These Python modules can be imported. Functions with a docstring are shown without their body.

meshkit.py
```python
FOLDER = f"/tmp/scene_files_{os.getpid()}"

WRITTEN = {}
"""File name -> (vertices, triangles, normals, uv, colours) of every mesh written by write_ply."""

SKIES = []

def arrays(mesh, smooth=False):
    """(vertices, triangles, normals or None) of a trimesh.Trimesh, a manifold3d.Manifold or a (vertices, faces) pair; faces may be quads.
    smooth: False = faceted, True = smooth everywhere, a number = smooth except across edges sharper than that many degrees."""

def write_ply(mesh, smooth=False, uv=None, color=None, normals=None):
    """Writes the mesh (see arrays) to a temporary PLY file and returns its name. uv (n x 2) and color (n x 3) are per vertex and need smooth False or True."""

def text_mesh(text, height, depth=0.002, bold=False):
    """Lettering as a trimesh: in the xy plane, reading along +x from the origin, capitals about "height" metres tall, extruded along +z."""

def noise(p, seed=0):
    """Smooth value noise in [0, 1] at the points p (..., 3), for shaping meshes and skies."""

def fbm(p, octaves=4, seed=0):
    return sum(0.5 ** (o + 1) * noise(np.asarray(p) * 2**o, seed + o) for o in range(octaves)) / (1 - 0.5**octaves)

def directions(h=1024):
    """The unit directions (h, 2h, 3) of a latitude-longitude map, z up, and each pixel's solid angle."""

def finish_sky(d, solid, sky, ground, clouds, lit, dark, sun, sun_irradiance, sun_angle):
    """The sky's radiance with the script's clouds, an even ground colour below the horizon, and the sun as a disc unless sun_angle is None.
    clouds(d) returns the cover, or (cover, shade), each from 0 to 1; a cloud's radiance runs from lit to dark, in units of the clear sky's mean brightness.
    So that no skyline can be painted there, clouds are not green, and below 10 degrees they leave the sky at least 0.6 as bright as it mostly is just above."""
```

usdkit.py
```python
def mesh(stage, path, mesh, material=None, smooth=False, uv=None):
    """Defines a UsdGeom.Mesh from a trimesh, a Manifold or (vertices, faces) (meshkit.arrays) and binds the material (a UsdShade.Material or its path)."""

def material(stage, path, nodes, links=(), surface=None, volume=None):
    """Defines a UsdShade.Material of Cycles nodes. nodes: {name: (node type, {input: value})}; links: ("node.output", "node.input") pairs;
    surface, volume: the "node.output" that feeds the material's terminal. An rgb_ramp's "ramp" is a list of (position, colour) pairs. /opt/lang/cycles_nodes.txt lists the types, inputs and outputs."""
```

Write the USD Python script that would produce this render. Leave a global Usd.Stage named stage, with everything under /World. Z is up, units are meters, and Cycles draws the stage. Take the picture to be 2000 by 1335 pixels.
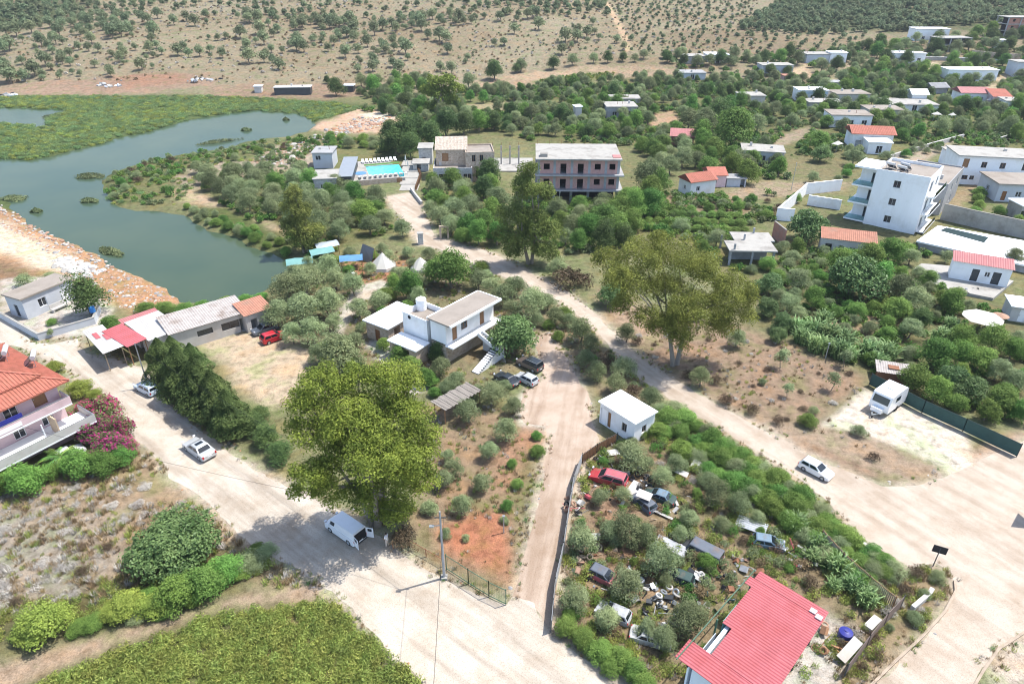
import math, random
import numpy as np, trimesh, manifold3d
import shapely, shapely.geometry as sg
import usdkit, meshkit
from pxr import Usd, UsdGeom, UsdLux, UsdShade, Gf, Sdf, Vt

stage = Usd.Stage.CreateInMemory()
UsdGeom.Xform.Define(stage, '/World')
UsdGeom.Scope.Define(stage, '/World/Looks')

# ------------------------------------------------------------------ camera, sky, sun, exposure
CAM_H, PITCH, FOC = 50.0, math.radians(30), 1333.333
cam = UsdGeom.Camera.Define(stage, '/World/camera')
cam.AddTranslateOp().Set(Gf.Vec3d(0, 0, CAM_H))
cam.AddRotateXOp().Set(60.0)
cam.CreateHorizontalApertureAttr(36.0)
cam.CreateFocalLengthAttr(24.0)
cam.CreateClippingRangeAttr(Gf.Vec2f(0.5, 20000))
cam.CreateExposureAttr(0.86)
SUN_AZ, SUN_EL = math.radians(70), math.radians(63)
SD = np.array([math.sin(SUN_AZ) * math.cos(SUN_EL), math.cos(SUN_AZ) * math.cos(SUN_EL), math.sin(SUN_EL)])
sky_mat = usdkit.material(stage, '/World/Looks/sky_air', {
    's': ('sky_texture', {'sky_type': 'single_scattering', 'sun_disc': False, 'sun_elevation': SUN_EL, 'sun_rotation': SUN_AZ, 'air_density': 1.0, 'aerosol_density': 1.5}),
    'b': ('background_shader', {'strength': 0.15})}, [('s.color', 'b.color')], surface='b.background')
dome = UsdLux.DomeLight.Define(stage, '/World/sky')
UsdShade.MaterialBindingAPI.Apply(dome.GetPrim()).Bind(sky_mat)
dome.GetPrim().SetCustomDataByKey('kind', 'structure')
sun = UsdLux.DistantLight.Define(stage, '/World/sun')
sun.CreateIntensityAttr(1.0); sun.CreateAngleAttr(0.53); sun.CreateNormalizeAttr(True)
sun.CreateColorAttr(Gf.Vec3f(1.0, 0.965, 0.91))
_z = Gf.Vec3d(*SD); _x = Gf.Cross(Gf.Vec3d(0, 0, 1), _z).GetNormalized(); _y = Gf.Cross(_z, _x)
sun.AddTransformOp().Set(Gf.Matrix4d(_x[0], _x[1], _x[2], 0, _y[0], _y[1], _y[2], 0, _z[0], _z[1], _z[2], 0, 0, 0, 0, 1))

# ------------------------------------------------------------------ survey helpers: photograph pixel (2000 x 1335) to a point of the place
CP, SP = math.cos(PITCH), math.sin(PITCH)
def ray(px, py):
    x, y = px - 1000.0, py - 667.5
    return np.array([x, -y * SP + FOC * CP, -y * CP - FOC * SP])
def hill(x, y):
    x = np.asarray(x, float); y = np.asarray(y, float)
    y0 = 283 + 0.02 * x + 12 * np.sin(x / 70.0)
    s = np.maximum(0, y - y0)
    z = 0.115 * s * s / (s + 25.0)
    s2 = np.maximum(0, y - 560)
    z = z + 0.12 * s2 * s2 / (s2 + 120)
    return z + (s / (s + 60)) * 2.2 * (np.sin(x / 43 + y / 60) + 0.6 * np.sin(x / 23 - y / 37 + 1))
def P(px, py, z=0.0):
    """ground point (or the point at height z above flat ground) seen at a photograph pixel"""
    d = ray(px, py)
    t = (z - CAM_H) / d[2] if d[2] < -1e-6 else 1e9
    p = np.array([0, 0, CAM_H]) + t * d
    if p[1] < 270: return p
    lo, hi = 0.05, min(t, 3.0)
    for k in np.linspace(0.15, hi, 400):
        q = np.array([0, 0, CAM_H]) + k * d
        if q[2] < hill(q[0], q[1]) + z: hi = k; break
        lo = k
    for _ in range(40):
        m = (lo + hi) / 2; q = np.array([0, 0, CAM_H]) + m * d
        if q[2] < hill(q[0], q[1]) + z: hi = m
        else: lo = m
    return np.array([0, 0, CAM_H]) + hi * d
def pix(p):
    x, y, z = p[0], p[1], p[2] - CAM_H
    dpt = y * CP - z * SP
    return 1000 + FOC * x / dpt, 667.5 - FOC * (y * SP + z * CP) / dpt, dpt
def PP(pts, z=0.0): return np.array([P(a, b, z)[:2] for a, b in pts])

# ------------------------------------------------------------------ prims, names, labels
_used = {}
def numbered(parent, name):
    n = _used.get((parent, name), 0); _used[(parent, name)] = n + 1
    return f'{parent}/{name}' if n == 0 else f'{parent}/{name}_{n:03d}'
def tag(prim, label=None, cat=None, group=None, kind=None):
    for k, v in (('label', label), ('category', cat), ('group', group), ('kind', kind)):
        if v: prim.SetCustomDataByKey(k, v)
    return prim
def thing(name, label, cat, loc=(0, 0, 0), rot=0.0, group=None, kind=None, scale=None, quiet=False):
    path = numbered('/World', name)
    x = UsdGeom.Xform.Define(stage, path)
    x.AddTranslateOp().Set(Gf.Vec3d(*map(float, loc)))
    if rot: x.AddRotateZOp().Set(math.degrees(rot))
    if scale is not None: x.AddScaleOp().Set(Gf.Vec3f(*(map(float, scale) if np.ndim(scale) else (float(scale),) * 3)))
    tag(x.GetPrim(), label, cat, group, kind)
    return path
class MB:
    """collects faces of ONE mesh"""
    def __init__(s): s.v, s.f, s.n = [], [], 0
    def add(s, v, f):
        v = np.asarray(v, float); f = np.asarray(f, int)
        if f.shape[1] == 4: f = np.vstack([f[:, [0, 1, 2]], f[:, [0, 2, 3]]])
        s.v.append(v); s.f.append(f + s.n); s.n += len(v); return s
    def tm(s, m): return s.add(m.vertices, m.faces)
    def man(s, m):
        q = m.to_mesh(); return s.add(q.vert_properties[:, :3], q.tri_verts)
    def box(s, x0, x1, y0, y1, z0, z1):
        v = [(x, y, z) for z in (z0, z1) for y in (y0, y1) for x in (x0, x1)]
        return s.add(v, [(0, 2, 3, 1), (4, 5, 7, 6), (0, 1, 5, 4), (2, 6, 7, 3), (0, 4, 6, 2), (1, 3, 7, 5)])
    def bar(s, a, b, w, h=None, up=(0, 0, 1)):
        """square bar from a to b"""
        a, b = np.asarray(a, float), np.asarray(b, float); h = h or w
        d = (b - a) / np.linalg.norm(b - a); u = np.asarray(up, float)
        if abs(d @ u) > .95: u = np.array([1.0, 0, 0])
        r = np.cross(d, u); r /= np.linalg.norm(r); u = np.cross(r, d)
        v = [p + r * sx * w / 2 + u * sy * h / 2 for p in (a, b) for sx, sy in ((-1, -1), (1, -1), (1, 1), (-1, 1))]
        return s.add(v, [(0, 1, 2, 3), (7, 6, 5, 4), (0, 4, 5, 1), (1, 5, 6, 2), (2, 6, 7, 3), (3, 7, 4, 0)])
    def tube(s, pts, rad, n=6):
        p = np.asarray(pts, float); rad = np.broadcast_to(np.asarray(rad, float), (len(p),))
        t = np.gradient(p, axis=0); t /= np.linalg.norm(t, axis=1, keepdims=True) + 1e-9
        a = np.cross(t, np.where(np.abs(t[:, 2:]) < .9, [0, 0, 1.0], [1.0, 0, 0])); a /= np.linalg.norm(a, axis=1, keepdims=True)
        b = np.cross(t, a); g = np.arange(n) * 2 * np.pi / n
        v = (p[:, None] + rad[:, None, None] * (np.cos(g)[None, :, None] * a[:, None] + np.sin(g)[None, :, None] * b[:, None])).reshape(-1, 3)
        i, j = np.meshgrid(np.arange(len(p) - 1), np.arange(n), indexing='ij')
        q = np.stack([i * n + j, i * n + (j + 1) % n, (i + 1) * n + (j + 1) % n, (i + 1) * n + j], -1).reshape(-1, 4)
        s.add(v, q)
        m = len(p) - 1
        s.add(v[:n], [(0, k + 1, k) for k in range(1, n - 1)]); return s.add(v[m * n:], [(0, k, k + 1) for k in range(1, n - 1)])
    def cyl(s, c, r, h, n=12, axis=2, r2=None):
        c = np.asarray(c, float); e = np.zeros(3); e[axis] = h
        return s.tube([c, c + e], [r, r if r2 is None else r2], n)
    def prism(s, poly, h0, h1, frame=None):
        """vertical prism of a 2-D polygon (or in a frame (o,u,v,w))"""
        g = sg.Polygon(poly) if not isinstance(poly, sg.Polygon) else poly
        m = trimesh.creation.extrude_polygon(g, h1 - h0, engine='earcut'); v = np.array(m.vertices); v[:, 2] += h0
        if frame is not None:
            o, u, w, n = map(np.asarray, frame); v = o + v[:, :1] * u + v[:, 1:2] * w + v[:, 2:] * n
        return s.add(v, m.faces)
    def quad(s, a, b, c, d): return s.add([a, b, c, d], [(0, 1, 2, 3)])
    def mesh(s):
        return np.vstack(s.v), np.vstack(s.f)
def part(parent, name, mb, mat, smooth=False, label=None):
    path = numbered(parent, name); tint = None
    if isinstance(mb, tuple) and len(mb) == 3: mb, tint = mb[:2], mb[2]
    m = usdkit.mesh(stage, path, mb.mesh() if isinstance(mb, MB) else mb, M[mat] if isinstance(mat, str) else mat, smooth=smooth)
    if tint is not None: UsdGeom.PrimvarsAPI(m).CreatePrimvar('tint', Sdf.ValueTypeNames.FloatArray, 'vertex').Set(Vt.FloatArray.FromNumpy(np.asarray(tint, np.float32)))
    if label: m.GetPrim().SetCustomDataByKey('label', label)
    return path
def single(name, mb, mat, label=None, cat=None, group=None, kind=None, smooth=False):
    path = part('/World', name, mb, mat, smooth)
    tag(stage.GetPrimAtPath(path), label, cat, group, kind); return path

# ------------------------------------------------------------------ materials
M = {}
def mat(name, col, rough=.7, var=.25, scale=1.5, bump=0.0, metallic=0.0, spec=.3, dirt=None, detail=6, streak=None, bscale=None, coat=0):
    """paint, plaster, stone ...: colour with two scales of stain noise"""
    c = np.array(col, float); lo, hi = c * (1 - var), np.minimum(c * (1 + var * .6), .95)
    mid = c if dirt is None else np.array(dirt)
    n = {'g': ('texture_coordinate', {}), 'mp': ('mapping', {'scale': streak or (1, 1, 1)}),
         'n': ('noise_texture', {'scale': scale, 'detail': detail, 'roughness': .65}),
         'r': ('rgb_ramp', {'ramp': [(.25, lo), (.5, c), (.75, hi)]}),
         'p': ('principled_bsdf', {'roughness': rough, 'metallic': metallic, 'specular_ior_level': spec, 'coat_weight': coat})}
    l = [('g.object', 'mp.vector'), ('mp.vector', 'n.vector'), ('n.fac', 'r.fac')]
    if dirt is not None:
        n['n2'] = ('noise_texture', {'scale': scale * .37, 'detail': 5, 'roughness': .7})
        n['r2'] = ('rgb_ramp', {'ramp': [(.5, (0, 0, 0)), (.68, (.8, .8, .8))]})
        n['mx'] = ('mix', {'color2': tuple(mid)})
        l += [('g.object', 'n2.vector'), ('n2.fac', 'r2.fac'), ('r2.color', 'mx.fac'), ('r.color', 'mx.color1'), ('mx.color', 'p.base_color')]
    else: l += [('r.color', 'p.base_color')]
    if bump:
        n['nb'] = ('noise_texture', {'scale': bscale or scale * 6, 'detail': 4}); n['b'] = ('bump', {'strength': bump, 'distance': .05})
        l += [('g.object', 'nb.vector'), ('nb.fac', 'b.height'), ('b.normal', 'p.normal')]
    M[name] = usdkit.material(stage, '/World/Looks/' + name, n, l, surface='p.BSDF'); return M[name]
GAIN = 1.1
def leafmat(name, dark, light, rough=.6, trans=.3, hue=.06, spec=.2):
    dark, light = np.array(dark, float) * GAIN, np.array(light, float) * GAIN
    M[name] = usdkit.material(stage, '/World/Looks/' + name, {
        'g': ('attribute', {'attribute': 'tint'}), 'o': ('object_info', {}),
        'r': ('rgb_ramp', {'ramp': [(0, dark), (.55, (dark + light) / 2), (1, light)]}),
        'hm': ('map_range', {'from_min': 0, 'from_max': 1, 'to_min': .5 - hue / 2, 'to_max': .5 + hue / 2}),
        'vm': ('map_range', {'from_min': 0, 'from_max': 1, 'to_min': .75, 'to_max': 1.25}),
        'm7': ('math', {'math_type': 'multiply', 'value2': 7.31}), 'fr': ('math', {'math_type': 'fraction'}),
        'h': ('hsv', {}), 'p': ('principled_bsdf', {'roughness': rough, 'specular_ior_level': spec}),
        't': ('translucent_bsdf', {}), 'mx': ('mix_closure', {'fac': trans})},
        [('g.fac', 'r.fac'), ('o.random', 'hm.value'), ('o.random', 'm7.value1'), ('m7.value', 'fr.value1'), ('fr.value', 'vm.value'),
         ('r.color', 'h.color'), ('hm.result', 'h.hue'), ('vm.result', 'h.value'), ('h.color', 'p.base_color'), ('h.color', 't.color'),
         ('p.BSDF', 'mx.closure1'), ('t.BSDF', 'mx.closure2')], surface='mx.closure')
    return M[name]

mat('concrete', (.25, .235, .21), .85, .2, .8, .3, dirt=(.17, .155, .135))
mat('concrete_pale', (.33, .315, .285), .85, .15, .8, .3, dirt=(.19, .175, .155))
mat('concrete_grey', (.30, .30, .30), .85, .2, .8, .3, dirt=(.2, .2, .2))
mat('roof_slab', (.27, .235, .20), .9, .18, .5, .3, dirt=(.20, .165, .13))
mat('white_wall', (.76, .76, .76), .7, .05, .9, .1, dirt=(.65, .635, .61), streak=(1, 1, .14))
mat('white_paint', (.80, .80, .79), .6, .04, .8, .05)
mat('white_old', (.46, .44, .41), .8, .15, .8, .2, dirt=(.42, .37, .32))
mat('pink_wall', (.60, .44, .45), .75, .08, .8, .1, dirt=(.46, .33, .33))
mat('grey_wall', (.44, .46, .49), .8, .1, .8, .15, dirt=(.42, .43, .44))
mat('blue_wall', (.62, .68, .74), .8, .08, .8, .1)
mat('tan_wall', (.48, .36, .25), .8, .12, .8, .2)
mat('brick_wall', (.36, .17, .12), .85, .2, 1.5, .3, dirt=(.28, .2, .16))
mat('tile_red', (.37, .125, .085), .75, .3, 2.0, .2, dirt=(.27, .10, .06))
mat('tile_old', (.36, .17, .115), .85, .3, 1.2, .25, dirt=(.25, .17, .125))
mat('metal_red', (.42, .115, .125), .6, .22, .6, 0, spec=.2, dirt=(.36, .085, .085), streak=(1, .3, 1))
mat('metal_red_far', (.38, .15, .145), .6, .15, .5, 0, dirt=(.42, .2, .17))
mat('metal_white', (.50, .49, .48), .5, .08, .5, 0, dirt=(.38, .35, .32), streak=(1, .3, 1))
mat('metal_grey', (.36, .40, .43), .45, .12, .5, 0, metallic=.2, dirt=(.26, .27, .28), streak=(1, .3, 1))
mat('asbestos', (.37, .335, .31), .9, .3, 1.2, .4, dirt=(.17, .12, .09))
mat('rust', (.22, .10, .055), .85, .35, 2, .3)
mat('wood', (.26, .14, .07), .7, .25, 3, .15, streak=(1, 1, .2))
mat('door_brown', (.20, .085, .035), .5, .15, 3, .1)
mat('wood_pale', (.30, .235, .165), .8, .25, 3, .2)
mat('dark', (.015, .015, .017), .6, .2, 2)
mat('steel_dark', (.06, .065, .07), .5, .2, 2, metallic=.4)
mat('steel_green', (.06, .12, .075), .5, .2, 2)
mat('steel_grey', (.33, .35, .36), .45, .15, 2, metallic=.6)
mat('galv', (.40, .42, .43), .4, .12, 2, metallic=.6)
mat('rubber', (.02, .02, .02), .85, .2, 4)
mat('tank_blue', (.03, .18, .48), .4, .1, 2)
mat('blue_deep', (.03, .035, .22), .45, .2, 2)
mat('tarp_blue', (.09, .22, .42), .6, .15, 1.5, .4)
mat('tarp_teal', (.15, .31, .29), .6, .12, 1.5, .4)
mat('canvas', (.52, .50, .45), .85, .06, 1.2, .2, dirt=(.44, .41, .36))
mat('canvas_dark', (.15, .15, .15), .85, .15, 1.2, .2)
mat('orange', (.55, .22, .06), .6, .2, 2)
mat('bark', (.20, .165, .13), .9, .35, 3, .6, streak=(1, 1, .25))
mat('bark_pale', (.25, .215, .175), .85, .35, 3, .5, streak=(1, 1, .25))
mat('stone_white', (.40, .375, .335), .9, .25, 1.5, .5)
mat('stone_pink', (.34, .21, .145), .9, .3, 1.5, .5)
mat('stone_earth', (.33, .18, .10), .9, .3, 1.5, .5)
mat('stone_grey', (.28, .27, .26), .9, .3, 1.5, .5)
mat('skin', (.42, .26, .18), .6, .1, 4)
mat('cloth_white', (.72, .71, .70), .9, .05, 4)
mat('cloth_pale', (.55, .47, .40), .9, .1, 4)
mat('hair', (.02, .015, .012), .6, .1, 4)
mat('flower_pink', (.40, .05, .14), .6, .3, 5)
mat('yellow', (.62, .48, .10), .6, .2, 2)
mat('scrap_grey', (.34, .35, .36), .6, .35, 1.0, .1, dirt=(.2, .16, .12))
mat('scrap_white', (.42, .41, .39), .6, .2, 1.0, .1, dirt=(.40, .33, .25))
for nm, c in (('paint_white', (.74, .75, .76)), ('paint_silver', (.42, .43, .43)), ('paint_red', (.45, .02, .03)), ('paint_rose', (.50, .09, .12)), ('paint_dark', (.025, .03, .035)),
              ('paint_bluegrey', (.13, .20, .26)), ('paint_green', (.03, .07, .07)), ('paint_brown', (.10, .08, .07)), ('paint_lightblue', (.50, .60, .68)), ('paint_steel', (.10, .12, .15))):
    mat(nm, c, .32, .05, 1.0, 0, metallic=.15, spec=.5, coat=.5)
M['car_glass'] = usdkit.material(stage, '/World/Looks/car_glass', {'p': ('principled_bsdf', {'base_color': (.012, .016, .02), 'roughness': .06, 'specular_ior_level': .7})}, [], surface='p.BSDF')
M['window_glass'] = usdkit.material(stage, '/World/Looks/window_glass', {'g': ('texture_coordinate', {}), 'n': ('noise_texture', {'scale': .9}), 'r': ('rgb_ramp', {'ramp': [(.3, (.012, .014, .018)), (.7, (.05, .055, .06))]}), 'p': ('principled_bsdf', {'roughness': .08, 'specular_ior_level': .5})}, [('g.object', 'n.vector'), ('n.fac', 'r.fac'), ('r.color', 'p.base_color')], surface='p.BSDF')
M['balustrade_glass'] = usdkit.material(stage, '/World/Looks/balustrade_glass', {'f': ('fresnel', {'IOR': 1.5}), 't': ('transparent_bsdf', {'color': (.62, .78, .80)}), 'g': ('glossy_bsdf', {'roughness': .03}), 'm': ('mix_closure', {})}, [('f.fac', 'm.fac'), ('t.BSDF', 'm.closure1'), ('g.BSDF', 'm.closure2')], surface='m.closure')
M['lamp_red'] = usdkit.material(stage, '/World/Looks/lamp_red', {'p': ('principled_bsdf', {'base_color': (.4, .01, .01), 'roughness': .2})}, [], surface='p.BSDF')
M['lamp_clear'] = usdkit.material(stage, '/World/Looks/lamp_clear', {'p': ('principled_bsdf', {'base_color': (.7, .72, .75), 'roughness': .12, 'metallic': .3})}, [], surface='p.BSDF')
M['solar'] = usdkit.material(stage, '/World/Looks/solar', {'p': ('principled_bsdf', {'base_color': (.02, .03, .05), 'roughness': .12})}, [], surface='p.BSDF')
for nm, c in (('wreck_red', (.34, .03, .035)), ('wreck_rose', (.40, .10, .12)), ('wreck_green', (.03, .06, .055)), ('wreck_blue', (.13, .19, .24)), ('wreck_dark', (.03, .034, .038)), ('wreck_steel', (.10, .115, .14)), ('wreck_white', (.42, .42, .40))):
    mat(nm, c, .55, .3, 1.6, .1, dirt=(.17, .115, .075))
def stonemat(name, cols, scale, mortar, grout=.06, bump=.6, rough=.9):
    """coursed rubble: voronoi stones with recessed joints"""
    M[name] = usdkit.material(stage, '/World/Looks/' + name, {
        'g': ('texture_coordinate', {}), 'mp': ('mapping', {'scale': (1, 1, 1.5)}), 'v': ('voronoi_texture', {'scale': scale}), 'e': ('voronoi_texture', {'scale': scale, 'feature': 'distance_to_edge'}),
        's': ('separate_color', {}), 'r': ('rgb_ramp', {'ramp': list(zip(np.linspace(0, 1, len(cols)), cols))}),
        'er': ('rgb_ramp', {'ramp': [(0, (0, 0, 0)), (grout, (1, 1, 1))]}), 'mx': ('mix', {'color1': mortar}), 'b': ('bump', {'strength': bump, 'distance': .04}),
        'p': ('principled_bsdf', {'roughness': rough, 'specular_ior_level': .2})},
        [('g.object', 'mp.vector'), ('mp.vector', 'v.vector'), ('mp.vector', 'e.vector'), ('v.color', 's.color'), ('s.r', 'r.fac'), ('e.distance', 'er.fac'), ('er.color', 'mx.fac'),
         ('r.color', 'mx.color2'), ('mx.color', 'p.base_color'), ('er.color', 'b.height'), ('b.normal', 'p.normal')], surface='p.BSDF')
stonemat('stone_wall', [(.28, .22, .16), (.38, .31, .23), (.46, .39, .31), (.33, .26, .2)], 3.2, (.42, .37, .31))
stonemat('stone_wall_grey', [(.34, .33, .32), (.45, .43, .41), (.52, .50, .47), (.40, .38, .36)], 3.0, (.46, .44, .41))
stonemat('stone_wall_warm', [(.34, .25, .18), (.46, .35, .26), (.54, .43, .33), (.40, .30, .22)], 2.6, (.45, .38, .30))
stonemat('stone_tiles', [(.36, .30, .24), (.44, .38, .31), (.50, .44, .37), (.33, .27, .22)], 2.2, (.25, .21, .17), bump=.5)
mat('kerb_stone', (.36, .29, .22), .9, .25, 1.2, .3, dirt=(.25, .19, .13))
mat('pool_dark', (.02, .04, .04), .6, .2, 1, spec=.1)
mat('lawn', (.07, .16, .035), .9, .3, 3)
mat('thatch', (.22, .195, .17), .9, .35, 4, .3, streak=(1, .2, 1))
mat('screen_green', (.035, .075, .065), .8, .2, 1.5)
mat('fence_brown', (.20, .145, .12), .8, .2, 1.5)
mat('block_red', (.42, .24, .21), .9, .25, 3.0, .4, dirt=(.34, .25, .22))
# ------------------------------------------------------------------ the lie of the land: outlines surveyed from the photograph
def poly(pts): return sg.Polygon(PP(pts)).buffer(0)
def wobble(pg, amp, step=1.2):
    pts = np.array(shapely.segmentize(pg, step).exterior.coords)[:-1]; t = np.roll(pts, -1, 0) - np.roll(pts, 1, 0); t /= np.linalg.norm(t, axis=1, keepdims=True) + 1e-9
    nz = meshkit.fbm(np.c_[pts / 5.0, 0 * pts[:, 0]], 4, 2) - .5; return sg.Polygon(pts + np.c_[t[:, 1], -t[:, 0]] * (nz * 2 * amp)[:, None]).buffer(0)
LAGOON = wobble(poly([(-90, 306), (0, 308), (60, 310), (100, 303), (200, 277), (280, 255), (360, 235), (440, 220), (500, 213), (540, 216), (580, 221), (606, 229), (614, 240), (590, 255), (560, 263), (520, 268), (470, 275), (455, 283), (400, 291), (340, 299), (270, 315), (225, 330), (196, 347), (194, 366), (204, 386), (218, 402), (270, 407), (330, 412), (352, 419), (372, 432), (420, 452), (470, 472), (520, 492), (556, 508), (560, 522), (530, 548), (500, 572), (450, 581), (400, 585), (356, 582), (350, 566), (310, 547), (258, 527), (222, 513), (180, 488), (130, 467), (92, 447), (62, 432), (35, 414), (20, 399), (0, 378), (-90, 340)]), 1.9)
POND = poly([(-90, 207), (0, 208), (60, 210), (120, 212), (135, 214), (96, 224), (83, 238), (112, 248), (60, 243), (0, 238), (-90, 236)])
WATER = LAGOON.union(POND)
MAIN_ROAD = poly([(-60, 575), (-20, 600), (0, 612), (30, 640), (62, 668), (100, 672), (150, 662), (165, 690), (240, 706), (285, 722), (330, 792), (420, 862), (520, 930), (600, 965), (700, 1015), (760, 1062), (860, 1130), (945, 1165), (992, 1184), (1003, 1165), (1040, 1180), (1074, 1236), (1150, 1290), (1240, 1337), (1300, 1400), (900, 1400), (832, 1337), (765, 1280), (684, 1190), (622, 1135), (540, 1092), (480, 1052), (400, 978), (335, 930), (296, 882), (256, 850), (196, 782), (130, 718), (60, 690), (0, 668), (-60, 640)])
LANE = poly([(1001, 1168), (1030, 1052), (1063, 920), (1073, 870), (1066, 832), (1022, 826), (1012, 800), (1024, 764), (1062, 742), (1054, 704), (1044, 662), (1074, 650), (1100, 690), (1130, 738), (1150, 780), (1160, 830), (1172, 862), (1140, 900), (1120, 970), (1097, 1100), (1074, 1236), (1040, 1180)])
ROAD2 = poly([(755, 385), (800, 376), (822, 396), (836, 430), (852, 462), (900, 474), (950, 490), (1000, 513), (1060, 545), (1112, 572), (1160, 606), (1204, 652), (1246, 692), (1304, 732), (1364, 770), (1432, 808), (1504, 845), (1564, 882), (1644, 917), (1722, 947), (1802, 945), (1900, 905), (2000, 862), (2090, 826), (2090, 1215), (2000, 1234), (1940, 1268), (1895, 1340), (1870, 1400), (1690, 1400), (1714, 1337), (1780, 1264), (1852, 1190), (1872, 1150), (1864, 1118), (1826, 1096), (1762, 1118), (1702, 1073), (1662, 1030), (1612, 976), (1552, 930), (1482, 882), (1402, 832), (1342, 800), (1292, 768), (1242, 730), (1202, 692), (1170, 655), (1130, 618), (1080, 582), (1020, 552), (960, 532), (900, 507), (862, 488), (820, 478), (800, 440), (770, 408)])
PARKING = poly([(386, 668), (480, 646), (570, 655), (612, 690), (600, 735), (566, 775), (520, 800), (470, 752), (436, 704)])
PAD = poly([(1612, 828), (1690, 762), (1760, 790), (1830, 820), (1890, 850), (1896, 905), (1860, 918), (1780, 878), (1680, 842)])
PAD2 = poly([(1010, 800), (1022, 768), (1062, 745), (1084, 790), (1068, 830), (1022, 824)])
HOUSE_PATHS = poly([(640, 655), (655, 620), (700, 560), (745, 545), (770, 560), (720, 585), (690, 620), (660, 668)])
GARDEN_TERRACE = poly([(716, 668), (760, 660), (800, 720), (830, 760), (800, 770), (760, 720)])
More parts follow.
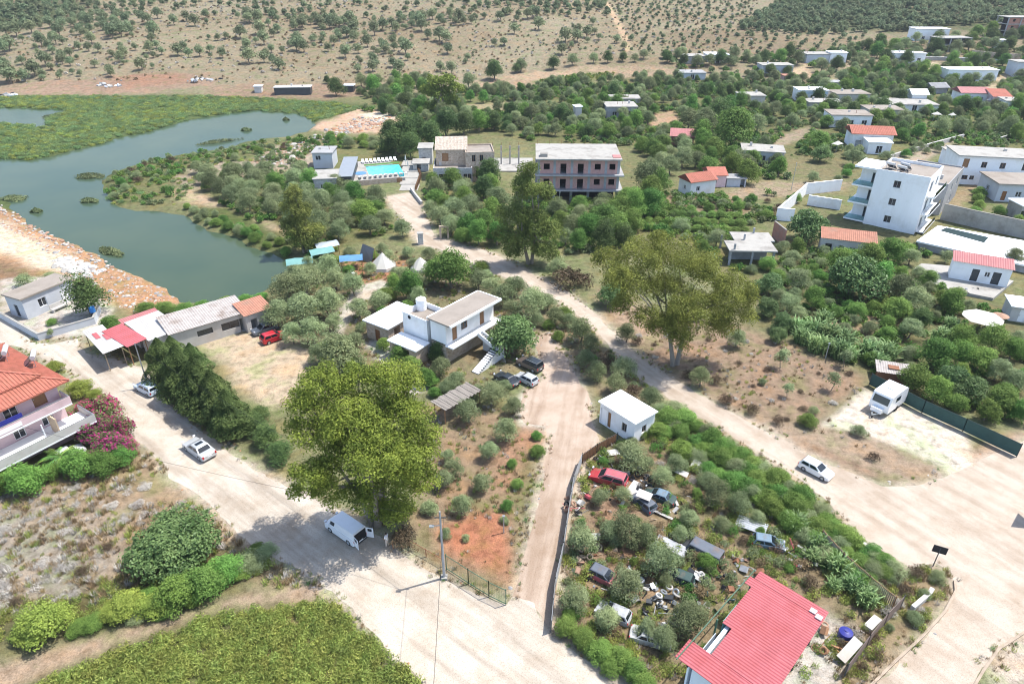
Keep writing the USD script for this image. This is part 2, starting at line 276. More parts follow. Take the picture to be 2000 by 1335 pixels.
ZONES = [
    ([(700, 210), (900, 180), (1000, 178), (1100, 160), (1320, 148), (1560, 162), (1700, 128), (2080, 130), (2080, 300), (1760, 290), (1600, 300), (1560, 345), (1420, 350), (1240, 290), (1040, 275), (960, 255), (800, 232)], (.125, .125, .058), 5, 6),   # green plain
    ([(388, 338), (600, 345), (690, 372), (750, 395), (768, 450), (720, 472), (640, 500), (560, 480), (470, 420), (395, 380)], (.12, .12, .055), 2, 3),
    ([(820, 365), (950, 340), (1000, 420), (1000, 475), (890, 465), (845, 430)], (.13, .125, .06), 2, 3),
    # outline, colour, blend (m), noise (m)
    ([(-300, 196), (0, 186), (330, 186), (520, 190), (640, 196), (720, 208), (640, 230), (600, 250), (420, 300), (210, 350), (190, 420), (-300, 420)], (0.070, 0.095, 0.038), 5, 5),          # marsh
    ([(600, 250), (690, 215), (770, 215), (778, 235), (740, 258), (700, 262), (640, 258)], (0.386, 0.272, 0.203), 3, 3),      # bare earth by the water
    ([(700, 225), (770, 212), (776, 226), (740, 240)], (0.460, 0.403, 0.334), 2, 2),
    ([(196, 350), (300, 310), (460, 285), (600, 265), (740, 270), (800, 330), (600, 330), (500, 340), (400, 340), (330, 400), (220, 405)], (0.126, 0.126, 0.058), 3, 4),
    ([(480, 310), (600, 270), (640, 285), (600, 330), (510, 335)], (0.287, 0.236, 0.191), 3, 4),
    ([(370, 330), (460, 315), (560, 300), (590, 320), (500, 345), (400, 360)], (0.263, 0.218, 0.168), 2, 3),
    ([(340, 342), (400, 345), (420, 372), (350, 368)], (0.257, 0.207, 0.156), 2, 2),
    ([(340, 370), (360, 365), (440, 402), (510, 425), (570, 458), (560, 470), (500, 446), (430, 418), (352, 392)], (0.355, 0.269, 0.189), 1, 1),   # track by the water
    ([(380, 395), (450, 405), (560, 460), (560, 500), (470, 462), (385, 425)], (0.081, 0.096, 0.036), 2, 2),
    ([(-200, 400), (0, 408), (90, 445), (180, 486), (260, 527), (345, 566), (355, 585), (260, 612), (170, 600), (100, 560), (0, 560), (-200, 560)], (.31, .185, .105), 2, 3),   # rubble bank
    ([(-200, 425), (0, 432), (60, 460), (140, 512), (120, 535), (60, 520), (20, 500), (-200, 470)], (0.458, 0.390, 0.309), 1.5, 2),
    ([(-200, 485), (20, 505), (90, 545), (40, 565), (-200, 565)], (0.179, 0.119, 0.074), 1.5, 2),
    ([(0, 545), (120, 540), (230, 600), (190, 650), (60, 668), (0, 600)], (0.384, 0.349, 0.315), 1, 1),
    ([(-100, 900), (120, 905), (250, 880), (300, 880), (350, 940), (450, 1040), (540, 1095), (640, 1140), (560, 1150), (420, 1110), (200, 1170), (-100, 1215)], (.245, .18, .115), 1.5, 2),   # dry lot
    ([(-100, 960), (100, 955), (180, 1000), (240, 1090), (120, 1180), (-100, 1190)], (.25, .22, .18), 4, 6),   # grey thorn in the dry lot
    ([(-100, 1300), (60, 1290), (200, 1240), (380, 1195), (480, 1160), (640, 1130), (690, 1180), (620, 1180), (480, 1180), (300, 1230), (100, 1310), (-100, 1420)], (0.283, 0.213, 0.153), .8, .8),   # dirt path
    ([(-100, 1420), (100, 1325), (260, 1265), (400, 1210), (560, 1180), (660, 1185), (770, 1285), (900, 1420)], (0.125, 0.120, 0.055), 1.2, 1.5),   # weedy field
    ([(-60, 1190), (140, 1165), (300, 1120), (440, 1070), (540, 1100), (440, 1150), (200, 1215), (-60, 1270)], (0.091, 0.086, 0.041), 1.5, 1.5),
    ([(560, 640), (640, 600), (700, 540), (900, 520), (1040, 560), (1060, 660), (1040, 720), (900, 760), (720, 690), (600, 690)], (0.160, 0.135, 0.084), 2, 3),
    ([(670, 510), (760, 500), (830, 520), (800, 545), (720, 560), (680, 545)], (0.254, 0.133, 0.078), 1.5, 1.5),    # camp earth
    ([(830, 800), (1010, 800), (1072, 850), (1030, 1050), (1003, 1165), (870, 1110), (800, 1040), (830, 900)], (0.203, 0.148, 0.098), 1.5, 2.5),  # strip by the lane
    ([(985, 830), (1068, 840), (1050, 960), (990, 960), (960, 900)], (0.234, 0.144, 0.094), 2, 2.5),
    ([(862, 1040), (930, 1000), (985, 1000), (1010, 1080), (1002, 1140), (940, 1115), (880, 1075)], (0.285, 0.125, 0.074), 1.2, 1.5),            # red earth
    ([(1000, 970), (1040, 880), (1066, 880), (1040, 1000), (1010, 1060)], (0.147, 0.127, 0.067), 1, 1.5),
    ([(1040, 640), (1100, 690), (1160, 770), (1300, 830), (1240, 730), (1150, 640), (1060, 590)], (0.182, 0.147, 0.097), 1.5, 2),
    ([(1140, 900), (1200, 850), (1300, 800), (1420, 850), (1560, 940), (1680, 1050), (1760, 1130), (1700, 1330), (1240, 1335), (1076, 1236)], (0.170, 0.135, 0.085), 1.5, 3),   # scrap yard ground
    ([(1150, 930), (1250, 960), (1260, 1140), (1130, 1160)], (0.214, 0.143, 0.098), 2, 3),
    ([(1280, 790), (1420, 850), (1560, 940), (1680, 1050), (1700, 1130), (1560, 1060), (1400, 930)], (0.091, 0.091, 0.039), 1.5, 2),
    ([(1600, 1190), (1680, 1230), (1640, 1340), (1540, 1340)], (0.364, 0.336, 0.302), 1.2, 1.5),
    ([(1210, 600), (1330, 620), (1450, 640), (1600, 685), (1700, 735), (1630, 810), (1570, 835), (1440, 808), (1300, 735), (1230, 680)], (.205, .148, .105), 2, 2.5),      # ploughed earth
    ([(1160, 560), (1260, 590), (1300, 660), (1230, 670), (1180, 620)], (0.260, 0.190, 0.134), 2, 2.5),
    ([(1420, 800), (1570, 840), (1620, 830), (1700, 850), (1780, 885), (1860, 925), (1800, 948), (1722, 947), (1640, 915), (1560, 880)], (0.238, 0.183, 0.133), 1.2, 2),
    ([(1560, 860), (1640, 890), (1740, 930), (1790, 948), (1720, 940), (1640, 905)], (0.191, 0.131, 0.091), .8, 1),
    ([(1840, 900), (1960, 850), (2090, 800), (2090, 850), (2000, 880), (1900, 925), (1850, 930)], (0.261, 0.196, 0.146), 1, 1),
    ([(1890, 900), (1960, 985), (1900, 1010), (1850, 990)], (0.294, 0.214, 0.159), 3, 3),
    ([(1720, 1100), (1826, 1098), (1866, 1122), (1870, 1150), (1780, 1262), (1690, 1345), (1640, 1345), (1700, 1240), (1760, 1170)], (0.204, 0.158, 0.098), .8, 1),
    ([(1940, 1280), (2000, 1240), (2090, 1225), (2090, 1400), (1900, 1400)], (0.380, 0.323, 0.266), .5, .5),
    ([(1480, 520), (1600, 500), (1860, 580), (2090, 640), (2090, 840), (1900, 800), (1700, 730), (1580, 670), (1470, 630)], (0.114, 0.110, 0.057), 3, 4),
    ([(1590, 610), (1700, 600), (1740, 630), (1680, 660), (1610, 640)], (0.236, 0.172, 0.111), 2, 2),
    ([(1000, 380), (1200, 385), (1400, 385), (1480, 420), (1500, 560), (1300, 480), (1100, 480)], (0.125, 0.120, 0.058), 3, 4),
    ([(1080, 380), (1150, 390), (1140, 420), (1070, 420)], (0.261, 0.201, 0.151), 1.5, 2),
    ([(1300, 380), (1440, 390), (1480, 410), (1440, 425), (1300, 410)], (0.204, 0.159, 0.103), 2, 3),
    ([(1420, 365), (1500, 355), (1660, 355), (1640, 372), (1500, 385), (1430, 385)], (0.238, 0.188, 0.133), 2, 2),
    ([(1500, 270), (1560, 255), (1590, 240), (1600, 250), (1560, 275), (1510, 290)], (0.262, 0.207, 0.152), 2, 2),
    ([(1530, 300), (1640, 300), (1660, 350), (1540, 350)], (0.148, 0.133, 0.073), 3, 3),
    ([(1770, 330), (1880, 275), (1850, 272), (1740, 310)], (0.298, 0.247, 0.192), 1, 1),
    ([(1830, 410), (1900, 350), (1925, 350), (1890, 400), (1850, 430)], (0.226, 0.176, 0.111), 1.5, 2),
    ([(1840, 1000), (1900, 975), (1930, 1005), (1880, 1030)], (0.249, 0.134, 0.089), 2, 2),
    ([(990, 145), (1170, 128), (1300, 133), (1340, 146), (1200, 152), (1080, 160), (990, 178), (910, 178), (930, 160)], (0.283, 0.213, 0.148), 3, 3),   # ploughed fields
    ([(900, 205), (1010, 198), (1020, 212), (920, 222)], (0.228, 0.198, 0.123), 3, 2),
    ([(1260, 225), (1320, 215), (1330, 240), (1270, 250)], (0.281, 0.196, 0.131), 2, 3),
    ([(1040, 160), (1130, 145), (1200, 142), (1190, 152), (1060, 172)], (0.115, 0.125, 0.049), 3, 2),
    ([(1540, 140), (1572, 120), (1590, 160), (1560, 162)], (0.361, 0.270, 0.195), 1.5, 1),
    ([(1610, 160), (1660, 125), (1670, 130), (1625, 165)], (0.296, 0.241, 0.177), 1.5, 1),
    ([(1915, 190), (1940, 150), (1985, 140), (1990, 148), (1955, 165), (1945, 195)], (0.363, 0.289, 0.209), 1.5, 1),
    ([(1800, 118), (1840, 125), (1830, 140), (1800, 135)], (0.357, 0.289, 0.215), 1.5, 1),
    ([(400, 170), (700, 160), (720, 180), (640, 195), (420, 190)], (0.215, 0.154, 0.109), 4, 5),
    ([(0, 165), (240, 150), (400, 140), (420, 165), (240, 185), (0, 185)], (0.237, 0.167, 0.122), 4, 5),
    ([(220, 150), (360, 142), (370, 160), (240, 172)], (0.246, 0.151, 0.105), 3, 3),
    ([(1176, 0), (1183, 0), (1204, 30), (1222, 60), (1234, 100), (1222, 100), (1208, 60), (1194, 30)], (0.373, 0.270, 0.184), 1.2, 1),   # hill track
    ([(1460, 40), (1560, 0), (1750, 0), (1900, 30), (2000, 40), (2000, 60), (1700, 62), (1560, 60)], (0.087, 0.092, 0.049), 12, 12),
    ([(1790, 12), (1920, 28), (1910, 38), (1780, 24)], (0.282, 0.202, 0.141), 4, 4),
    ([(1300, 60), (1480, 60), (1700, 75), (1660, 110), (1400, 110), (1300, 90)], (0.181, 0.144, 0.096), 8, 8),
    ([(1480, 95), (1600, 95), (1610, 112), (1500, 115)], (0.147, 0.113, 0.083), 4, 4),
    ([(-50, 20), (0, 18), (120, 0), (190, 10), (110, 42), (30, 62), (-50, 62)], (0.070, 0.080, 0.042), 6, 8),
]
BASE = (.145, .145, .075)
HILLC = (.205, .172, .118)
def seg_dist(pts, ring):
    """unsigned distance of points to a closed ring, and inside mask (vectorised)"""
    a = np.asarray(ring)[:-1]; b = np.asarray(ring)[1:]
    d = np.full(len(pts), 1e9)
    for p, q in zip(a, b):
        e = q - p; L = e @ e + 1e-12
        t = np.clip(((pts - p) @ e) / L, 0, 1)
        d = np.minimum(d, np.hypot(pts[:, 0] - p[0] - t * e[0], pts[:, 1] - p[1] - t * e[1]))
    return d
def sdist(pts, pg, margin=20):
    """signed distance (positive inside), -margin beyond the margin"""
    out = np.full(len(pts), -float(margin))
    x0, y0, x1, y1 = pg.bounds
    m = (pts[:, 0] > x0 - margin) & (pts[:, 0] < x1 + margin) & (pts[:, 1] > y0 - margin) & (pts[:, 1] < y1 + margin)
    if not m.any(): return out
    q = pts[m]; s = np.full(len(q), -1.0); d = np.full(len(q), 1e9)
    for g in getattr(pg, 'geoms', [pg]):
        d = np.minimum(d, seg_dist(q, np.array(g.exterior.coords)))
    s[shapely.contains_xy(pg, q[:, 0], q[:, 1])] = 1
    out[m] = s * np.minimum(d, margin); return out
ROADS = shapely.union_all([MAIN_ROAD, LANE, ROAD2])
PAVED = shapely.union_all([ROADS, PARKING, PAD, PAD2, HOUSE_PATHS, GARDEN_TERRACE])
SMOOTH = lambda t: np.clip(t, 0, 1) ** 2 * (3 - 2 * np.clip(t, 0, 1))
ZP = [(poly(z[0]), np.array(z[1]), z[2], z[3]) for z in ZONES]
ROADC = np.array((.38, .325, .265))
def ground_colour(pts):
    p3 = np.c_[pts, np.zeros(len(pts))]
    n1 = meshkit.fbm(p3 / 7.0, 4, 3) - .5; n2 = meshkit.fbm(p3 / 30.0, 3, 9) - .5
    c = np.tile(np.array(BASE), (len(pts), 1))
    hz = SMOOTH((pts[:, 1] - 272 - 0.02 * pts[:, 0] + n2 * 20) / 22)
    c = c * (1 - hz[:, None]) + np.array(HILLC) * hz[:, None]
    c = c * (1 + n2[:, None] * np.array([.25, .35, .45]))
    for pg, col, bl, nz in ZP:
        w = SMOOTH((sdist(pts, pg, 25) + n1 * nz * 2) / (2 * bl) + .5)
        c = c * (1 - w[:, None]) + col * (1 + n2[:, None] * .3) * w[:, None]
    for pg, col, bl, off in ((ROADS, ROADC, 1.0, .4), (PARKING, np.array((.36, .29, .21)), 1.5, .2), (PAD, np.array((.45, .40, .345)), .6, .2), (PAD2, np.array((.52, .49, .44)), .8, .1), (HOUSE_PATHS, np.array((.37, .335, .29)), .5, 0), (GARDEN_TERRACE, np.array((.40, .38, .35)), .4, 0)):
        w = SMOOTH((sdist(pts, pg, 12) + n1 * 1.6 + off) / (2 * bl) + .5)
        c = c * (1 - w[:, None]) + col * w[:, None]
    return np.clip(c, .02, .8)
def ground_height(pts):
    x, y = pts[:, 0], pts[:, 1]
    h = hill(x, y)
    dw = sdist(pts, WATER, 20)
    h = h - np.where(dw > -2.5, 1.5 * SMOOTH((dw + 2.5) / 5), 0)
    dr = sdist(pts, PAVED, 8)
    k = SMOOTH((-dr - .3) / 4) * SMOOTH((-dw - 2) / 4)
    n = meshkit.fbm(np.c_[pts, 0 * x] / 5.0, 4, 21) - .5
    far = SMOOTH((y - 250) / 60)
    return h + n * k * (.30 + 1.2 * far)
def axis_grid(stops):
    """stops: (position, step to the next)"""
    out = []
    for (a, s), (b, _) in zip(stops, stops[1:]): out += list(np.linspace(a, b, max(1, int(round((b - a) / s))), endpoint=False))
    return np.array(out + [stops[-1][0]])
gx = axis_grid([(-1500, 90), (-420, 9), (-200, 2.2), (-70, .75), (70, 2.2), (200, 9), (420, 90), (1500, 1)])
gy = axis_grid([(-40, 8), (16, 1.2), (30, .7), (115, 1.1), (230, 2.0), (330, 3.5), (560, 14), (800, 60), (1700, 1)])
GX, GY = np.meshgrid(gx, gy)
gp = np.c_[GX.ravel(), GY.ravel()]
gz = ground_height(gp)
ni, nj = len(gx), len(gy)
ii, jj = np.meshgrid(np.arange(ni - 1), np.arange(nj - 1))
a_ = (jj * ni + ii).ravel()
gq = np.stack([a_, a_ + 1, a_ + ni + 1, a_ + ni], 1)
M['soil'] = usdkit.material(stage, '/World/Looks/soil', {
    'at': ('attribute', {'attribute': 'soil'}), 'g': ('geometry', {}),
    'n1': ('noise_texture', {'scale': .9, 'detail': 8, 'roughness': .72}), 'n2': ('noise_texture', {'scale': 7.0, 'detail': 5, 'roughness': .7}),
    'n3': ('noise_texture', {'scale': .22, 'detail': 6, 'roughness': .65}),
    'r1': ('rgb_ramp', {'ramp': [(.30, (.50, .48, .44)), (.5, (1, 1, 1)), (.70, (1.35, 1.32, 1.28))]}),
    'r2': ('rgb_ramp', {'ramp': [(.30, (.50, .48, .44)), (.5, (1, 1, 1)), (.68, (1.30, 1.27, 1.22))]}),
    'r3': ('rgb_ramp', {'ramp': [(.36, (.80, .95, .72)), (.5, (1, 1, 1)), (.66, (1.12, 1.0, .86))]}),
    'm1': ('mix', {'mix_type': 'multiply', 'fac': 1.0}), 'm2': ('mix', {'mix_type': 'multiply', 'fac': .8}), 'm3': ('mix', {'mix_type': 'multiply', 'fac': 1.0}),
    'b': ('bump', {'strength': .6, 'distance': .12}), 'ad': ('math', {'math_type': 'add'}),
    'p': ('principled_bsdf', {'roughness': .95, 'specular_ior_level': .08})},
    [('g.position', 'n1.vector'), ('g.position', 'n2.vector'), ('g.position', 'n3.vector'), ('n1.fac', 'r1.fac'), ('n2.fac', 'r2.fac'), ('n3.fac', 'r3.fac'),
     ('at.color', 'm1.color1'), ('r1.color', 'm1.color2'), ('m1.color', 'm2.color1'), ('r2.color', 'm2.color2'), ('m2.color', 'm3.color1'), ('r3.color', 'm3.color2'), ('m3.color', 'p.base_color'),
     ('n1.fac', 'ad.value1'), ('n2.fac', 'ad.value2'), ('ad.value', 'b.height'), ('b.normal', 'p.normal')], surface='p.BSDF')
gm = usdkit.mesh(stage, '/World/ground', (np.c_[gp, gz], gq), M['soil'], smooth=True)
_u = _used; _u[('/World', 'ground')] = 1
UsdGeom.PrimvarsAPI(gm).CreatePrimvar('soil', Sdf.ValueTypeNames.Color3fArray, 'vertex').Set(Vt.Vec3fArray.FromNumpy(ground_colour(gp).astype(np.float32)))
tag(gm.GetPrim(), 'dry valley floor rising into the scrubby hillside at the back', None, None, 'structure')
from scipy.interpolate import RegularGridInterpolator
_gz = RegularGridInterpolator((gy, gx), gz.reshape(nj, ni), bounds_error=False, fill_value=0.0)
def gh(x, y):
    return float(_gz((y, x))) if np.ndim(x) == 0 else _gz(np.c_[y, x])
# water
M['water'] = usdkit.material(stage, '/World/Looks/water', {'g': ('geometry', {}), 'n': ('noise_texture', {'scale': 1.6, 'detail': 4}), 'n2': ('noise_texture', {'scale': .05, 'detail': 3}), 'b': ('bump', {'strength': .12, 'distance': .06}),
    'r': ('rgb_ramp', {'ramp': [(.3, (.042, .070, .044)), (.7, (.062, .086, .050))]}), 'p': ('principled_bsdf', {'roughness': .16, 'ior': 1.33, 'specular_ior_level': .26})},
    [('g.position', 'n.vector'), ('g.position', 'n2.vector'), ('n.fac', 'b.height'), ('b.normal', 'p.normal'), ('n2.fac', 'r.fac'), ('r.color', 'p.base_color')], surface='p.BSDF')
def flat_sheet(pg, z):
    mb = MB()
    for g in getattr(pg, 'geoms', [pg]):
        v, f = trimesh.creation.triangulate_polygon(g, engine='earcut')
        f = np.asarray(f); v = np.asarray(v)
        cr = np.cross(v[f[:, 1]] - v[f[:, 0]], v[f[:, 2]] - v[f[:, 0]])
        f[cr < 0] = f[cr < 0][:, ::-1]
        mb.add(np.c_[v, np.full(len(v), z)], f)
    return mb
single('lagoon_water', flat_sheet(LAGOON.buffer(2.2), -.5), 'water', 'still grey-green lagoon water winding past the houses', None, None, 'structure')
single('pond_water', flat_sheet(POND.buffer(1.0), -.5), 'water', 'small strip of open water in the marsh, far left', None, None, 'structure')
# roads: white crushed limestone
def ragged(pg, amp=.35, step=.5, seed=1):
    pts = np.array(shapely.segmentize(pg, step).exterior.coords)[:-1]
    t = np.roll(pts, -1, 0) - np.roll(pts, 1, 0); t /= np.linalg.norm(t, axis=1, keepdims=True) + 1e-9
    nz = meshkit.fbm(np.c_[pts / 1.6, np.full(len(pts), seed)], 4, seed) - .5 + .6 * (meshkit.fbm(np.c_[pts / 6.0, np.full(len(pts), seed)], 2, seed + 5) - .5)
    q = pts + np.c_[t[:, 1], -t[:, 0]] * (nz * 2 * amp)[:, None]
    return sg.Polygon(q).buffer(0)
def roadmat(name, col, ang, track):
    c = np.array(col)
    M[name] = usdkit.material(stage, '/World/Looks/' + name, {
        'g': ('geometry', {}), 'mp': ('mapping', {'rotation': (0, 0, -ang), 'scale': (1, 1, 1)}), 'ms': ('mapping', {'scale': (.05, .55, 1)}),
        'n1': ('noise_texture', {'scale': 1.0, 'detail': 4, 'roughness': .6}), 'n2': ('noise_texture', {'scale': .35, 'detail': 8, 'roughness': .7}), 'n3': ('noise_texture', {'scale': 9, 'detail': 4, 'roughness': .7}),
        'r1': ('rgb_ramp', {'ramp': [(.35, np.array(track)), (.56, (1, 1, 1))]}), 'r2': ('rgb_ramp', {'ramp': [(.3, c * np.array([.80, .74, .68])), (.55, c), (.8, np.minimum(c * 1.12, .9))]}),
        'r3': ('rgb_ramp', {'ramp': [(.32, (.70, .68, .65)), (.48, (1, 1, 1)), (.72, (1.08, 1.07, 1.05))]}),
        'm': ('mix', {'mix_type': 'multiply', 'fac': 1.0}), 'm2': ('mix', {'mix_type': 'multiply', 'fac': 1.0}), 'b': ('bump', {'strength': .3, 'distance': .03}), 'p': ('principled_bsdf', {'roughness': .95, 'specular_ior_level': .08})},
        [('g.position', 'mp.vector'), ('mp.vector', 'ms.vector'), ('ms.vector', 'n1.vector'), ('g.position', 'n2.vector'), ('g.position', 'n3.vector'), ('n1.fac', 'r1.fac'), ('n2.fac', 'r2.fac'), ('n3.fac', 'r3.fac'),
         ('r2.color', 'm.color1'), ('r1.color', 'm.color2'), ('m.color', 'm2.color1'), ('r3.color', 'm2.color2'), ('m2.color', 'p.base_color'), ('n3.fac', 'b.height'), ('b.normal', 'p.normal')], surface='p.BSDF')
def dirang(a, b):
    d = P(*b)[:2] - P(*a)[:2]; return math.atan2(d[1], d[0])
roadmat('road_main', (.46, .41, .345), dirang((300, 800), (900, 1250)), (.72, .70, .68))
roadmat('road_lane', (.41, .33, .265), dirang((1040, 1150), (1100, 850)), (.72, .67, .62))
roadmat('road_two', (.43, .37, .305), dirang((1250, 700), (1700, 980)), (.80, .77, .74))
single('main_road', flat_sheet(ragged(MAIN_ROAD, .45, .5, 1), .020), 'road_main', 'broad white limestone road crossing the foreground diagonally', None, None, 'structure')
single('second_road', flat_sheet(ragged(ROAD2.difference(MAIN_ROAD), .5, .5, 4), .016), 'road_two', 'pale dirt road running from the stone gate to the junction at the right', None, None, 'structure')
single('side_lane', flat_sheet(ragged(LANE.difference(MAIN_ROAD.buffer(-1)), .4, .5, 7), .012), 'road_lane', 'pinkish dirt lane between the scrap yard and the red strip', None, None, 'structure')
# ------------------------------------------------------------------ building kit
CUBE = manifold3d.Manifold.cube
def mbox(x0, x1, y0, y1, z0, z1): return CUBE([x1 - x0, y1 - y0, z1 - z0]).translate([x0, y0, z0])
def frame3(A, B, C, h):
    """frame from three roof corners: left A, front B, right C"""
    a, b, c = (P(*q, h) for q in (A, B, C))
    u = c[:2] - b[:2]; v = a[:2] - b[:2]
    # share the error of the right angle between both sides
    au = math.atan2(u[1], u[0]); av = math.atan2(v[1], v[0]) - math.pi / 2
    d = (av - au + math.pi) % (2 * math.pi) - math.pi
    rot = au + d / 2
    return np.array([b[0], b[1], b[2] - h]), rot, np.linalg.norm(u), np.linalg.norm(v)
def frame_at(cx, cy, wpx, depth, rot=0):
    p = P(cx, cy); L = wpx * pix(p)[2] / FOC; r = math.radians(rot)
    return np.array([p[0] - math.cos(r) * L / 2, p[1] - math.sin(r) * L / 2, p[2]]), r, L, depth
def corr(mb, x0, x1, y0, y1, z, dzx=0.0, dzy=0.0, pitch=.25, amp=.03, along='x', thick=.03, seg=4):
    """corrugated sheet: ribs run along x or y; z at (x0,y0), slopes dzx, dzy"""
    A0, A1 = (y0, y1) if along == 'x' else (x0, x1)
    n = max(2, int((A1 - A0) / pitch * seg)); w = np.linspace(A0, A1, n + 1)
    zz = amp * np.sin((w - A0) / pitch * 2 * np.pi); E = (x0, x1) if along == 'x' else (y0, y1)
    k = max(1, int(abs(E[1] - E[0]) / 3)); e = np.linspace(E[0], E[1], k + 1)
    ee, ww = np.meshgrid(e, w, indexing='ij'); zw = np.broadcast_to(zz, ee.shape)
    X, Y = (ee, ww) if along == 'x' else (ww, ee)
    Z = z + dzx * (X - x0) + dzy * (Y - y0) + zw
    v = np.stack([X, Y, Z], -1).reshape(-1, 3); m = n + 1
    i, j = np.meshgrid(np.arange(k), np.arange(n), indexing='ij'); a = (i * m + j).ravel()
    q = np.stack([a, a + m, a + m + 1, a + 1], 1) if along == 'x' else np.stack([a, a + 1, a + m + 1, a + m], 1)
    N = len(v); lo = v - [0, 0, thick]
    mb.add(np.vstack([v, lo]), np.vstack([q, q[:, ::-1] + N]))
    for idx in (np.arange(m), np.arange(m) + k * m):
        ed = [(p, p2, p2 + N, p + N) for p, p2 in zip(idx[:-1], idx[1:])]; mb.add(np.vstack([v, lo]), ed)
    return mb
def opening_parts(path, face, c0, c1, z0, z1, L, W, o, kind, fm='white_paint', dm='door_brown', dep=.16):
    """frame + pane (or door leaf) inside an opening; (a along the face, t into the wall)"""
    def T(a, t, z):
        if face == 'f': return (a, o + t, z)
        if face == 'b': return (a, W - o - t, z)
        if face == 'l': return (o + t, a, z)
        return (L - o - t, a, z)
    def bx(mb, a0, a1, t0, t1, s0, s1):
        p, q = np.array(T(a0, t0, s0)), np.array(T(a1, t1, s1)); lo, hi = np.minimum(p, q), np.maximum(p, q)
        return mb.box(lo[0], hi[0], lo[1], hi[1], lo[2], hi[2])
    e = .006
    if kind == 'window':
        f = MB(); b = .07
        bx(f, c0 + e, c0 + b, dep - .06, dep + .02, z0 + e, z1 - e); bx(f, c1 - b, c1 - e, dep - .06, dep + .02, z0 + e, z1 - e)
        bx(f, c0 + b, c1 - b, dep - .06, dep + .02, z0 + e, z0 + b); bx(f, c0 + b, c1 - b, dep - .06, dep + .02, z1 - b, z1 - e)
        m = (c0 + c1) / 2; bx(f, m - .03, m + .03, dep - .05, dep + .01, z0 + b, z1 - b)
        w = part(path, 'window', f, fm)
        for u0, u1 in ((c0 + b, m - .03), (m + .03, c1 - b)):
            part(w, 'pane', bx(MB(), u0, u1, dep - .02, dep, z0 + b, z1 - b), 'window_glass')
    elif kind == 'shutter':
        part(path, 'shutter', bx(MB(), c0 + e, c1 - e, dep - .05, dep, z0 + e, z1 - e), dm)
    elif kind == 'door':
        d = part(path, 'door', bx(MB(), c0 + e, c1 - e, dep - .05, dep, z0 + e, z1 - e), dm)
        part(d, 'handle', bx(MB(), c0 + .1, c0 + .16, dep - .1, dep - .06, z0 + .95, z0 + 1.1), 'galv')
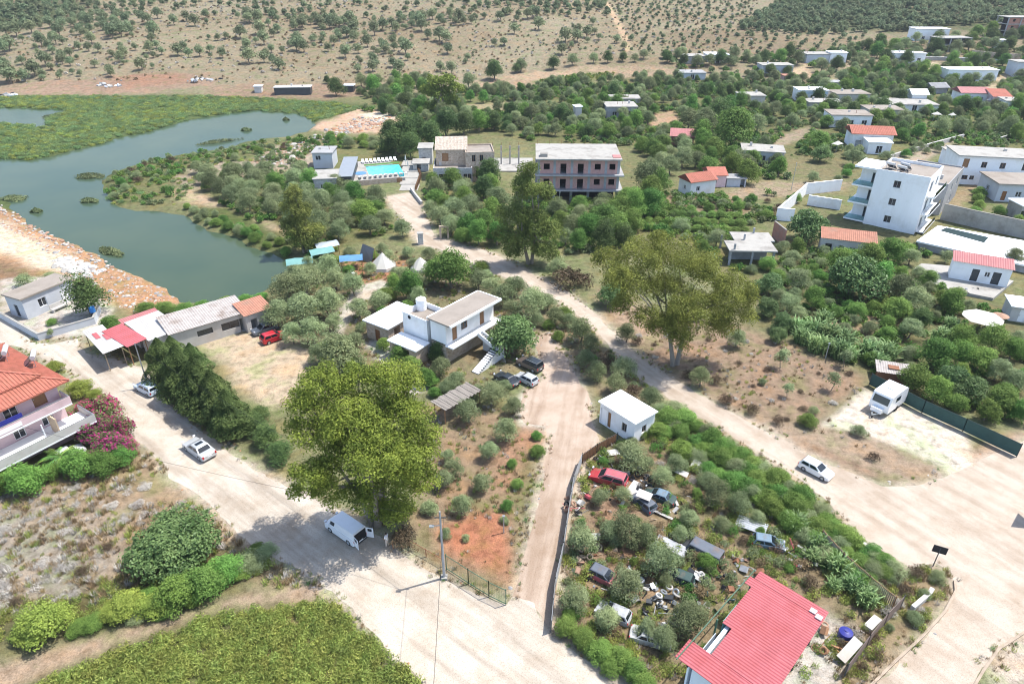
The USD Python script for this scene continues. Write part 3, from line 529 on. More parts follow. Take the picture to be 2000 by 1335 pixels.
def bld(name, label, cat, fr, h, wall='white_wall', ops=(), roof='slab', over=.3, rmat='roof_slab', thick=.22, par=.5, z0=None, group=None, rise=1.2, dm='door_brown', fm='white_paint', rot_extra=0, clutter=0, seed=0):
    o, rot, L, W = fr
    o = np.array(o, float)
    if z0 is not None: o[2] = z0
    path = thing(name, label, cat, o, rot, group)
    ov = over if roof != 'parapet' else 0.0
    top = h - (thick if roof in ('slab',) else .0)
    if roof in ('gable', 'hip', 'mono'): top = h
    body = mbox(ov, L - ov, ov, W - ov, -1.0, top)
    if roof == 'parapet': body = body - mbox(.18, L - .18, .18, W - .18, h - par, h + 1)
    todo = []
    for op in ops:
        face, c, zb, w, hh, kind = op[:6]; mt = op[6] if len(op) > 6 else dm
        ln = L if face in 'fb' else W
        c0, c1 = c * ln - w / 2, c * ln + w / 2
        c0, c1 = max(c0, ov + .15), min(c1, ln - ov - .15)
        dep = 1.6 if kind == 'void' else .26
        if face == 'f': b = mbox(c0, c1, ov - .2, ov + dep, zb, zb + hh)
        elif face == 'b': b = mbox(c0, c1, W - ov - dep, W - ov + .2, zb, zb + hh)
        elif face == 'l': b = mbox(ov - .2, ov + dep, c0, c1, zb, zb + hh)
        else: b = mbox(L - ov - dep, L - ov + .2, c0, c1, zb, zb + hh)
        body = body - b; todo.append((face, c0, c1, zb, zb + hh, kind, mt))
    part(path, 'wall', MB().man(body), wall)
    for face, c0, c1, s0, s1, kind, mt in todo:
        if kind != 'void': opening_parts(path, face, c0, c1, s0, s1, L, W, ov, kind, fm, mt)
    if roof == 'slab':
        part(path, 'roof', MB().man(mbox(0, L, 0, W, h - thick + .003, h)), rmat)
    elif roof == 'parapet':
        part(path, 'roof', MB().box(.19, L - .19, .19, W - .19, h - par - .1, h - par + .02), rmat)
    elif roof == 'mono':
        mb = corr(MB(), -.25, L + .25, -.25, W + .25, h + .06, 0, rise / W, pitch=.5 if L > 14 else .35, amp=.035, along='y')
        part(path, 'roof', mb, rmat)
        part(path, 'gable_wall', MB().add([(.01, .01, h), (L - .01, .01, h), (L - .01, W - .01, h), (.01, W - .01, h), (.01, W - .01, h + rise * .97), (L - .01, W - .01, h + rise * .97)], [(0, 1, 5, 4), (1, 2, 5, 5), (0, 4, 3, 3), (3, 4, 5, 2)]), wall)
    elif roof in ('gable', 'hip'):
        e = .35; pk = .35 * W if roof == 'hip' else -0.0
        # ridge along x, halfway
        r0, r1 = (W / 2, L - W / 2) if roof == 'hip' and L > W else (-e, L + e)
        v = [(-e, -e, h), (L + e, -e, h), (L + e, W + e, h), (-e, W + e, h), (r0, W / 2, h + rise), (r1, W / 2, h + rise)]
        th = .12; vv = v + [(x, y, z - th) for x, y, z in v]
        fc = [(0, 1, 5, 4), (2, 3, 4, 5), (1, 2, 5, 5), (3, 0, 4, 4)]
        mb = MB().add(vv, fc + [tuple(k + 6 for k in f[::-1]) for f in fc] + [(0, 6, 7, 1), (1, 7, 8, 2), (2, 8, 9, 3), (3, 9, 6, 0)])
        if roof == 'gable':
            part(path, 'gable_wall', MB().add([(.02, .02, h), (.02, W - .02, h), (.02, W / 2, h + rise * .96), (L - .02, .02, h), (L - .02, W - .02, h), (L - .02, W / 2, h + rise * .96)], [(0, 2, 1, 1), (3, 4, 5, 5)]), wall)
        part(path, 'roof', mb, rmat)
        # tile courses: slim ridges down both long slopes
        n = int((L + 2 * e) / .45)
        if L > 5:
            mb = MB()
            for k in range(1, n):
                x = -e + k * .45; yl = W / 2
                if roof == 'hip' and L > W: yl = min(W / 2, max(.0, min(x + e, L + e - x)) * (W / 2 + e) / (W / 2 + e)) ; yl = min(yl, W / 2)
                s = (rise) / (W / 2 + e)
                for sg_ in (0, 1):
                    y0_, y1_ = -e, (yl if roof == 'gable' else min(W / 2, -e + min(x + e, L + e - x) * (W / 2 + e) / max(.01, W / 2 + e)))
                    p = [(x, y0_, h + .02), (x, y1_, h + .02 + s * (y1_ - y0_))]
                    if sg_: p = [(a, W - b, c) for a, b, c in p]
                    if abs(y1_ - y0_) > .2: mb.bar(p[0], p[1], .16, .07)
            part(path, 'tile_row', mb, rmat)
    if clutter:
        rng = random.Random(seed)
        for _ in range(clutter):
            x, y = rng.uniform(.15, .8) * L, rng.uniform(.2, .8) * W; z = h if roof == 'slab' else h - par
            k = rng.choice(['chimney', 'roof_box', 'pipe'])
            if k == 'pipe': part(path, 'pipe', MB().cyl((x, y, z), .07, .9, 6), 'rust')
            else: part(path, k, MB().box(x - .3, x + .3, y - .25, y + .25, z, z + (.9 if k == 'chimney' else .5)), 'white_old')
    return path, fr
def loc2(fr, x, y, z=0):
    o, r = np.array(fr[0]), fr[1]
    return o + np.array([math.cos(r) * x - math.sin(r) * y, math.sin(r) * x + math.cos(r) * y, z])
def wall_run(name, label, cat, pts, h, thick, material, cap=None, group=None, base=-.4, z=0, px=True):
    q = PP(pts, z) if px else np.asarray(pts, float)
    if px and len(q) and P(*pts[0], z)[1] > 270: zz = [gh(a, b) for a, b in q]
    else: zz = [max(-.2, gh(a, b)) if a is not None else 0 for a, b in q]
    o = np.array([q[0][0], q[0][1], 0])
    path = thing(name, label, cat, o, 0, group)
    def body(t, z0, z1):
        mb = MB()
        ls = sg.LineString(q - o[:2]).buffer(t / 2, cap_style='flat', join_style='mitre')
        g = trimesh.creation.extrude_polygon(ls, 1.0, engine='earcut'); v = np.array(g.vertices); up = v[:, 2] > .5
        d = np.array([[np.hypot(*(p[:2] + o[:2] - c)) for c in q] for p in v]).argmin(1); zb = np.array(zz)[d]
        v[:, 2] = np.where(up, zb + z1, zb + z0); return mb.add(v, g.faces)
    part(path, 'wall', body(thick, base, h), material)
    if cap: part(path, 'coping', body(thick + .08, h + .003, h + .08), cap)
    return path
def solar_heater(fr, x, y, z, rot, label):
    p = loc2(fr, x, y, z); path = thing('solar_water_heater', label, 'solar heater', p, fr[1] + rot)
    s = math.radians(40); c, n = math.cos(s), math.sin(s)
    f = MB()
    for sx in (-.75, .75):
        f.bar((sx, 0, 0), (sx, 1.5 * c, 1.5 * n), .05); f.bar((sx, 1.5 * c, 0), (sx, 1.5 * c, 1.5 * n), .05); f.bar((sx, 0, .02), (sx, 1.5 * c, .02), .05)
    part(path, 'frame', f, 'galv')
    m = MB().add([(-.85, -.05, .10), (.85, -.05, .10), (.85, 1.35 * c, .1 + 1.4 * n), (-.85, 1.35 * c, .1 + 1.4 * n), (-.85, -.1, .16), (.85, -.1, .16), (.85, 1.35 * c - .05, .16 + 1.4 * n), (-.85, 1.35 * c - .05, .16 + 1.4 * n)],
                 [(3, 2, 1, 0), (4, 5, 6, 7), (0, 1, 5, 4), (1, 2, 6, 5), (2, 3, 7, 6), (3, 0, 4, 7)])
    part(path, 'panel', m, 'solar'); part(path, 'tank', MB().cyl((-.95, 1.5 * c, 1.5 * n + .25), .27, 1.9, 14, 0), 'metal_white', smooth=50)
    return path
def water_tank(p, r, h, material, label, legs=0.0):
    path = thing('water_tank', label, 'water tank', p)
    t = np.linspace(0, 2 * np.pi, 17)
    prof = np.array([(0.001, 0), (r, 0), (r, h * .28), (r * .95, h * .30), (r, h * .33), (r, h * .62), (r * .95, h * .65), (r, h * .68), (r, h * .86), (r * .55, h * .97), (r * .3, h), (0.001, h)]); prof[:, 1] += legs
    part(path, 'tank', MB().tm(trimesh.creation.revolve(prof, sections=18)), material, smooth=40)
    part(path, 'lid', MB().cyl((0, 0, legs + h), r * .28, .06, 12), material)
    if legs:
        f = MB()
        for a in (.8, 2.4, 3.9, 5.5): f.bar((r * .8 * math.cos(a), r * .8 * math.sin(a), 0), (r * .8 * math.cos(a), r * .8 * math.sin(a), legs), .07)
        f.box(-r * .9, r * .9, -r * .9, r * .9, legs - .08, legs - .005); part(path, 'stand', f, 'steel_dark')
    return path

# ------------------------------------------------------------------ houses in the foreground and middle distance
W_, D_, V_, S_ = 'window', 'door', 'void', 'shutter'
# central two-storey house with outside stair
FH = frame3((833.7, 620.8), (880.7, 639), (981.2, 585.3), 6.3)
o, r, L, Wd = FH
path = thing('stair_house', 'two-storey white house with stone ground floor and outside white stair', 'house', o, r)
bal = 1.25
up = mbox(.25, L - .3, bal, Wd - .25, 3.0, 6.08)
hole = [(2.1, 3.05, 1.0, 2.1), (4.2, 3.95, 1.3, 1.2), (8.2, 3.05, 1.0, 2.1)]
sc = L / 11.2
for a, zb, w, hh in hole: up = up - mbox(a * sc - w / 2, a * sc + w / 2, bal - .2, bal + .25, zb, zb + hh)
part(path, 'upper_wall', MB().man(up), 'white_wall')
part(path, 'lower_wall', MB().man(mbox(.25, L - .3, bal + .1, Wd - .25, -.5, 2.8)), 'stone_wall')
part(path, 'roof', MB().man(mbox(0, L, .3, Wd, 6.083, 6.3) ), 'roof_slab')
part(path, 'roof_edge', MB().box(0, L, .05, .297, 6.04, 6.36).box(L - .001 + .003, L + .2, .05, Wd, 6.04, 6.36).box(0, L, Wd + .003, Wd + .18, 6.1, 6.40), 'white_paint')
part(path, 'balcony', MB().box(.1, L + .1, -.05, bal + .1 - .003, 2.78, 2.98), 'white_paint')
b = MB()
for k in range(26):
    x = .2 + k * (L - .3) / 25
    if abs(x - 6.0 * sc) > .75: b.bar((x, 0, 2.98), (x, 0, 3.88), .025)
b.bar((.2, 0, 3.9), (5.3 * sc, 0, 3.9), .05); b.bar((6.8 * sc, 0, 3.9), (L - .1, 0, 3.9), .05)
part(path, 'railing', b, 'steel_grey')
for k, (a, zb, w, hh) in enumerate(hole):
    opening_parts(path, 'f', a * sc - w / 2, a * sc + w / 2, zb, zb + hh, L, Wd, bal, D_ if k != 1 else W_, 'wood', 'wood')
# lower back terrace with parapet, to the left
tl = MB().man(mbox(-.0, 4.2, Wd + .18, Wd + 5.0, -.5, 5.7) - mbox(.2, 4.0, Wd + .2, Wd + 4.8, 4.9, 7))
part(path, 'terrace_wall', tl, 'white_wall'); part(path, 'terrace_floor', MB().box(.21, 3.99, Wd + .21, Wd + 4.79, 4.8, 4.93), 'roof_slab')
part(path, 'vent', MB().cyl((-.03, Wd + 3.6, 5.2), .28, .06, 14, 0), 'dark')
# stair: first flight outward, second flight along the front back to the left
st = MB(); sx0, sx1 = 5.5 * sc, 6.6 * sc
n1, n2 = 6, 12; dz = 2.9 / (n1 + n2 + 1); run = .30
y_end = -.05 - n1 * .42
prof = [(-.05, 2.95)]
for k in range(n1):
    part(path, 'step', MB().box(sx0 + .16, sx1 - .16, -.05 - (k + 1) * .42, -.05 - k * .42 - .003, 2.95 - (k + 1) * dz - .12, 2.95 - (k + 1) * dz), 'concrete_grey')
zl = 2.95 - n1 * dz
part(path, 'landing', MB().box(sx0, sx1, y_end - 1.2, y_end - .003, zl - dz - .25, zl - dz), 'white_paint')
for side in (sx0, sx1 - .15):
    part(path, 'stair_wall', MB().add([(side, -.06, 2.6), (side + .15, -.06, 2.6), (side + .15, y_end, zl - .4), (side, y_end, zl - .4), (side, -.06, 3.25), (side + .15, -.06, 3.25), (side + .15, y_end, zl + .25), (side, y_end, zl + .25)], [(0, 3, 2, 1), (4, 5, 6, 7), (0, 1, 5, 4), (1, 2, 6, 5), (2, 3, 7, 6), (3, 0, 4, 7)]), 'white_paint')
zt = zl - dz
x_end = sx1 - 1.1 - n2 * .36
for k in range(n2):
    x1_ = sx1 - 1.1 - k * .36
    part(path, 'step', MB().box(x1_ - .36, x1_ - .003, y_end - 1.36, y_end - .06, zt - (k + 1) * dz - .06, zt - (k + 1) * dz), 'steel_dark')
v = [(sx1 - 1.1, zt - .1), (x_end, .1), (x_end, -.3), (sx1 - 1.1, -.3)]
part(path, 'stair_base', MB().prism([(a, b_) for a, b_ in v], 0, 1.0, ((0, y_end - .17, 0), (1, 0, 0), (0, 0, 1), (0, -1, 0))), 'white_wall')
part(path, 'stair_wall', MB().prism([(sx1, zt + .75), (sx1 - .95, zt + .6), (sx1 - 1.1, zt - .14), (x_end, .02), (x_end, -.3), (sx1, -.3)], 0, .14, ((0, y_end - 1.18, 0), (1, 0, 0), (0, 0, 1), (0, -1, 0))), 'white_wall')
part(path, 'stair_wall', MB().box(sx1 + .003, sx1 + .15, y_end - 1.32, -.1, -.3, zt + .72), 'white_wall')
water_tank(loc2(FH, 3.2, Wd + 4.4, 4.95), .75, 1.9, 'white_paint', 'white plastic water tank on the back terrace of the stair house')
bld('annexe', 'low stone annexe with flat white roof left of the stair house', 'outbuilding', frame3((704.8, 625.5), (757, 643), (828, 606), 3.0), 3.0, 'stone_wall_warm', [('f', .3, .1, 1.3, 2.2, V_), ('f', .65, .7, 1.3, 1.2, W_), ('l', .5, 0, 1.0, 2.0, D_)], 'slab', .35, 'white_paint', .16, fm='wood')
bld('annexe', 'small stone room with wide white slab roof in front of the annexe', 'outbuilding', frame3((759, 661.5), (812, 686), (838, 668), 2.7), 2.7, 'stone_wall_warm', [('l', .4, 0, 1.2, 2.1, V_)], 'slab', .25, 'white_paint', .16, z0=0)
# white hut
bld('white_hut', 'small white flat-roofed hut at the head of the scrap yard', 'hut', frame3((1168, 782.7), (1241.4, 828), (1286, 803), 3.1), 3.1, 'white_wall', [('l', .86, .1, .95, 2.2, S_, 'white_paint'), ('l', .70, .1, .5, 2.2, S_, 'wood'), ('l', .30, .9, .75, 1.2, W_), ('f', .5, .9, .8, 1.0, W_)], 'slab', .22, 'white_paint', .14, fm='wood_pale', z0=0)
# grey house by the lagoon
G1 = frame3((8, 572), (38, 585), (134, 540), 3.6)
bld('grey_house', 'pale grey single-storey house with sloping slab roof beside the lagoon bank', 'house', G1, 3.6, 'grey_wall', [('f', .36, 1.0, 1.3, 1.4, W_), ('f', .78, .1, 1.1, 2.1, D_, 'white_paint'), ('l', .5, .1, .9, 2.0, D_, 'steel_dark')], 'slab', .25, 'roof_slab', .25, z0=0)
wall_run('courtyard_wall', 'white concrete wall round the yard of the grey house', 'wall', [(-20, 608), (78, 664), (186, 632), (196, 606)], 1.1, .25, 'grey_wall', 'concrete_pale')
p = P(186, 622); water_tank((p[0], p[1], 0), .42, 1.0, 'tank_blue', 'blue barrel water tank on a stand by the courtyard wall', 1.2)
p = P(118, 604); pa = thing('garden_bench', 'white masonry bench under the tree in the grey courtyard', 'bench', (p[0], p[1], 0), G1[1])
part(pa, 'seat', MB().box(-1.3, 1.3, -.3, .3, .4, .55), 'white_old'); part(pa, 'leg', MB().box(-1.2, -1.0, -.25, .25, -.1, .397), 'white_old'); part(pa, 'leg', MB().box(1.0, 1.2, -.25, .25, -.1, .397), 'white_old'); part(pa, 'backrest', MB().box(-1.3, 1.3, .303, .42, .4, 1.2), 'white_old')
# shed roofs along the road
def canopy(name, label, fr, h, rmat, postmat, dz=0.2, along='y', pitch=.3, slabs=None, back=None):
    o, r, L, W = fr; path = thing(name, label, 'canopy', o, r)
    part(path, 'roof', corr(MB(), 0, L, 0, W, h, dz / L, 0, pitch, .025, along), rmat)
    for x in (.25, L - .25):
        for y in (.25, W - .25): part(path, 'post', MB().bar((x, y, -.3), (x, y, h + dz * x / L - .04), .1), postmat)
    b = MB(); b.bar((.1, .25, h - .12), (L - .1, .25, h - .12 + dz), .08); b.bar((.1, W - .25, h - .12), (L - .1, W - .25, h - .12 + dz), .08); part(path, 'beam', b, postmat)
    if slabs:
        for x0, x1, y0, y1 in slabs: part(path, 'roof_patch', MB().box(x0 * L, x1 * L, y0 * W, y1 * W, h + dz * (x0 + x1) / 2 + .03, h + dz * (x0 + x1) / 2 + .07), 'metal_red', label='red square roof sheet')
    if back: part(path, 'back_wall', MB().box(.1, L - .1, W - .3, W - .2, -.3, h - .2), back)
    return path
C1 = frame3((152, 650), (201, 691), (243, 678), 2.9)
canopy('carport', 'white sheet carport with two red squares in its roof beside the road', C1, 2.9, 'metal_white', 'wood_pale', .15, 'y', .3, [(.25, .48, .55, .78), (.60, .84, .40, .62)])
C2 = frame3((207, 644), (248, 678), (286, 661), 3.1)
canopy('roadside_stall', 'red sheet-roofed stall between the white carport and the hedge', C2, 3.1, 'metal_red', 'wood', .1, 'y', .3, back='wood')
C3 = frame3((231, 624), (240, 634), (312, 610), 3.0)
canopy('lean_to', 'narrow dull red lean-to roof behind the stall', C3, 3.0, 'metal_red_far', 'wood', .1, 'y', .3)
bld('sheet_shed', 'shed with whitish sheet roof between red stall and long barn', 'shed', frame3((252, 632), (292, 664), (352, 640), 2.9), 2.9, 'white_old', [('l', .5, 0, 1.2, 2, V_)], 'mono', 0, 'metal_white', rise=.25)
LB = frame3((316, 625), (331, 653), (478, 604), 3.0)
bld('long_barn', 'long low barn with stained asbestos roof behind the parking', 'barn', LB, 3.0, 'white_old', [('f', .42, 1.3, 2.2, .9, W_), ('f', .75, 1.0, 2.6, 1.2, W_), ('f', .93, 0, 1.3, 2.2, V_)], 'mono', 0, 'asbestos', rise=.5, fm='steel_dark')
bld('tiled_store', 'end store with old orange tile roof beside the parked dark car', 'outbuilding', frame3((466, 600), (478, 617), (524, 598), 2.9), 2.9, 'white_old', [('f', .3, 0, 1.0, 2.0, V_)], 'mono', 0, 'tile_old', rise=.6)

# pink villa at the left edge with hipped tile roof
def hip_faces(x0, x1, y0, y1, h, pitch):
    L, W = x1 - x0, y1 - y0; m = min(L, W) / 2; z = h + m * pitch
    if W >= L: r = [((x0 + x1) / 2, y0 + m, z), ((x0 + x1) / 2, y1 - m, z)]
    else: r = [(x0 + m, (y0 + y1) / 2, z), (x1 - m, (y0 + y1) / 2, z)]
    c = [(x0, y0, h), (x1, y0, h), (x1, y1, h), (x0, y1, h)]
    if W >= L: return [[c[0], c[1], r[0]], [c[1], c[2], r[1], r[0]], [c[2], c[3], r[1]], [c[3], c[0], r[0], r[1]]]
    return [[c[0], c[1], r[1], r[0]], [c[1], c[2], r[1]], [c[2], c[3], r[0], r[1]], [c[3], c[0], r[0]]]
def hip_roof(path, x0, x1, y0, y1, h, pitch, material, sp=.34, th=.14):
    mb, tr = MB(), MB()
    for f in hip_faces(x0, x1, y0, y1, h, pitch):
        f = np.array(f); lo = f - [0, 0, th]; n = len(f)
        mb.add(np.vstack([f, lo]), [(0, 1, 2, 3 if n == 4 else 2), tuple(k + n for k in ((2, 1, 0, 0) if n == 3 else (3, 2, 1, 0))), (0, n, n + 1, 1)])
        e = f[1] - f[0]; ln = np.linalg.norm(e); e /= ln
        top = f[2:]; up = np.cross([0, 0, 1.0], e)
        for k in range(1, int(ln / sp)):
            s = k * sp; best = 0
            # height reached on this face at distance s along the eave
            ring = [f[0]] + ([f[3]] if n == 4 else []) + [f[2], f[1]]
            for p, q in zip(ring[:-1], ring[1:]):
                a, b = (p - f[0]) @ e, (q - f[0]) @ e
                if min(a, b) <= s <= max(a, b) and abs(b - a) > 1e-6: best = p + (q - p) * (s - a) / (b - a)
            if np.ndim(best):
                p0 = f[0] + e * s
                if np.linalg.norm(best - p0) > .3: tr.bar(p0 + [0, 0, .03], best + [0, 0, .03], .17, .08)
        a, b = f[1], f[2]; tr.bar(a + [0, 0, .05], b + [0, 0, .05], .26, .14)
    part(path, 'roof', mb, material); part(path, 'tile_row', tr, material)
VC = P(135, 742, 8.0); vr = math.atan2(.838, .545); VL, VW = 13.0, 15.0
vo = VC - np.array([math.cos(vr), math.sin(vr), 0]) * VL; vo[2] = 0
VF = (vo, vr, VL, VW)
path = thing('pink_villa', 'three-storey pink villa with red hipped tile roof and white balconies', 'house', vo, vr)
body = mbox(.3, VL - .8, 1.9, VW - .9, -1, 7.85)
ops = []
for a in (1.6, 4.4, 7.2, 10.2):
    ops.append((a - .7, a + .7, 5.5, 7.5)); ops.append((a - .6, a + .6, 2.85, 4.9))
for a0, a1, s0, s1 in ops: body = body - mbox(a0, a1, 1.7, 2.16, s0, s1)
part(path, 'wall', MB().man(body), 'pink_wall')
for k, (a0, a1, s0, s1) in enumerate(ops): opening_parts(path, 'f', a0, a1, s0, s1, VL, VW, 1.9, W_ if k % 3 else D_, 'white_paint', 'wood')
for f_, z_ in (('r', 5.8), ('r', 3.2)):
    for c in (4, 9): opening_parts(path, 'r', c - .6, c + .6, z_, z_ + 1.2, VL, VW, .797, W_)
hip_roof(path, -.2, VL, 0, VW, 8.0, .36, 'tile_red'); hip_roof(path, 1.6, VL - 1.8, 1.9, VW - 1.8, 8.95, .36, 'tile_red')
def balcony(z, y0, x0, x1, wallm, hgt, glass=False):
    part(path, 'balcony', MB().box(x0, x1, y0, 1.897, z - .22, z), 'white_paint')
    m = MB().box(x0, x1, y0, y0 + .14, z + .003, z + hgt).box(x1 - .14, x1, y0 + .143, 1.897, z + .003, z + hgt).box(x0, x0 + .14, y0 + .143, 1.897, z + .003, z + hgt)
    part(path, 'parapet', m, wallm)
    part(path, 'rail', MB().box(x0 + .05, x1 - .03, y0 + .03, y0 + .1, z + hgt + .05, z + hgt + .10).box(x1 - .10, x1 - .04, y0 + .1, 1.89, z + hgt + .05, z + hgt + .10), 'galv')
balcony(5.35, -.15, .0, VL - .6, 'pink_wall', .85)
balcony(2.7, -1.6, .0, VL + .6, 'white_old', .85)
part(path, 'awning', MB().box(1.2, 7.6, .1, .2, 6.25, 6.75), 'blue_deep')
part(path, 'parapet_band', MB().box(1.0, 7.2, -.17, -.153, 5.5, 6.0), 'white_paint')
part(path, 'terrace_wall', MB().box(VL - 3.2, VL - 3.05, -1.2, .6, 2.72, 5.0), 'tan_wall')
for a in (3.2, 8.4): part(path, 'column', MB().cyl((a, -1.3, 2.71), .07, 2.5, 8), 'white_paint')
for (x, y), w in (((VL - 3.2, 8.6), 'nearest the ridge'), ((VL - 1.6, 6.0), 'nearest the eave')):
    solar_heater(VF, x, y, 8.0 + (VL - x) * .36 + .1, math.radians(-120), f'solar water heater on the villa roof, {w}')
p = P(118, 868); pa = thing('garden_wall', 'pink garden wall piece with tiled top between villa and bougainvillea', 'wall', (p[0], p[1], 0), vr)
part(pa, 'wall', MB().box(-1.6, 1.6, -.12, .12, -.2, 1.9), 'pink_wall'); part(pa, 'coping', MB().box(-1.7, 1.7, -.3, .3, 1.903, 2.0), 'tile_red')

# red-roofed workshop, bottom right
WZ = 4.4
p1, p2 = P(1483, 1113, WZ), P(1617, 1197, WZ)
p3 = P(1540, 1335, WZ)
wr = math.atan2(p2[1] - p1[1], p2[0] - p1[0])
wr2 = math.atan2(p2[1] - p3[1], p2[0] - p3[0]) - math.pi / 2
wr = (wr + wr2) / 2
def wloc(px, py, z=WZ):
    q = P(px, py, z) - p1; return q[0] * math.cos(wr) + q[1] * math.sin(wr), -q[0] * math.sin(wr) + q[1] * math.cos(wr)
WL = wloc(1617, 1197)[0]
y_a, x_a = wloc(1411, 1215)[1], wloc(1411, 1215)[0]
y_b, x_b = wloc(1374, 1266)[1], wloc(1374, 1266)[0]
x_c, y_c = wloc(1323, 1284)
xx1 = wloc(1476, 1130); xx2 = wloc(1416, 1221)
path = thing('workshop', 'workshop with stepped red corrugated roof at the edge of the scrap yard', 'workshop', (p1[0], p1[1], 0), wr)
for x0, ya, yb in ((0.1, 0, xx1[1]), (xx1[0] - .5, xx1[1] - .005, xx1[1] - 1.0), (x_a, xx1[1] - 1.005, y_a), (xx2[0] + .5, y_a - .005, y_b), (x_c - .2, y_b - .005, y_c)):
    part(path, 'roof_sheet', corr(MB(), x0, WL, yb, ya, WZ, -.02, 0, .27, .034, 'x', seg=6), 'metal_red')
part(path, 'wall', MB().man(mbox(.6, WL - .8, y_c + .3, -.4, -.5, WZ - .3) - mbox(.9, WL - 1.1, y_c + .6, -.7, -.2, WZ)), 'blue_wall')
part(path, 'eaves_beam', MB().bar((WL - .2, 0, WZ - .25), (WL - .2, y_c, WZ - .25), .12).bar((.3, y_b, WZ - .2), (.3, y_c, WZ - .2), .12), 'steel_dark')
fr_ = MB()
a, b_ = wloc(1323, 1290), wloc(1480, 1116)
fr_.bar((a[0] - .1, a[1], WZ + .1), (b_[0] - .25, b_[1], WZ + .1), .08); part(path, 'gutter_pipe', fr_, 'steel_green')
for yy in (y_b, y_a, -1.0): part(path, 'post', MB().bar((-.1, yy, -.2), (-.1, yy, WZ), .12), 'steel_green')
part(path, 'side_screen', MB().box(.15, .22, y_a - .5, y_b + .4, .3, WZ - .9), 'metal_grey')
part(path, 'side_screen', MB().box(.15, .22, xx1[1] - 3.0, y_a + .6, .9, WZ - .5), 'tarp_teal')
part(path, 'side_wall', MB().box(.2, .35, y_c + .3, y_b - .4, -.2, WZ - .25), 'blue_wall')
for c in ((1590, 1190), (1601, 1202)):
    q = wloc(*c); part(path, 'roof_flashing', MB().box(q[0] - .25, q[0] + .25, q[1] - .35, q[1] + .1, WZ - .02 * q[0] + .03, WZ - .02 * q[0] + .12), 'metal_white')
for yy in (-3, -6): part(path, 'downpipe', MB().tube([(WL - .1, yy, WZ - .3), (WL - .1, yy - .1, WZ - 1.2), (WL - .75, yy - .2, WZ - 1.8), (WL - .75, yy - .2, 0)], .05), 'steel_dark')

# pool resort: sheds, stone house, pool terrace
bld('pool_shed', 'grey stone changing house with pale slab roof at the left of the pool', 'outbuilding', frame3((606, 332), (609, 350), (657, 350), 4.0), 4.0, 'stone_wall_grey', [('f', .38, 1.6, .9, 1.0, W_), ('f', .62, 1.6, .9, 1.0, W_)], 'slab', .25, 'concrete_pale', .2)
bld('pool_bar', 'open bar with light metal mono-pitch roof beside the pool', 'outbuilding', frame3((656, 307), (657, 345), (687, 345), 3.6), 3.6, 'steel_dark', [('f', .5, 0.1, 3.4, 2.6, V_)], 'slab', .25, 'galv', .14)
PS2 = frame_at(632, 330, 42, 7.0, 2)
bld('store_room', 'grey flat-roofed store behind the changing house with leaning poles', 'outbuilding', PS2, 4.2, 'grey_wall', [('f', .3, 2.2, 1.4, 1.2, W_)], 'slab', .3, 'concrete_grey', .2, clutter=2, seed=3)
SH = frame3((842, 318), (846, 331), (920, 325), 3.6)
SH = (SH[0], math.radians(3), SH[2], 9.0)
bld('stone_house', 'two-level stone guest house with terrace above the pool garden', 'house', SH, 3.9, 'stone_wall_grey', [('f', .19, 1.0, 1.0, 1.4, W_), ('f', .30, 1.0, 1.0, 1.4, W_), ('f', .64, 0.1, 1.3, 2.3, D_), ('f', .82, 1.0, .9, 1.4, W_), ('f', .93, 1.0, .9, 1.4, W_)], 'parapet', 0, 'roof_slab', par=.5, clutter=3, seed=5, fm='wood')
q = loc2(SH, .6, 4.2)
bld('stone_house_upper', 'upper storey block of the stone guest house under a mono-pitch roof', 'house', (np.array([q[0], q[1], 0]), SH[1], SH[2] * .80, 6.5), 7.2, 'stone_wall_warm', [('f', .3, 4.4, 1.6, 2.0, D_, 'wood'), ('l', .5, 4.8, 1.0, 1.2, W_)], 'mono', 0, 'stone_tiles', rise=1.5)
q = loc2(SH, SH[2] * .84, 1.5)
bld('stone_wing', 'tall stone wing with paired windows and outside stair, right of the guest house', 'house', (np.array([q[0], q[1], 0]), SH[1] + math.radians(4), 7.0, 8.0), 7.2, 'stone_wall_warm', [('f', .28, 4.9, .9, 1.6, W_), ('f', .55, 4.9, .9, 1.6, W_), ('f', .4, .8, .8, 2.0, W_)], 'parapet', 0, 'roof_slab', par=.4, fm='wood')
# terraces stepping down left of the stone house
for k, (cx, cy, w, d, h) in enumerate(((832, 322, 30, 6, 4.4), (822, 336, 34, 5, 2.2))):
    bld('stone_terrace', f'{"upper" if k == 0 else "lower"} stone terrace block with pale roof at the left of the guest house', 'terrace', frame_at(cx, cy, w, d, 3), h, 'stone_wall_grey', [('f', .4, .6, 1.0, 1.3, V_)], 'slab', .3, 'concrete_pale', .2)
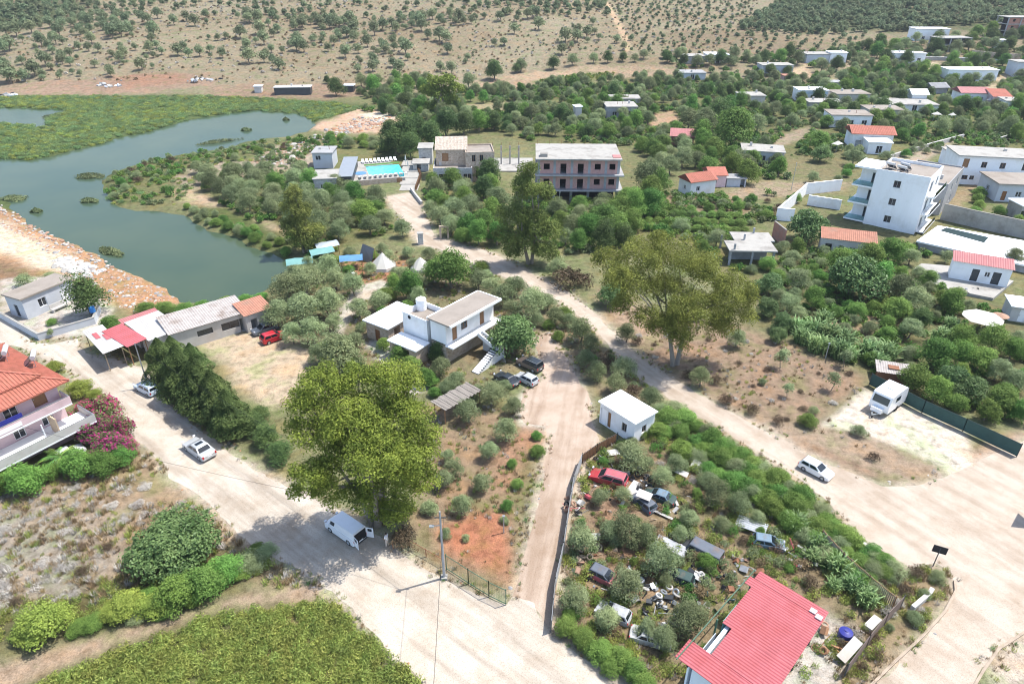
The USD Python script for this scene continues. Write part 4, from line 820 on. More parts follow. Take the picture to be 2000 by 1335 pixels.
# pool terrace
q0, q1, q2 = P(690, 364, 0), P(782, 356, 0), P(700, 316, 0)
pr = math.atan2(q1[1] - q0[1], q1[0] - q0[0]); PLen = np.linalg.norm((q1 - q0)[:2]); PWid = 17.5
path = thing('pool_terrace', 'raised stone pool terrace holding the turquoise swimming pool', 'terrace', (q0[0], q0[1], 0), pr)
base = mbox(0, PLen, 0, PWid, -.5, 1.2) - mbox(4.4, 13.0, 3.8, 12.2, .2, 2)
part(path, 'wall', MB().man(base), 'stone_wall_warm')
part(path, 'deck', MB().man(mbox(.02, PLen - .02, .02, PWid - .02, 1.203, 1.26) - mbox(4.4, 13.0, 3.8, 12.2, 0, 2)), 'concrete_pale')
M['pool_water'] = usdkit.material(stage, '/World/Looks/pool_water', {'g': ('geometry', {}), 'n': ('noise_texture', {'scale': 1.2, 'detail': 3}), 'r': ('rgb_ramp', {'ramp': [(.35, (.06, .48, .56)), (.65, (.14, .62, .68))]}), 'b': ('bump', {'strength': .15}), 'p': ('principled_bsdf', {'roughness': .08, 'ior': 1.33})}, [('g.position', 'n.vector'), ('n.fac', 'r.fac'), ('r.color', 'p.base_color'), ('n.fac', 'b.height'), ('b.normal', 'p.normal')], surface='p.BSDF')
part(path, 'pool_water', MB().box(4.41, 12.99, 3.81, 12.19, .3, 1.08), 'pool_water')
part(path, 'lawn', MB().box(4.2, 13.2, 12.6, 14.0, 1.265, 1.30), 'lawn') if 'lawn' in M else None
part(path, 'gate_door', MB().box(10.6, 11.9, -.06, -.01, -.1, 1.15), 'wood')
part(path, 'kids_pool', MB().cyl((2.5, 6.2, 1.262), 1.5, .05, 20), 'tarp_blue')
PF = (np.array([q0[0], q0[1], 0]), pr, PLen, PWid)
def lounger(p, rot, label, group):
    t = thing('sun_lounger', label, 'sun lounger', p, rot, group)
    part(t, 'seat', MB().box(-.33, .33, -.95, .35, .30, .40), 'white_paint'); part(t, 'backrest', MB().add([(-.33, .36, .40), (.33, .36, .40), (.33, .95, .78), (-.33, .95, .78), (-.33, .36, .30), (.33, .36, .30), (.33, .95, .68), (-.33, .95, .68)], [(0, 1, 2, 3), (7, 6, 5, 4), (0, 4, 5, 1), (1, 5, 6, 2), (2, 6, 7, 3), (3, 7, 4, 0)]), 'white_paint')
    part(t, 'leg', MB().box(-.3, -.24, -.9, -.84, 0, .297).box(.24, .3, -.9, -.84, 0, .297).box(-.3, -.24, .3, .36, 0, .297).box(.24, .3, .3, .36, 0, .297), 'white_paint')
for k in range(9):
    lounger(loc2(PF, 4.2 + k * 1.05, 15.6, 1.265), pr + .05, 'white sun lounger in the row along the far side of the pool', 'far row of loungers by the pool')
for k in range(10):
    lounger(loc2(PF, 2.0 + k * 1.25, 1.7, 1.265), pr + math.pi - .05, 'white sun lounger in the row along the near edge of the pool', 'near row of loungers by the pool')
for k, (x, y) in enumerate(((14.4, 5.5), (14.6, 10.5))):
    t = thing('closed_parasol', ('nearer' if k == 0 else 'farther') + ' closed pale parasol at the right side of the pool', 'parasol', loc2(PF, x, y, 1.265))
    part(t, 'pole', MB().cyl((0, 0, 0), .03, 2.6, 6), 'galv'); part(t, 'canopy', MB().tube([(0, 0, 1.0), (0, 0, 1.6), (0, 0, 2.7)], [.12, .2, .03], 8), 'canvas')
# steps and path up from the driveway, gate pillars
for k in range(5):
    q = P(800 + k * .5, 366 - k * 11)
    single('path_step', MB().add([(q[0] - 2.2, q[1] - 2.5, 0), (q[0] + 2.2, q[1] - 2.5, 0), (q[0] + 2.2, q[1] + 2.5, 0), (q[0] - 2.2, q[1] + 2.5, 0)] + [(q[0] - 2.2, q[1] - 2.5, .06 + .12 * k), (q[0] + 2.2, q[1] - 2.5, .06 + .12 * k), (q[0] + 2.2, q[1] + 2.5, .06 + .12 * k), (q[0] - 2.2, q[1] + 2.5, .06 + .12 * k)],
        [(0, 3, 2, 1), (4, 5, 6, 7), (0, 1, 5, 4), (1, 2, 6, 5), (2, 3, 7, 6), (3, 0, 4, 7)]), 'concrete_pale', f'paved path slab between pool and stone house, {["nearest", "second nearest", "middle", "second farthest", "farthest"][k]} of five', 'path slab')
def pillar(px, py, w, h, label, m):
    p = P(px, py); t = thing('gate_pillar', label, 'gate pillar', (p[0], p[1], 0), .15)
    part(t, 'shaft', MB().box(-w / 2, w / 2, -w / 2, w / 2, -.3, h), m); part(t, 'cap', MB().box(-w / 2 - .1, w / 2 + .1, -w / 2 - .1, w / 2 + .1, h + .003, h + .12), 'concrete_pale'); return t
pillar(822, 476, 1.0, 2.2, 'left stone gate pillar at the resort entrance', 'stone_wall_grey')
t = thing('stone_arch', 'rough stone frame of the resort entrance right of the gate pillar', 'gate frame', (*P(868, 465)[:2], 0), .15)
part(t, 'pier', MB().box(-.95, -.55, -.3, .3, -.2, 2.3), 'stone_wall_warm'); part(t, 'pier', MB().box(.55, .95, -.3, .3, -.2, 2.3), 'stone_wall_warm'); part(t, 'lintel', MB().box(-.95, .95, -.3, .3, 2.303, 2.6), 'stone_wall_warm')
wall_run('driveway_wall', 'low stone wall along the right side of the resort driveway', 'wall', [(803, 372), (812, 385), (824, 400)], .8, .4, 'stone_wall_grey')

# unfinished concrete block
UF = frame3((1047, 285), (1050, 308), (1213, 310), 10.0)
UF = (UF[0], math.radians(-1.5), UF[2], 13.0)
o, r, L, Wd = UF
path = thing('unfinished_block', 'unfinished three-storey concrete frame block with red brick infill', 'building', o, r)
for z in (3.1, 6.5, 9.9): part(path, 'floor_slab', MB().box(-.4, L + (.9 if z < 9 else .3), -1.2 if z < 9 else -.7, Wd, z - .28, z), 'concrete_grey' if z < 9 else 'concrete_pale')
xs = [.3, L * .21, L * .42, L * .63, L * .83, L - .3]
for z0_, z1_ in ((-.5, 2.817), (3.103, 6.217), (6.503, 9.617)):
    for x in xs:
        for y in (.25, Wd - .4): part(path, 'column', MB().box(x - .28, x + .28, y - .2, y + .25, z0_, z1_), 'concrete_grey')
for z0_ in (3.103, 6.503):
    for k, (a, b_) in enumerate(zip(xs[:-1], xs[1:])):
        w0, w1 = a + .283, b_ - .283; m = (w0 + w1) / 2
        hole = mbox(m - .65, m + .65, -1, 2, z0_ + (.003 if k in (1, 2) else .9), z0_ + 2.2)
        part(path, 'brick_panel', MB().man(mbox(w0, w1, .05, .27, z0_, z0_ + 3.1) - hole), 'block_red')
    part(path, 'brick_panel', MB().box(.02, .24, .46, Wd - .6, z0_, z0_ + 3.1), 'block_red'); part(path, 'brick_panel', MB().box(L - .5, L - .28, .46, Wd - .6, z0_, z0_ + 3.1), 'block_red')
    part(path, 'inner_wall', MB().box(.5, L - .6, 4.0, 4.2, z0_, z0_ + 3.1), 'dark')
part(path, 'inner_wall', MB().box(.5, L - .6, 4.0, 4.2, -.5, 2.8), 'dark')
part(path, 'roof_hatch', MB().box(.6, 2.2, 1.0, 2.6, 9.903, 10.6), 'concrete'); part(path, 'red_sheet', MB().box(L - 1.6, L + .2, .5, 3.0, 9.95, 10.0), 'metal_red_far')
for k in range(7):
    x = L * k / 6.5; part(path, 'starter_bar', MB().cyl((x, Wd - .4, 9.9), .04, 1.0, 5), 'rust')
for k in range(8):
    q = P(962 + (k % 4) * 17, 322 - (k // 4) * 12); t = thing('concrete_column', f'bare concrete column of the unbuilt plot left of the frame block', 'column', (q[0], q[1], 0), 0, 'bare columns beside the unfinished block')
    part(t, 'shaft', MB().box(-.2, .2, -.2, .2, -.4, 3.6), 'concrete_pale'); part(t, 'starter_bar', MB().cyl((0, 0, 3.6), .06, .8, 5), 'rust')
q = P(990, 326); single('foundation_slab', MB().box(q[0] - 7, q[0] + 7, q[1] - 4.5, q[1] + 8, -.3, .25), 'concrete_pale', 'pale foundation slab under the bare concrete columns', 'slab')

# red-tiled cottage and neighbours
RC = frame3((1327, 345), (1351, 356), (1400, 350), 3.3)
bld('red_cottage', 'small white cottage with red tiled roof right of the frame block', 'house', RC, 3.3, 'white_wall', [('f', .3, 1.0, 1.0, 1.1, W_), ('l', .5, 1.0, .8, 1.0, W_)], 'gable', 0, 'tile_red', rise=1.4)
bld('cottage_wing', 'pink-walled wing of the red cottage with tiled roof', 'house', frame_at(1400, 366, 32, 6, 2), 3.0, 'pink_wall', [('f', .35, 1.0, .9, 1.0, W_)], 'gable', 0, 'tile_red', rise=1.2)
bld('cottage_store', 'low grey store with flat roof right of the red cottage', 'outbuilding', frame_at(1437, 366, 40, 4, -4), 2.2, 'grey_wall', [('f', .8, 0, 1, 1.9, V_)], 'slab', .2, 'concrete_grey', .15)
# white three-storey villa with wing, walls and pool deck
WF = frame3((1656, 334), (1819, 347), (1893, 318), 11.6)
q = P(1819, 347, 11.6)
WB = frame3((1656, 334), (1819, 347), (1870, 310), 11.6)
o, r, L, Wd = WB; _d = P(1656, 334, 11.6) - P(1819, 347, 11.6); r = math.radians(50); Wd_ = 13.6
# here the long blind face is the 'l' face: y runs left
Lx = 11.0
ops = []
for k, z in enumerate((1.3, 4.9, 8.5)):
    ops += [('l', .56, z, 1.3, 1.4, W_)]
    ops += [('f', .30, z - .7, 2.4, 2.3, W_), ('f', .72, z - .3, 1.6, 1.9, W_)]
path, WBf = bld('white_villa', 'tall white three-storey villa with blind side wall and stacked balconies', 'house', (o, r, Lx, Wd_ * .72), 11.6, 'white_wall', ops, 'parapet', 0, 'roof_slab', par=.6, z0=0, fm='steel_grey')
WW = Wd_ * .72
for k, z in enumerate((.5, 4.1, 7.7)):
    # balcony bay set back at the far left end, glass balustrades
    part(path, 'balcony', MB().box(.3, 7.0, WW + .003, Wd_ * 1.02, z - .3, z), 'white_paint')
    part(path, 'bay_wall', MB().box(3.2, 7.0, WW + .003, Wd_ * .97, z + .003, z + 3.3), 'white_wall')
    part(path, 'balustrade', MB().box(.34, .38, WW + .02, Wd_ * 1.01, z + .003, z + 1.0), 'balustrade_glass')
    opening_parts(path, 'l', WW + .25, WW + 1.2, z + .05, z + 2.2, Lx, WW, 3.03, W_, 'steel_grey')
    part(path, 'balcony', MB().box(1.0, Lx - .5, -1.5, -.003, z - .25, z), 'white_paint')
    part(path, 'balustrade', MB().box(1.0, Lx - .5, -1.48, -1.44, z + .003, z + 1.0), 'balustrade_glass')
part(path, 'bay_roof', MB().box(0, 7.2, WW + .003, Wd_ * 1.03, 11.2, 11.55), 'white_paint')
for k, (x, y) in enumerate(((3.0, WW * .55), (5.5, WW * .55), (4.2, WW * .8))):
    solar_heater((WBf[0], r), x, y, 11.05, math.radians(70), f'solar water heater on the white villa roof, {["front left", "front right", "rear"][k]} of three')
bld('villa_wing', 'lower flat-roofed wing behind the tall white villa', 'house', frame3((1754, 345), (1853, 360), (1897, 328), 6.8), 6.8, 'concrete_grey', [('f', .35, 4.0, 1.4, 1.6, W_), ('f', .7, 4.0, 1.4, 1.6, W_), ('f', .5, 1.0, 1.4, 1.6, W_)], 'parapet', 0, 'roof_slab', par=.3, z0=0, clutter=2, seed=8)
wall_run('villa_wall', 'long white boundary wall running left from the tall villa', 'wall', [(1640, 372), (1572, 380), (1566, 386), (1516, 430), (1548, 432)], 2.6, .3, 'white_wall', 'white_paint')
wall_run('villa_wall', 'white wall stepping across the terrace left of the villa', 'wall', [(1576, 400), (1640, 410)], 2.2, .3, 'white_wall', 'white_paint')
wall_run('villa_wall', 'tall grey retaining wall behind the white pool deck', 'wall', [(1836, 428), (1900, 444), (2060, 478)], 3.4, .35, 'concrete_pale', 'concrete')
dk = [P(*c, 1.6) for c in ((1790, 470), (1832, 440), (2060, 480), (2060, 530))]
path = thing('pool_deck', 'dazzling white pool deck with an empty dark swimming pool', 'terrace', (0, 0, 0))
hp = [P(*c, 1.6)[:2] for c in ((1835, 450), (1848, 444), (1931, 463), (1922, 474))]
g = sg.Polygon([d[:2] for d in dk]).buffer(0); hpg = sg.Polygon(hp).convex_hull
part(path, 'deck', MB().prism(g.difference(hpg), 1.3, 1.6), 'white_paint'); part(path, 'base', MB().prism(g.buffer(-.3), -.5, 1.29), 'concrete_grey'); part(path, 'pool_basin', MB().prism(hpg.buffer(-.02), 1.292, 1.53), 'pool_dark')
# white two-storey house, far right
RW = frame3((1866, 288), (1874, 303), (2046, 322), 7.0)
RW = (RW[0], math.radians(-12), RW[2], 10.0)
bld('white_house', 'white two-storey house with brown shutters at the right edge', 'house', RW, 7.0, 'white_wall', [('f', .12, 4.0, 1.3, 2.2, S_, 'wood'), ('f', .35, 4.2, 1.2, 1.4, W_), ('f', .58, 4.2, 1.2, 1.4, W_), ('f', .16, 1.2, 1.3, 1.0, W_), ('f', .25, 1.2, 1.0, 1.0, W_), ('f', .75, .2, .9, 2, V_), ('f', .86, 4.0, 1.4, 2.2, W_)], 'slab', .35, 'concrete_pale', .25, clutter=1, fm='wood')
bld('white_annexe', 'low white wing at the left of the right-edge white house', 'house', frame_at(1872, 332, 40, 8, -10), 4.0, 'white_wall', [('f', .6, 1.2, 1.0, 1.0, W_)], 'slab', .3, 'concrete_pale', .2)
bld('edge_house', 'grey flat-roofed house cut by the right edge above the pool wall', 'house', frame_at(1985, 396, 85, 10, -8), 4.2, 'grey_wall', [('f', .2, .3, 1.0, 2.1, D_), ('f', .5, 1.2, 1.2, 1.2, W_), ('l', .5, 1.2, 1.2, 1.2, W_)], 'slab', .4, 'roof_slab', .25)
bld('edge_store', 'small pale store at the right edge beside the pool wall', 'outbuilding', frame_at(2008, 432, 44, 5, 0), 3.4, 'concrete_pale', [('f', .2, .1, 1.0, 2.0, V_)], 'slab', .3, 'white_paint', .2)
# unfinished slab house, brick wall
US = frame3((1418, 472), (1425, 489), (1518, 489), 2.9)
US = (US[0], US[1], US[2], 9.5)
o, r, L, Wd = US
path = thing('open_slab_house', 'unfinished single-storey house with bare concrete slab roof on columns', 'building', o, r)
part(path, 'roof', MB().man(mbox(0, L, 0, 5.0, 2.68, 2.9) + mbox(2.0, L + .8, 5.0, Wd, 2.68, 2.9)), 'concrete_pale')
for x in (.4, L * .5, L - .5):
    for y in (.4, Wd - 1.2): part(path, 'column', MB().box(x - .17, x + .17, y - .17, y + .17, -.4, 2.677), 'concrete_grey')
part(path, 'wall', MB().box(.8, L - .9, 3.0, 3.2, -.4, 2.677), 'concrete_grey')
for x, y in ((1.0, .6), (L * .45, 5.5), (L * .75, Wd - .5)): part(path, 'column_stub', MB().box(x - .15, x + .15, y - .15, y + .15, 2.903, 4.0), 'concrete_grey')
wall_run('brick_wall', 'unrendered red brick wall beside the open slab house', 'wall', [(1508, 462), (1530, 480)], 3.2, .25, 'brick_wall', 'concrete')
bld('tiled_shed', 'shed with salmon tile roof below the white villa', 'shed', frame3((1604, 452), (1606, 464), (1712, 476), 3.2), 3.2, 'white_old', [('f', .15, 0, 1.2, 2.2, V_), ('f', .6, .8, 1.1, 1.1, W_)], 'mono', 0, 'tile_old', rise=.8)
bld('farm_cottage', 'white cottage with faded red roof on a concrete terrace, right side', 'house', frame3((1863, 503), (1862, 514), (1976, 530), 3.2), 3.2, 'white_wall', [('f', .42, .1, 1.1, 2.2, D_, 'steel_dark'), ('f', .78, .1, 1.2, 2.2, D_, 'steel_dark'), ('f', .62, 1.2, .8, .9, W_)], 'mono', 0, 'metal_red_far', rise=.6, z0=.5)
dk = [P(*c, .5)[:2] for c in ((1786, 524), (1800, 514), (1870, 520), (1980, 548), (1940, 582), (1832, 560))]
pa = thing('cottage_terrace', 'broad pale concrete terrace in front of the farm cottage', 'terrace', (0, 0, 0)); part(pa, 'slab', MB().prism(sg.Polygon(dk).buffer(0), -.4, .5), 'concrete_pale')
bld('edge_shed', 'white shed with flat sheet roof at the right edge by the parasol', 'shed', frame_at(2000, 632, 62, 4.5, -20), 2.6, 'white_old', [('f', .4, .1, 1, 2, D_, 'white_paint')], 'slab', .3, 'white_paint', .12)
# ------------------------------------------------------------------ plants
leafmat('leaf_olive', (.13, .168, .072), (.345, .405, .205), hue=.03)
leafmat('leaf_olive_dark', (.09, .12, .05), (.26, .30, .145), hue=.03)
leafmat('leaf_broad', (.07, .14, .028), (.21, .35, .075))
leafmat('leaf_bright', (.095, .17, .035), (.24, .355, .085), hue=.03)
leafmat('leaf_dark', (.045, .085, .028), (.15, .22, .065), hue=.04)
leafmat('leaf_fig', (.06, .115, .035), (.23, .33, .125), hue=.03, rough=.42)
leafmat('leaf_euca', (.125, .17, .026), (.45, .50, .085), hue=.03)
leafmat('leaf_euca_brown', (.085, .115, .022), (.29, .33, .068), hue=.03)
leafmat('leaf_euca_dark', (.075, .10, .024), (.25, .285, .07), hue=.03)
leafmat('leaf_cypress', (.05, .085, .025), (.17, .235, .07), hue=.02)
leafmat('leaf_hill', (.09, .125, .055), (.29, .335, .185), hue=.05)
leafmat('leaf_cane', (.09, .16, .05), (.29, .40, .17), hue=.03)
leafmat('leaf_yellow', (.13, .18, .033), (.35, .41, .085), hue=.03)
leafmat('leaf_bougain', (.085, .13, .04), (.26, .30, .12), hue=.03)
leafmat('leaf_dry', (.16, .115, .06), (.40, .30, .17), hue=.02, trans=.15)
leafmat('leaf_grey', (.30, .275, .24), (.54, .51, .455), hue=.02, trans=.1)
leafmat('leaf_weed', (.155, .20, .04), (.42, .455, .13), hue=.04)
leafmat('leaf_marsh', (.11, .175, .06), (.29, .385, .165), hue=.05)
leafmat('leaf_brown', (.07, .05, .03), (.19, .13, .08), hue=.02, trans=.1)
leafmat('petals', (.22, .025, .10), (.50, .07, .20), hue=.03)
leafmat('petals_yellow', (.45, .40, .10), (.7, .66, .3), hue=.02)
def leaves(c, nrm, ln, wd, rng, up=.0, jit=.6):
    """folded leaf sprays (two triangles each) at centres c, facing nrm"""
    n = len(c); ln = np.broadcast_to(ln, n) * rng.uniform(.7, 1.3, n); wd = np.broadcast_to(wd, n) * rng.uniform(.7, 1.3, n)
    m = nrm + rng.normal(0, jit, (n, 3)); m[:, 2] += .5; m /= np.linalg.norm(m, axis=1, keepdims=True)
    a = rng.normal(0, 1, (n, 3)); a[:, 2] += up; a -= m * (a * m).sum(1, keepdims=True); a /= np.linalg.norm(a, axis=1, keepdims=True) + 1e-9
    b = np.cross(m, a)
    v = np.stack([c - a * ln[:, None] / 2, c + b * wd[:, None] / 2 + m * wd[:, None] * .2, c + a * ln[:, None] / 2, c - b * wd[:, None] / 2 + m * wd[:, None] * .2], 1).reshape(-1, 3)
    k = np.arange(n)[:, None] * 4
    tint = np.clip(rng.beta(1.5, 1.5, n) * .7 + (meshkit.noise(c * .9, 17) - .38) * .9, 0, 1)
    return v, np.concatenate([k + [0, 1, 2], k + [0, 2, 3]]), np.repeat(tint, 4)
def lobe_points(lobes, n, rng, inner=.25, cut=-.55):
    """points through the shells of ellipsoid lobes (centre, rx, ry, rz); returns points and outward directions"""
    L = np.array([(*l[0], l[1], l[2], l[3]) for l in lobes], float)
    w = (L[:, 3] * L[:, 4] + L[:, 3] * L[:, 5]); w /= w.sum()
    k = rng.choice(len(L), n, p=w)
    d = rng.normal(0, 1, (n, 3)); d /= np.linalg.norm(d, axis=1, keepdims=True)
    low = d[:, 2] < cut; d[low, 2] *= -1
    r = np.where(rng.random(n) < inner, rng.uniform(.35, .85, n), rng.uniform(.84, 1.06, n)); r = np.where(rng.random(n) < .07, rng.uniform(1.05, 1.32, n), r)
    bump = .72 + .56 * meshkit.noise(d * 2.3 + k[:, None] * 7.7, 5)
    return L[k, :3] + d * L[k, 3:6] * (r * bump)[:, None], d
def dome_lobes(rng, w, h, z0, n, r):
    """lobes over a dome of width w, height h starting at z0"""
    out = []
    for k in range(n):
        t = (k + .5) / n; el = math.asin(min(1, .02 + .98 * t)) if k else 1.4
        az = k * 2.399 + rng.uniform(-.4, .4); rr = (w / 2 - r) * math.cos(el) * rng.uniform(.6, 1.18)
        q = r * rng.uniform(.6, 1.35)
        out.append(((rr * math.cos(az), rr * math.sin(az), z0 + r * .7 + (h - r * 1.6) * math.sin(el) * rng.uniform(.85, 1.05)), q, q, q * rng.uniform(.7, .95)))
    out.append(((0, 0, z0 + h * .42), w * .27, w * .27, h * .34))
    return out
def limbs(mb, lobes, rng, base_r, trunk_h, count=5, lean=.2):
    a = rng.uniform(0, 6.28); top = np.array([lean * math.cos(a), lean * math.sin(a), trunk_h])
    mb.tube([(0, 0, -.4), (0, 0, .05), top * [.5, .5, .5], top], [base_r * 1.35, base_r * 1.1, base_r * .9, base_r * .8], 7)
    for l in lobes[:count]:
        c = np.array(l[0]); mid = (top + c) / 2 + [0, 0, .1]
        mb.tube([top - [0, 0, .1], mid, c], [base_r * .55, base_r * .38, base_r * .12], 5)
PROTO = {}
def proto(kind, n):
    """class prims holding trunk and crown; n variants"""
    PROTO[kind] = []
    for k in range(n):
        path = f'/World/{kind}_kind_{k + 1:03d}'
        stage.CreateClassPrim(path); PROTO[kind].append(path); yield k, path, np.random.default_rng(hash_(kind) + k)
def hash_(s): return sum(ord(c) * (i + 7) for i, c in enumerate(s)) * 13
def tree_proto(kind, n, w, h, z0, nl, lr, leaf_n, leaf, leafm, trunk_r=.14, trunk_h=1.0, barkm='bark', inner=.22, jit=.6, cut=-.55, extra=None):
    for k, path, rng in proto(kind, n):
        lobes = dome_lobes(rng, w, h - z0, z0, nl, lr)
        if trunk_r:
            mb = MB(); limbs(mb, lobes, rng, trunk_r, trunk_h, 5); part(path, 'trunk', mb, barkm)
        pts, d = lobe_points(lobes, leaf_n, rng, inner, cut); pts[:, 2] = np.maximum(pts[:, 2], .05)
        part(path, 'crown', leaves(pts, d, leaf[0], leaf[1], rng, jit=jit), leafm)
        if extra: extra(path, lobes, rng)
# nominal sizes in metres; copies are scaled
tree_proto('olive_tree', 5, 5.0, 4.4, .35, 13, .95, 4600, (.24, .10), 'leaf_olive', .16, 1.1)
tree_proto('dark_olive_tree', 3, 5.0, 4.6, .3, 12, 1.05, 4600, (.24, .11), 'leaf_olive_dark', .16, 1.1)
tree_proto('broadleaf_tree', 4, 5.5, 5.4, .15, 14, 1.15, 5000, (.25, .17), 'leaf_broad', .16, 1.2)
tree_proto('bright_tree', 3, 5.5, 5.2, .15, 14, 1.15, 5000, (.26, .18), 'leaf_bright', .15, 1.0)
tree_proto('dark_tree', 3, 6.0, 5.6, .1, 13, 1.35, 5200, (.27, .18), 'leaf_dark', .2, 1.2)
tree_proto('fig_tree', 3, 6.0, 4.4, .4, 15, 1.1, 6500, (.27, .22), 'leaf_fig', .15, .7, jit=.6)
tree_proto('round_fig', 1, 9.4, 5.0, .1, 26, 1.4, 17000, (.27, .22), 'leaf_fig', .2, .7)
tree_proto('hill_tree', 4, 4.6, 4.2, .6, 7, 1.15, 700, (.46, .32), 'leaf_hill', .15, .9)
tree_proto('hill_bush', 3, 3.0, 1.9, .0, 5, .8, 200, (.55, .40), 'leaf_hill', 0)
tree_proto('shrub', 4, 4.2, 2.9, .0, 17, .75, 6000, (.17, .11), 'leaf_broad', 0)
tree_proto('bright_shrub', 3, 4.2, 2.9, .0, 17, .75, 6000, (.17, .12), 'leaf_bright', 0)
tree_proto('olive_shrub', 3, 4.2, 2.9, .0, 17, .75, 6000, (.16, .08), 'leaf_olive', 0)
tree_proto('yellow_shrub', 3, 4.2, 2.7, .0, 17, .75, 6000, (.17, .11), 'leaf_yellow', 0)
tree_proto('dry_bush', 3, 2.4, 1.3, .0, 8, .5, 800, (.24, .06), 'leaf_brown', 0, jit=1.2)
tree_proto('grey_bush', 3, 2.4, .9, .0, 8, .5, 900, (.20, .07), 'leaf_grey', 0, jit=1.2)
tree_proto('sapling', 3, 2.6, 3.2, .9, 8, .62, 700, (.26, .12), 'leaf_olive', .06, 1.1)
# cane and banana-like clumps: arching blades
for k, path, rng in proto('cane_clump', 4):
    n = 230; az = rng.uniform(0, 6.28, n); r0 = rng.uniform(0, 1.1, n); hgt = rng.uniform(1.1, 2.7, n); out = rng.uniform(.3, 1.3, n); wd = rng.uniform(.05, .12, n)
    t = np.linspace(0, 1, 5); V, F = [], []
    d = np.c_[np.cos(az), np.sin(az)]; a0 = rng.uniform(0, 6.28, n); base = np.c_[np.cos(a0), np.sin(a0)] * r0[:, None]; s = np.c_[-d[:, 1], d[:, 0]]
    for i, tt in enumerate(t):
        c = np.c_[base + d * (out * tt ** 1.8)[:, None], hgt * (1.25 * tt - .42 * tt ** 3.2)]; w = (wd * (1 - abs(tt - .4) * 1.1))[:, None]
        V.append(np.c_[c[:, :2] - s * w, c[:, 2]]); V.append(np.c_[c[:, :2] + s * w, c[:, 2]])
    V = np.stack(V, 1).reshape(-1, 3); b = np.arange(n)[:, None] * 10
    F = np.concatenate([b + q for i in range(4) for q in ([2 * i, 2 * i + 1, 2 * i + 3], [2 * i, 2 * i + 3, 2 * i + 2])])
    part(path, 'blades', (V, F, np.repeat(rng.random(n), 10)), 'leaf_cane')
def conifer(path, rng, w, h, n, leafm):
    mb = MB(); mb.tube([(0, 0, -.3), (0, 0, h * .5), (0, 0, h * .95)], [.18, .12, .03], 6); part(path, 'trunk', mb, 'bark')
    z = h * (rng.random(n) ** .8); az = rng.uniform(0, 6.28, n)
    sp = meshkit.noise(np.c_[np.cos(az) * 2.2, np.sin(az) * 2.2, z * .9], 3)
    r = w / 2 * np.clip((1 - (z / h) ** 1.9), .03, 1) * np.clip(.35 + z / h * 4, 0, 1) * (.62 + .62 * sp) * np.where(rng.random(n) < .25, rng.uniform(.4, .9, n), rng.uniform(.88, 1.03, n))
    c = np.c_[r * np.cos(az), r * np.sin(az), z + .15]; d = np.c_[np.cos(az), np.sin(az), np.full(n, .35)]
    part(path, 'crown', leaves(c, d, .36, .11, rng, up=1.6, jit=.6), leafm)
for k, path, rng in proto('cypress_tree', 4): conifer(path, rng, 5.0, 7.0, 9000, 'leaf_cypress')
# palm
for k, path, rng in proto('palm', 1):
    mb = MB(); mb.tube([(0, 0, -.3), (0, 0, 1.6)], [.24, .2], 8); part(path, 'trunk', mb, 'bark')
    for j in range(26):
        az = j * 2.4; el = rng.uniform(-.1, 1.2); ln = rng.uniform(1.9, 2.5); fr = MB(); d = np.array([math.cos(az), math.sin(az)]); s = np.array([-d[1], d[0]])
        for i in range(12):
            t = (i + 1) / 12; c = np.array([*(d * ln * t * math.cos(el * (1 - t * .3))), 1.6 + ln * (t * math.sin(el) - .55 * t * t)]); w = .38 * math.sin(math.pi * min(.97, t * .85 + .12))
            for sg_ in (-1, 1):
                e = np.array([*(s * sg_ * w + d * .28), -.16]); p = c + e; q = np.array([*(d * .07), 0.])
                fr.add([c - q, c + q, p], [(0, 1, 2)])
        part(path, 'frond', (*fr.mesh(), np.full(fr.n, rng.random())), 'leaf_broad')
KNOWN = []          # planted spots for spacing
def plant(kind, p, size, label, cat, group=None, rot=None, rng=random.Random(3), hs=1.0, name=None):
    v = rng.choice(PROTO[kind]); path = numbered('/World', name or kind); x = UsdGeom.Xform.Define(stage, path)
    a = rng.uniform(0, 6.283) if rot is None else rot; s = size; c, q = math.cos(a) * s, math.sin(a) * s
    x.AddTransformOp().Set(Gf.Matrix4d(c, q, 0, 0, -q, c, 0, 0, 0, 0, s * hs, 0, float(p[0]), float(p[1]), float(p[2]), 1))
    pr = x.GetPrim(); pr.GetReferences().AddInternalReference(v); pr.SetInstanceable(True)
    tag(pr, label, cat, group); return path
NOM = dict(olive_tree=(5, 4.4), dark_olive_tree=(5, 4.6), broadleaf_tree=(5.5, 5.4), bright_tree=(5.5, 5.2), dark_tree=(6, 5.6), fig_tree=(6, 4.4), hill_tree=(4.6, 4.2), hill_bush=(3, 1.9), shrub=(4.2, 2.9), bright_shrub=(4.2, 2.9), round_fig=(9.4, 5.0),
           olive_shrub=(4.2, 2.9), yellow_shrub=(4.2, 2.7), dry_bush=(2.4, 1.3), grey_bush=(2.4, .9), sapling=(2.6, 3.2), cane_clump=(3.6, 2.4), cypress_tree=(5, 7), palm=(4.4, 3.2))
DESC = dict(olive_tree='grey-green olive tree', dark_olive_tree='dull green olive tree', broadleaf_tree='mid-green leafy tree', bright_tree='bright green leafy tree', dark_tree='dense dark green tree', fig_tree='broad-leaved fig tree',
            round_fig='great round fig', shrub='green leafy bush', bright_shrub='bright green bush', olive_shrub='grey-green bush', yellow_shrub='yellow-green bush', dry_bush='dry brown bush', grey_bush='grey thorny bush', sapling='slim young tree', cane_clump='arching cane clump',
            cypress_tree='dark conifer', palm='small palm', hill_tree='round dark tree', hill_bush='low dark bush')
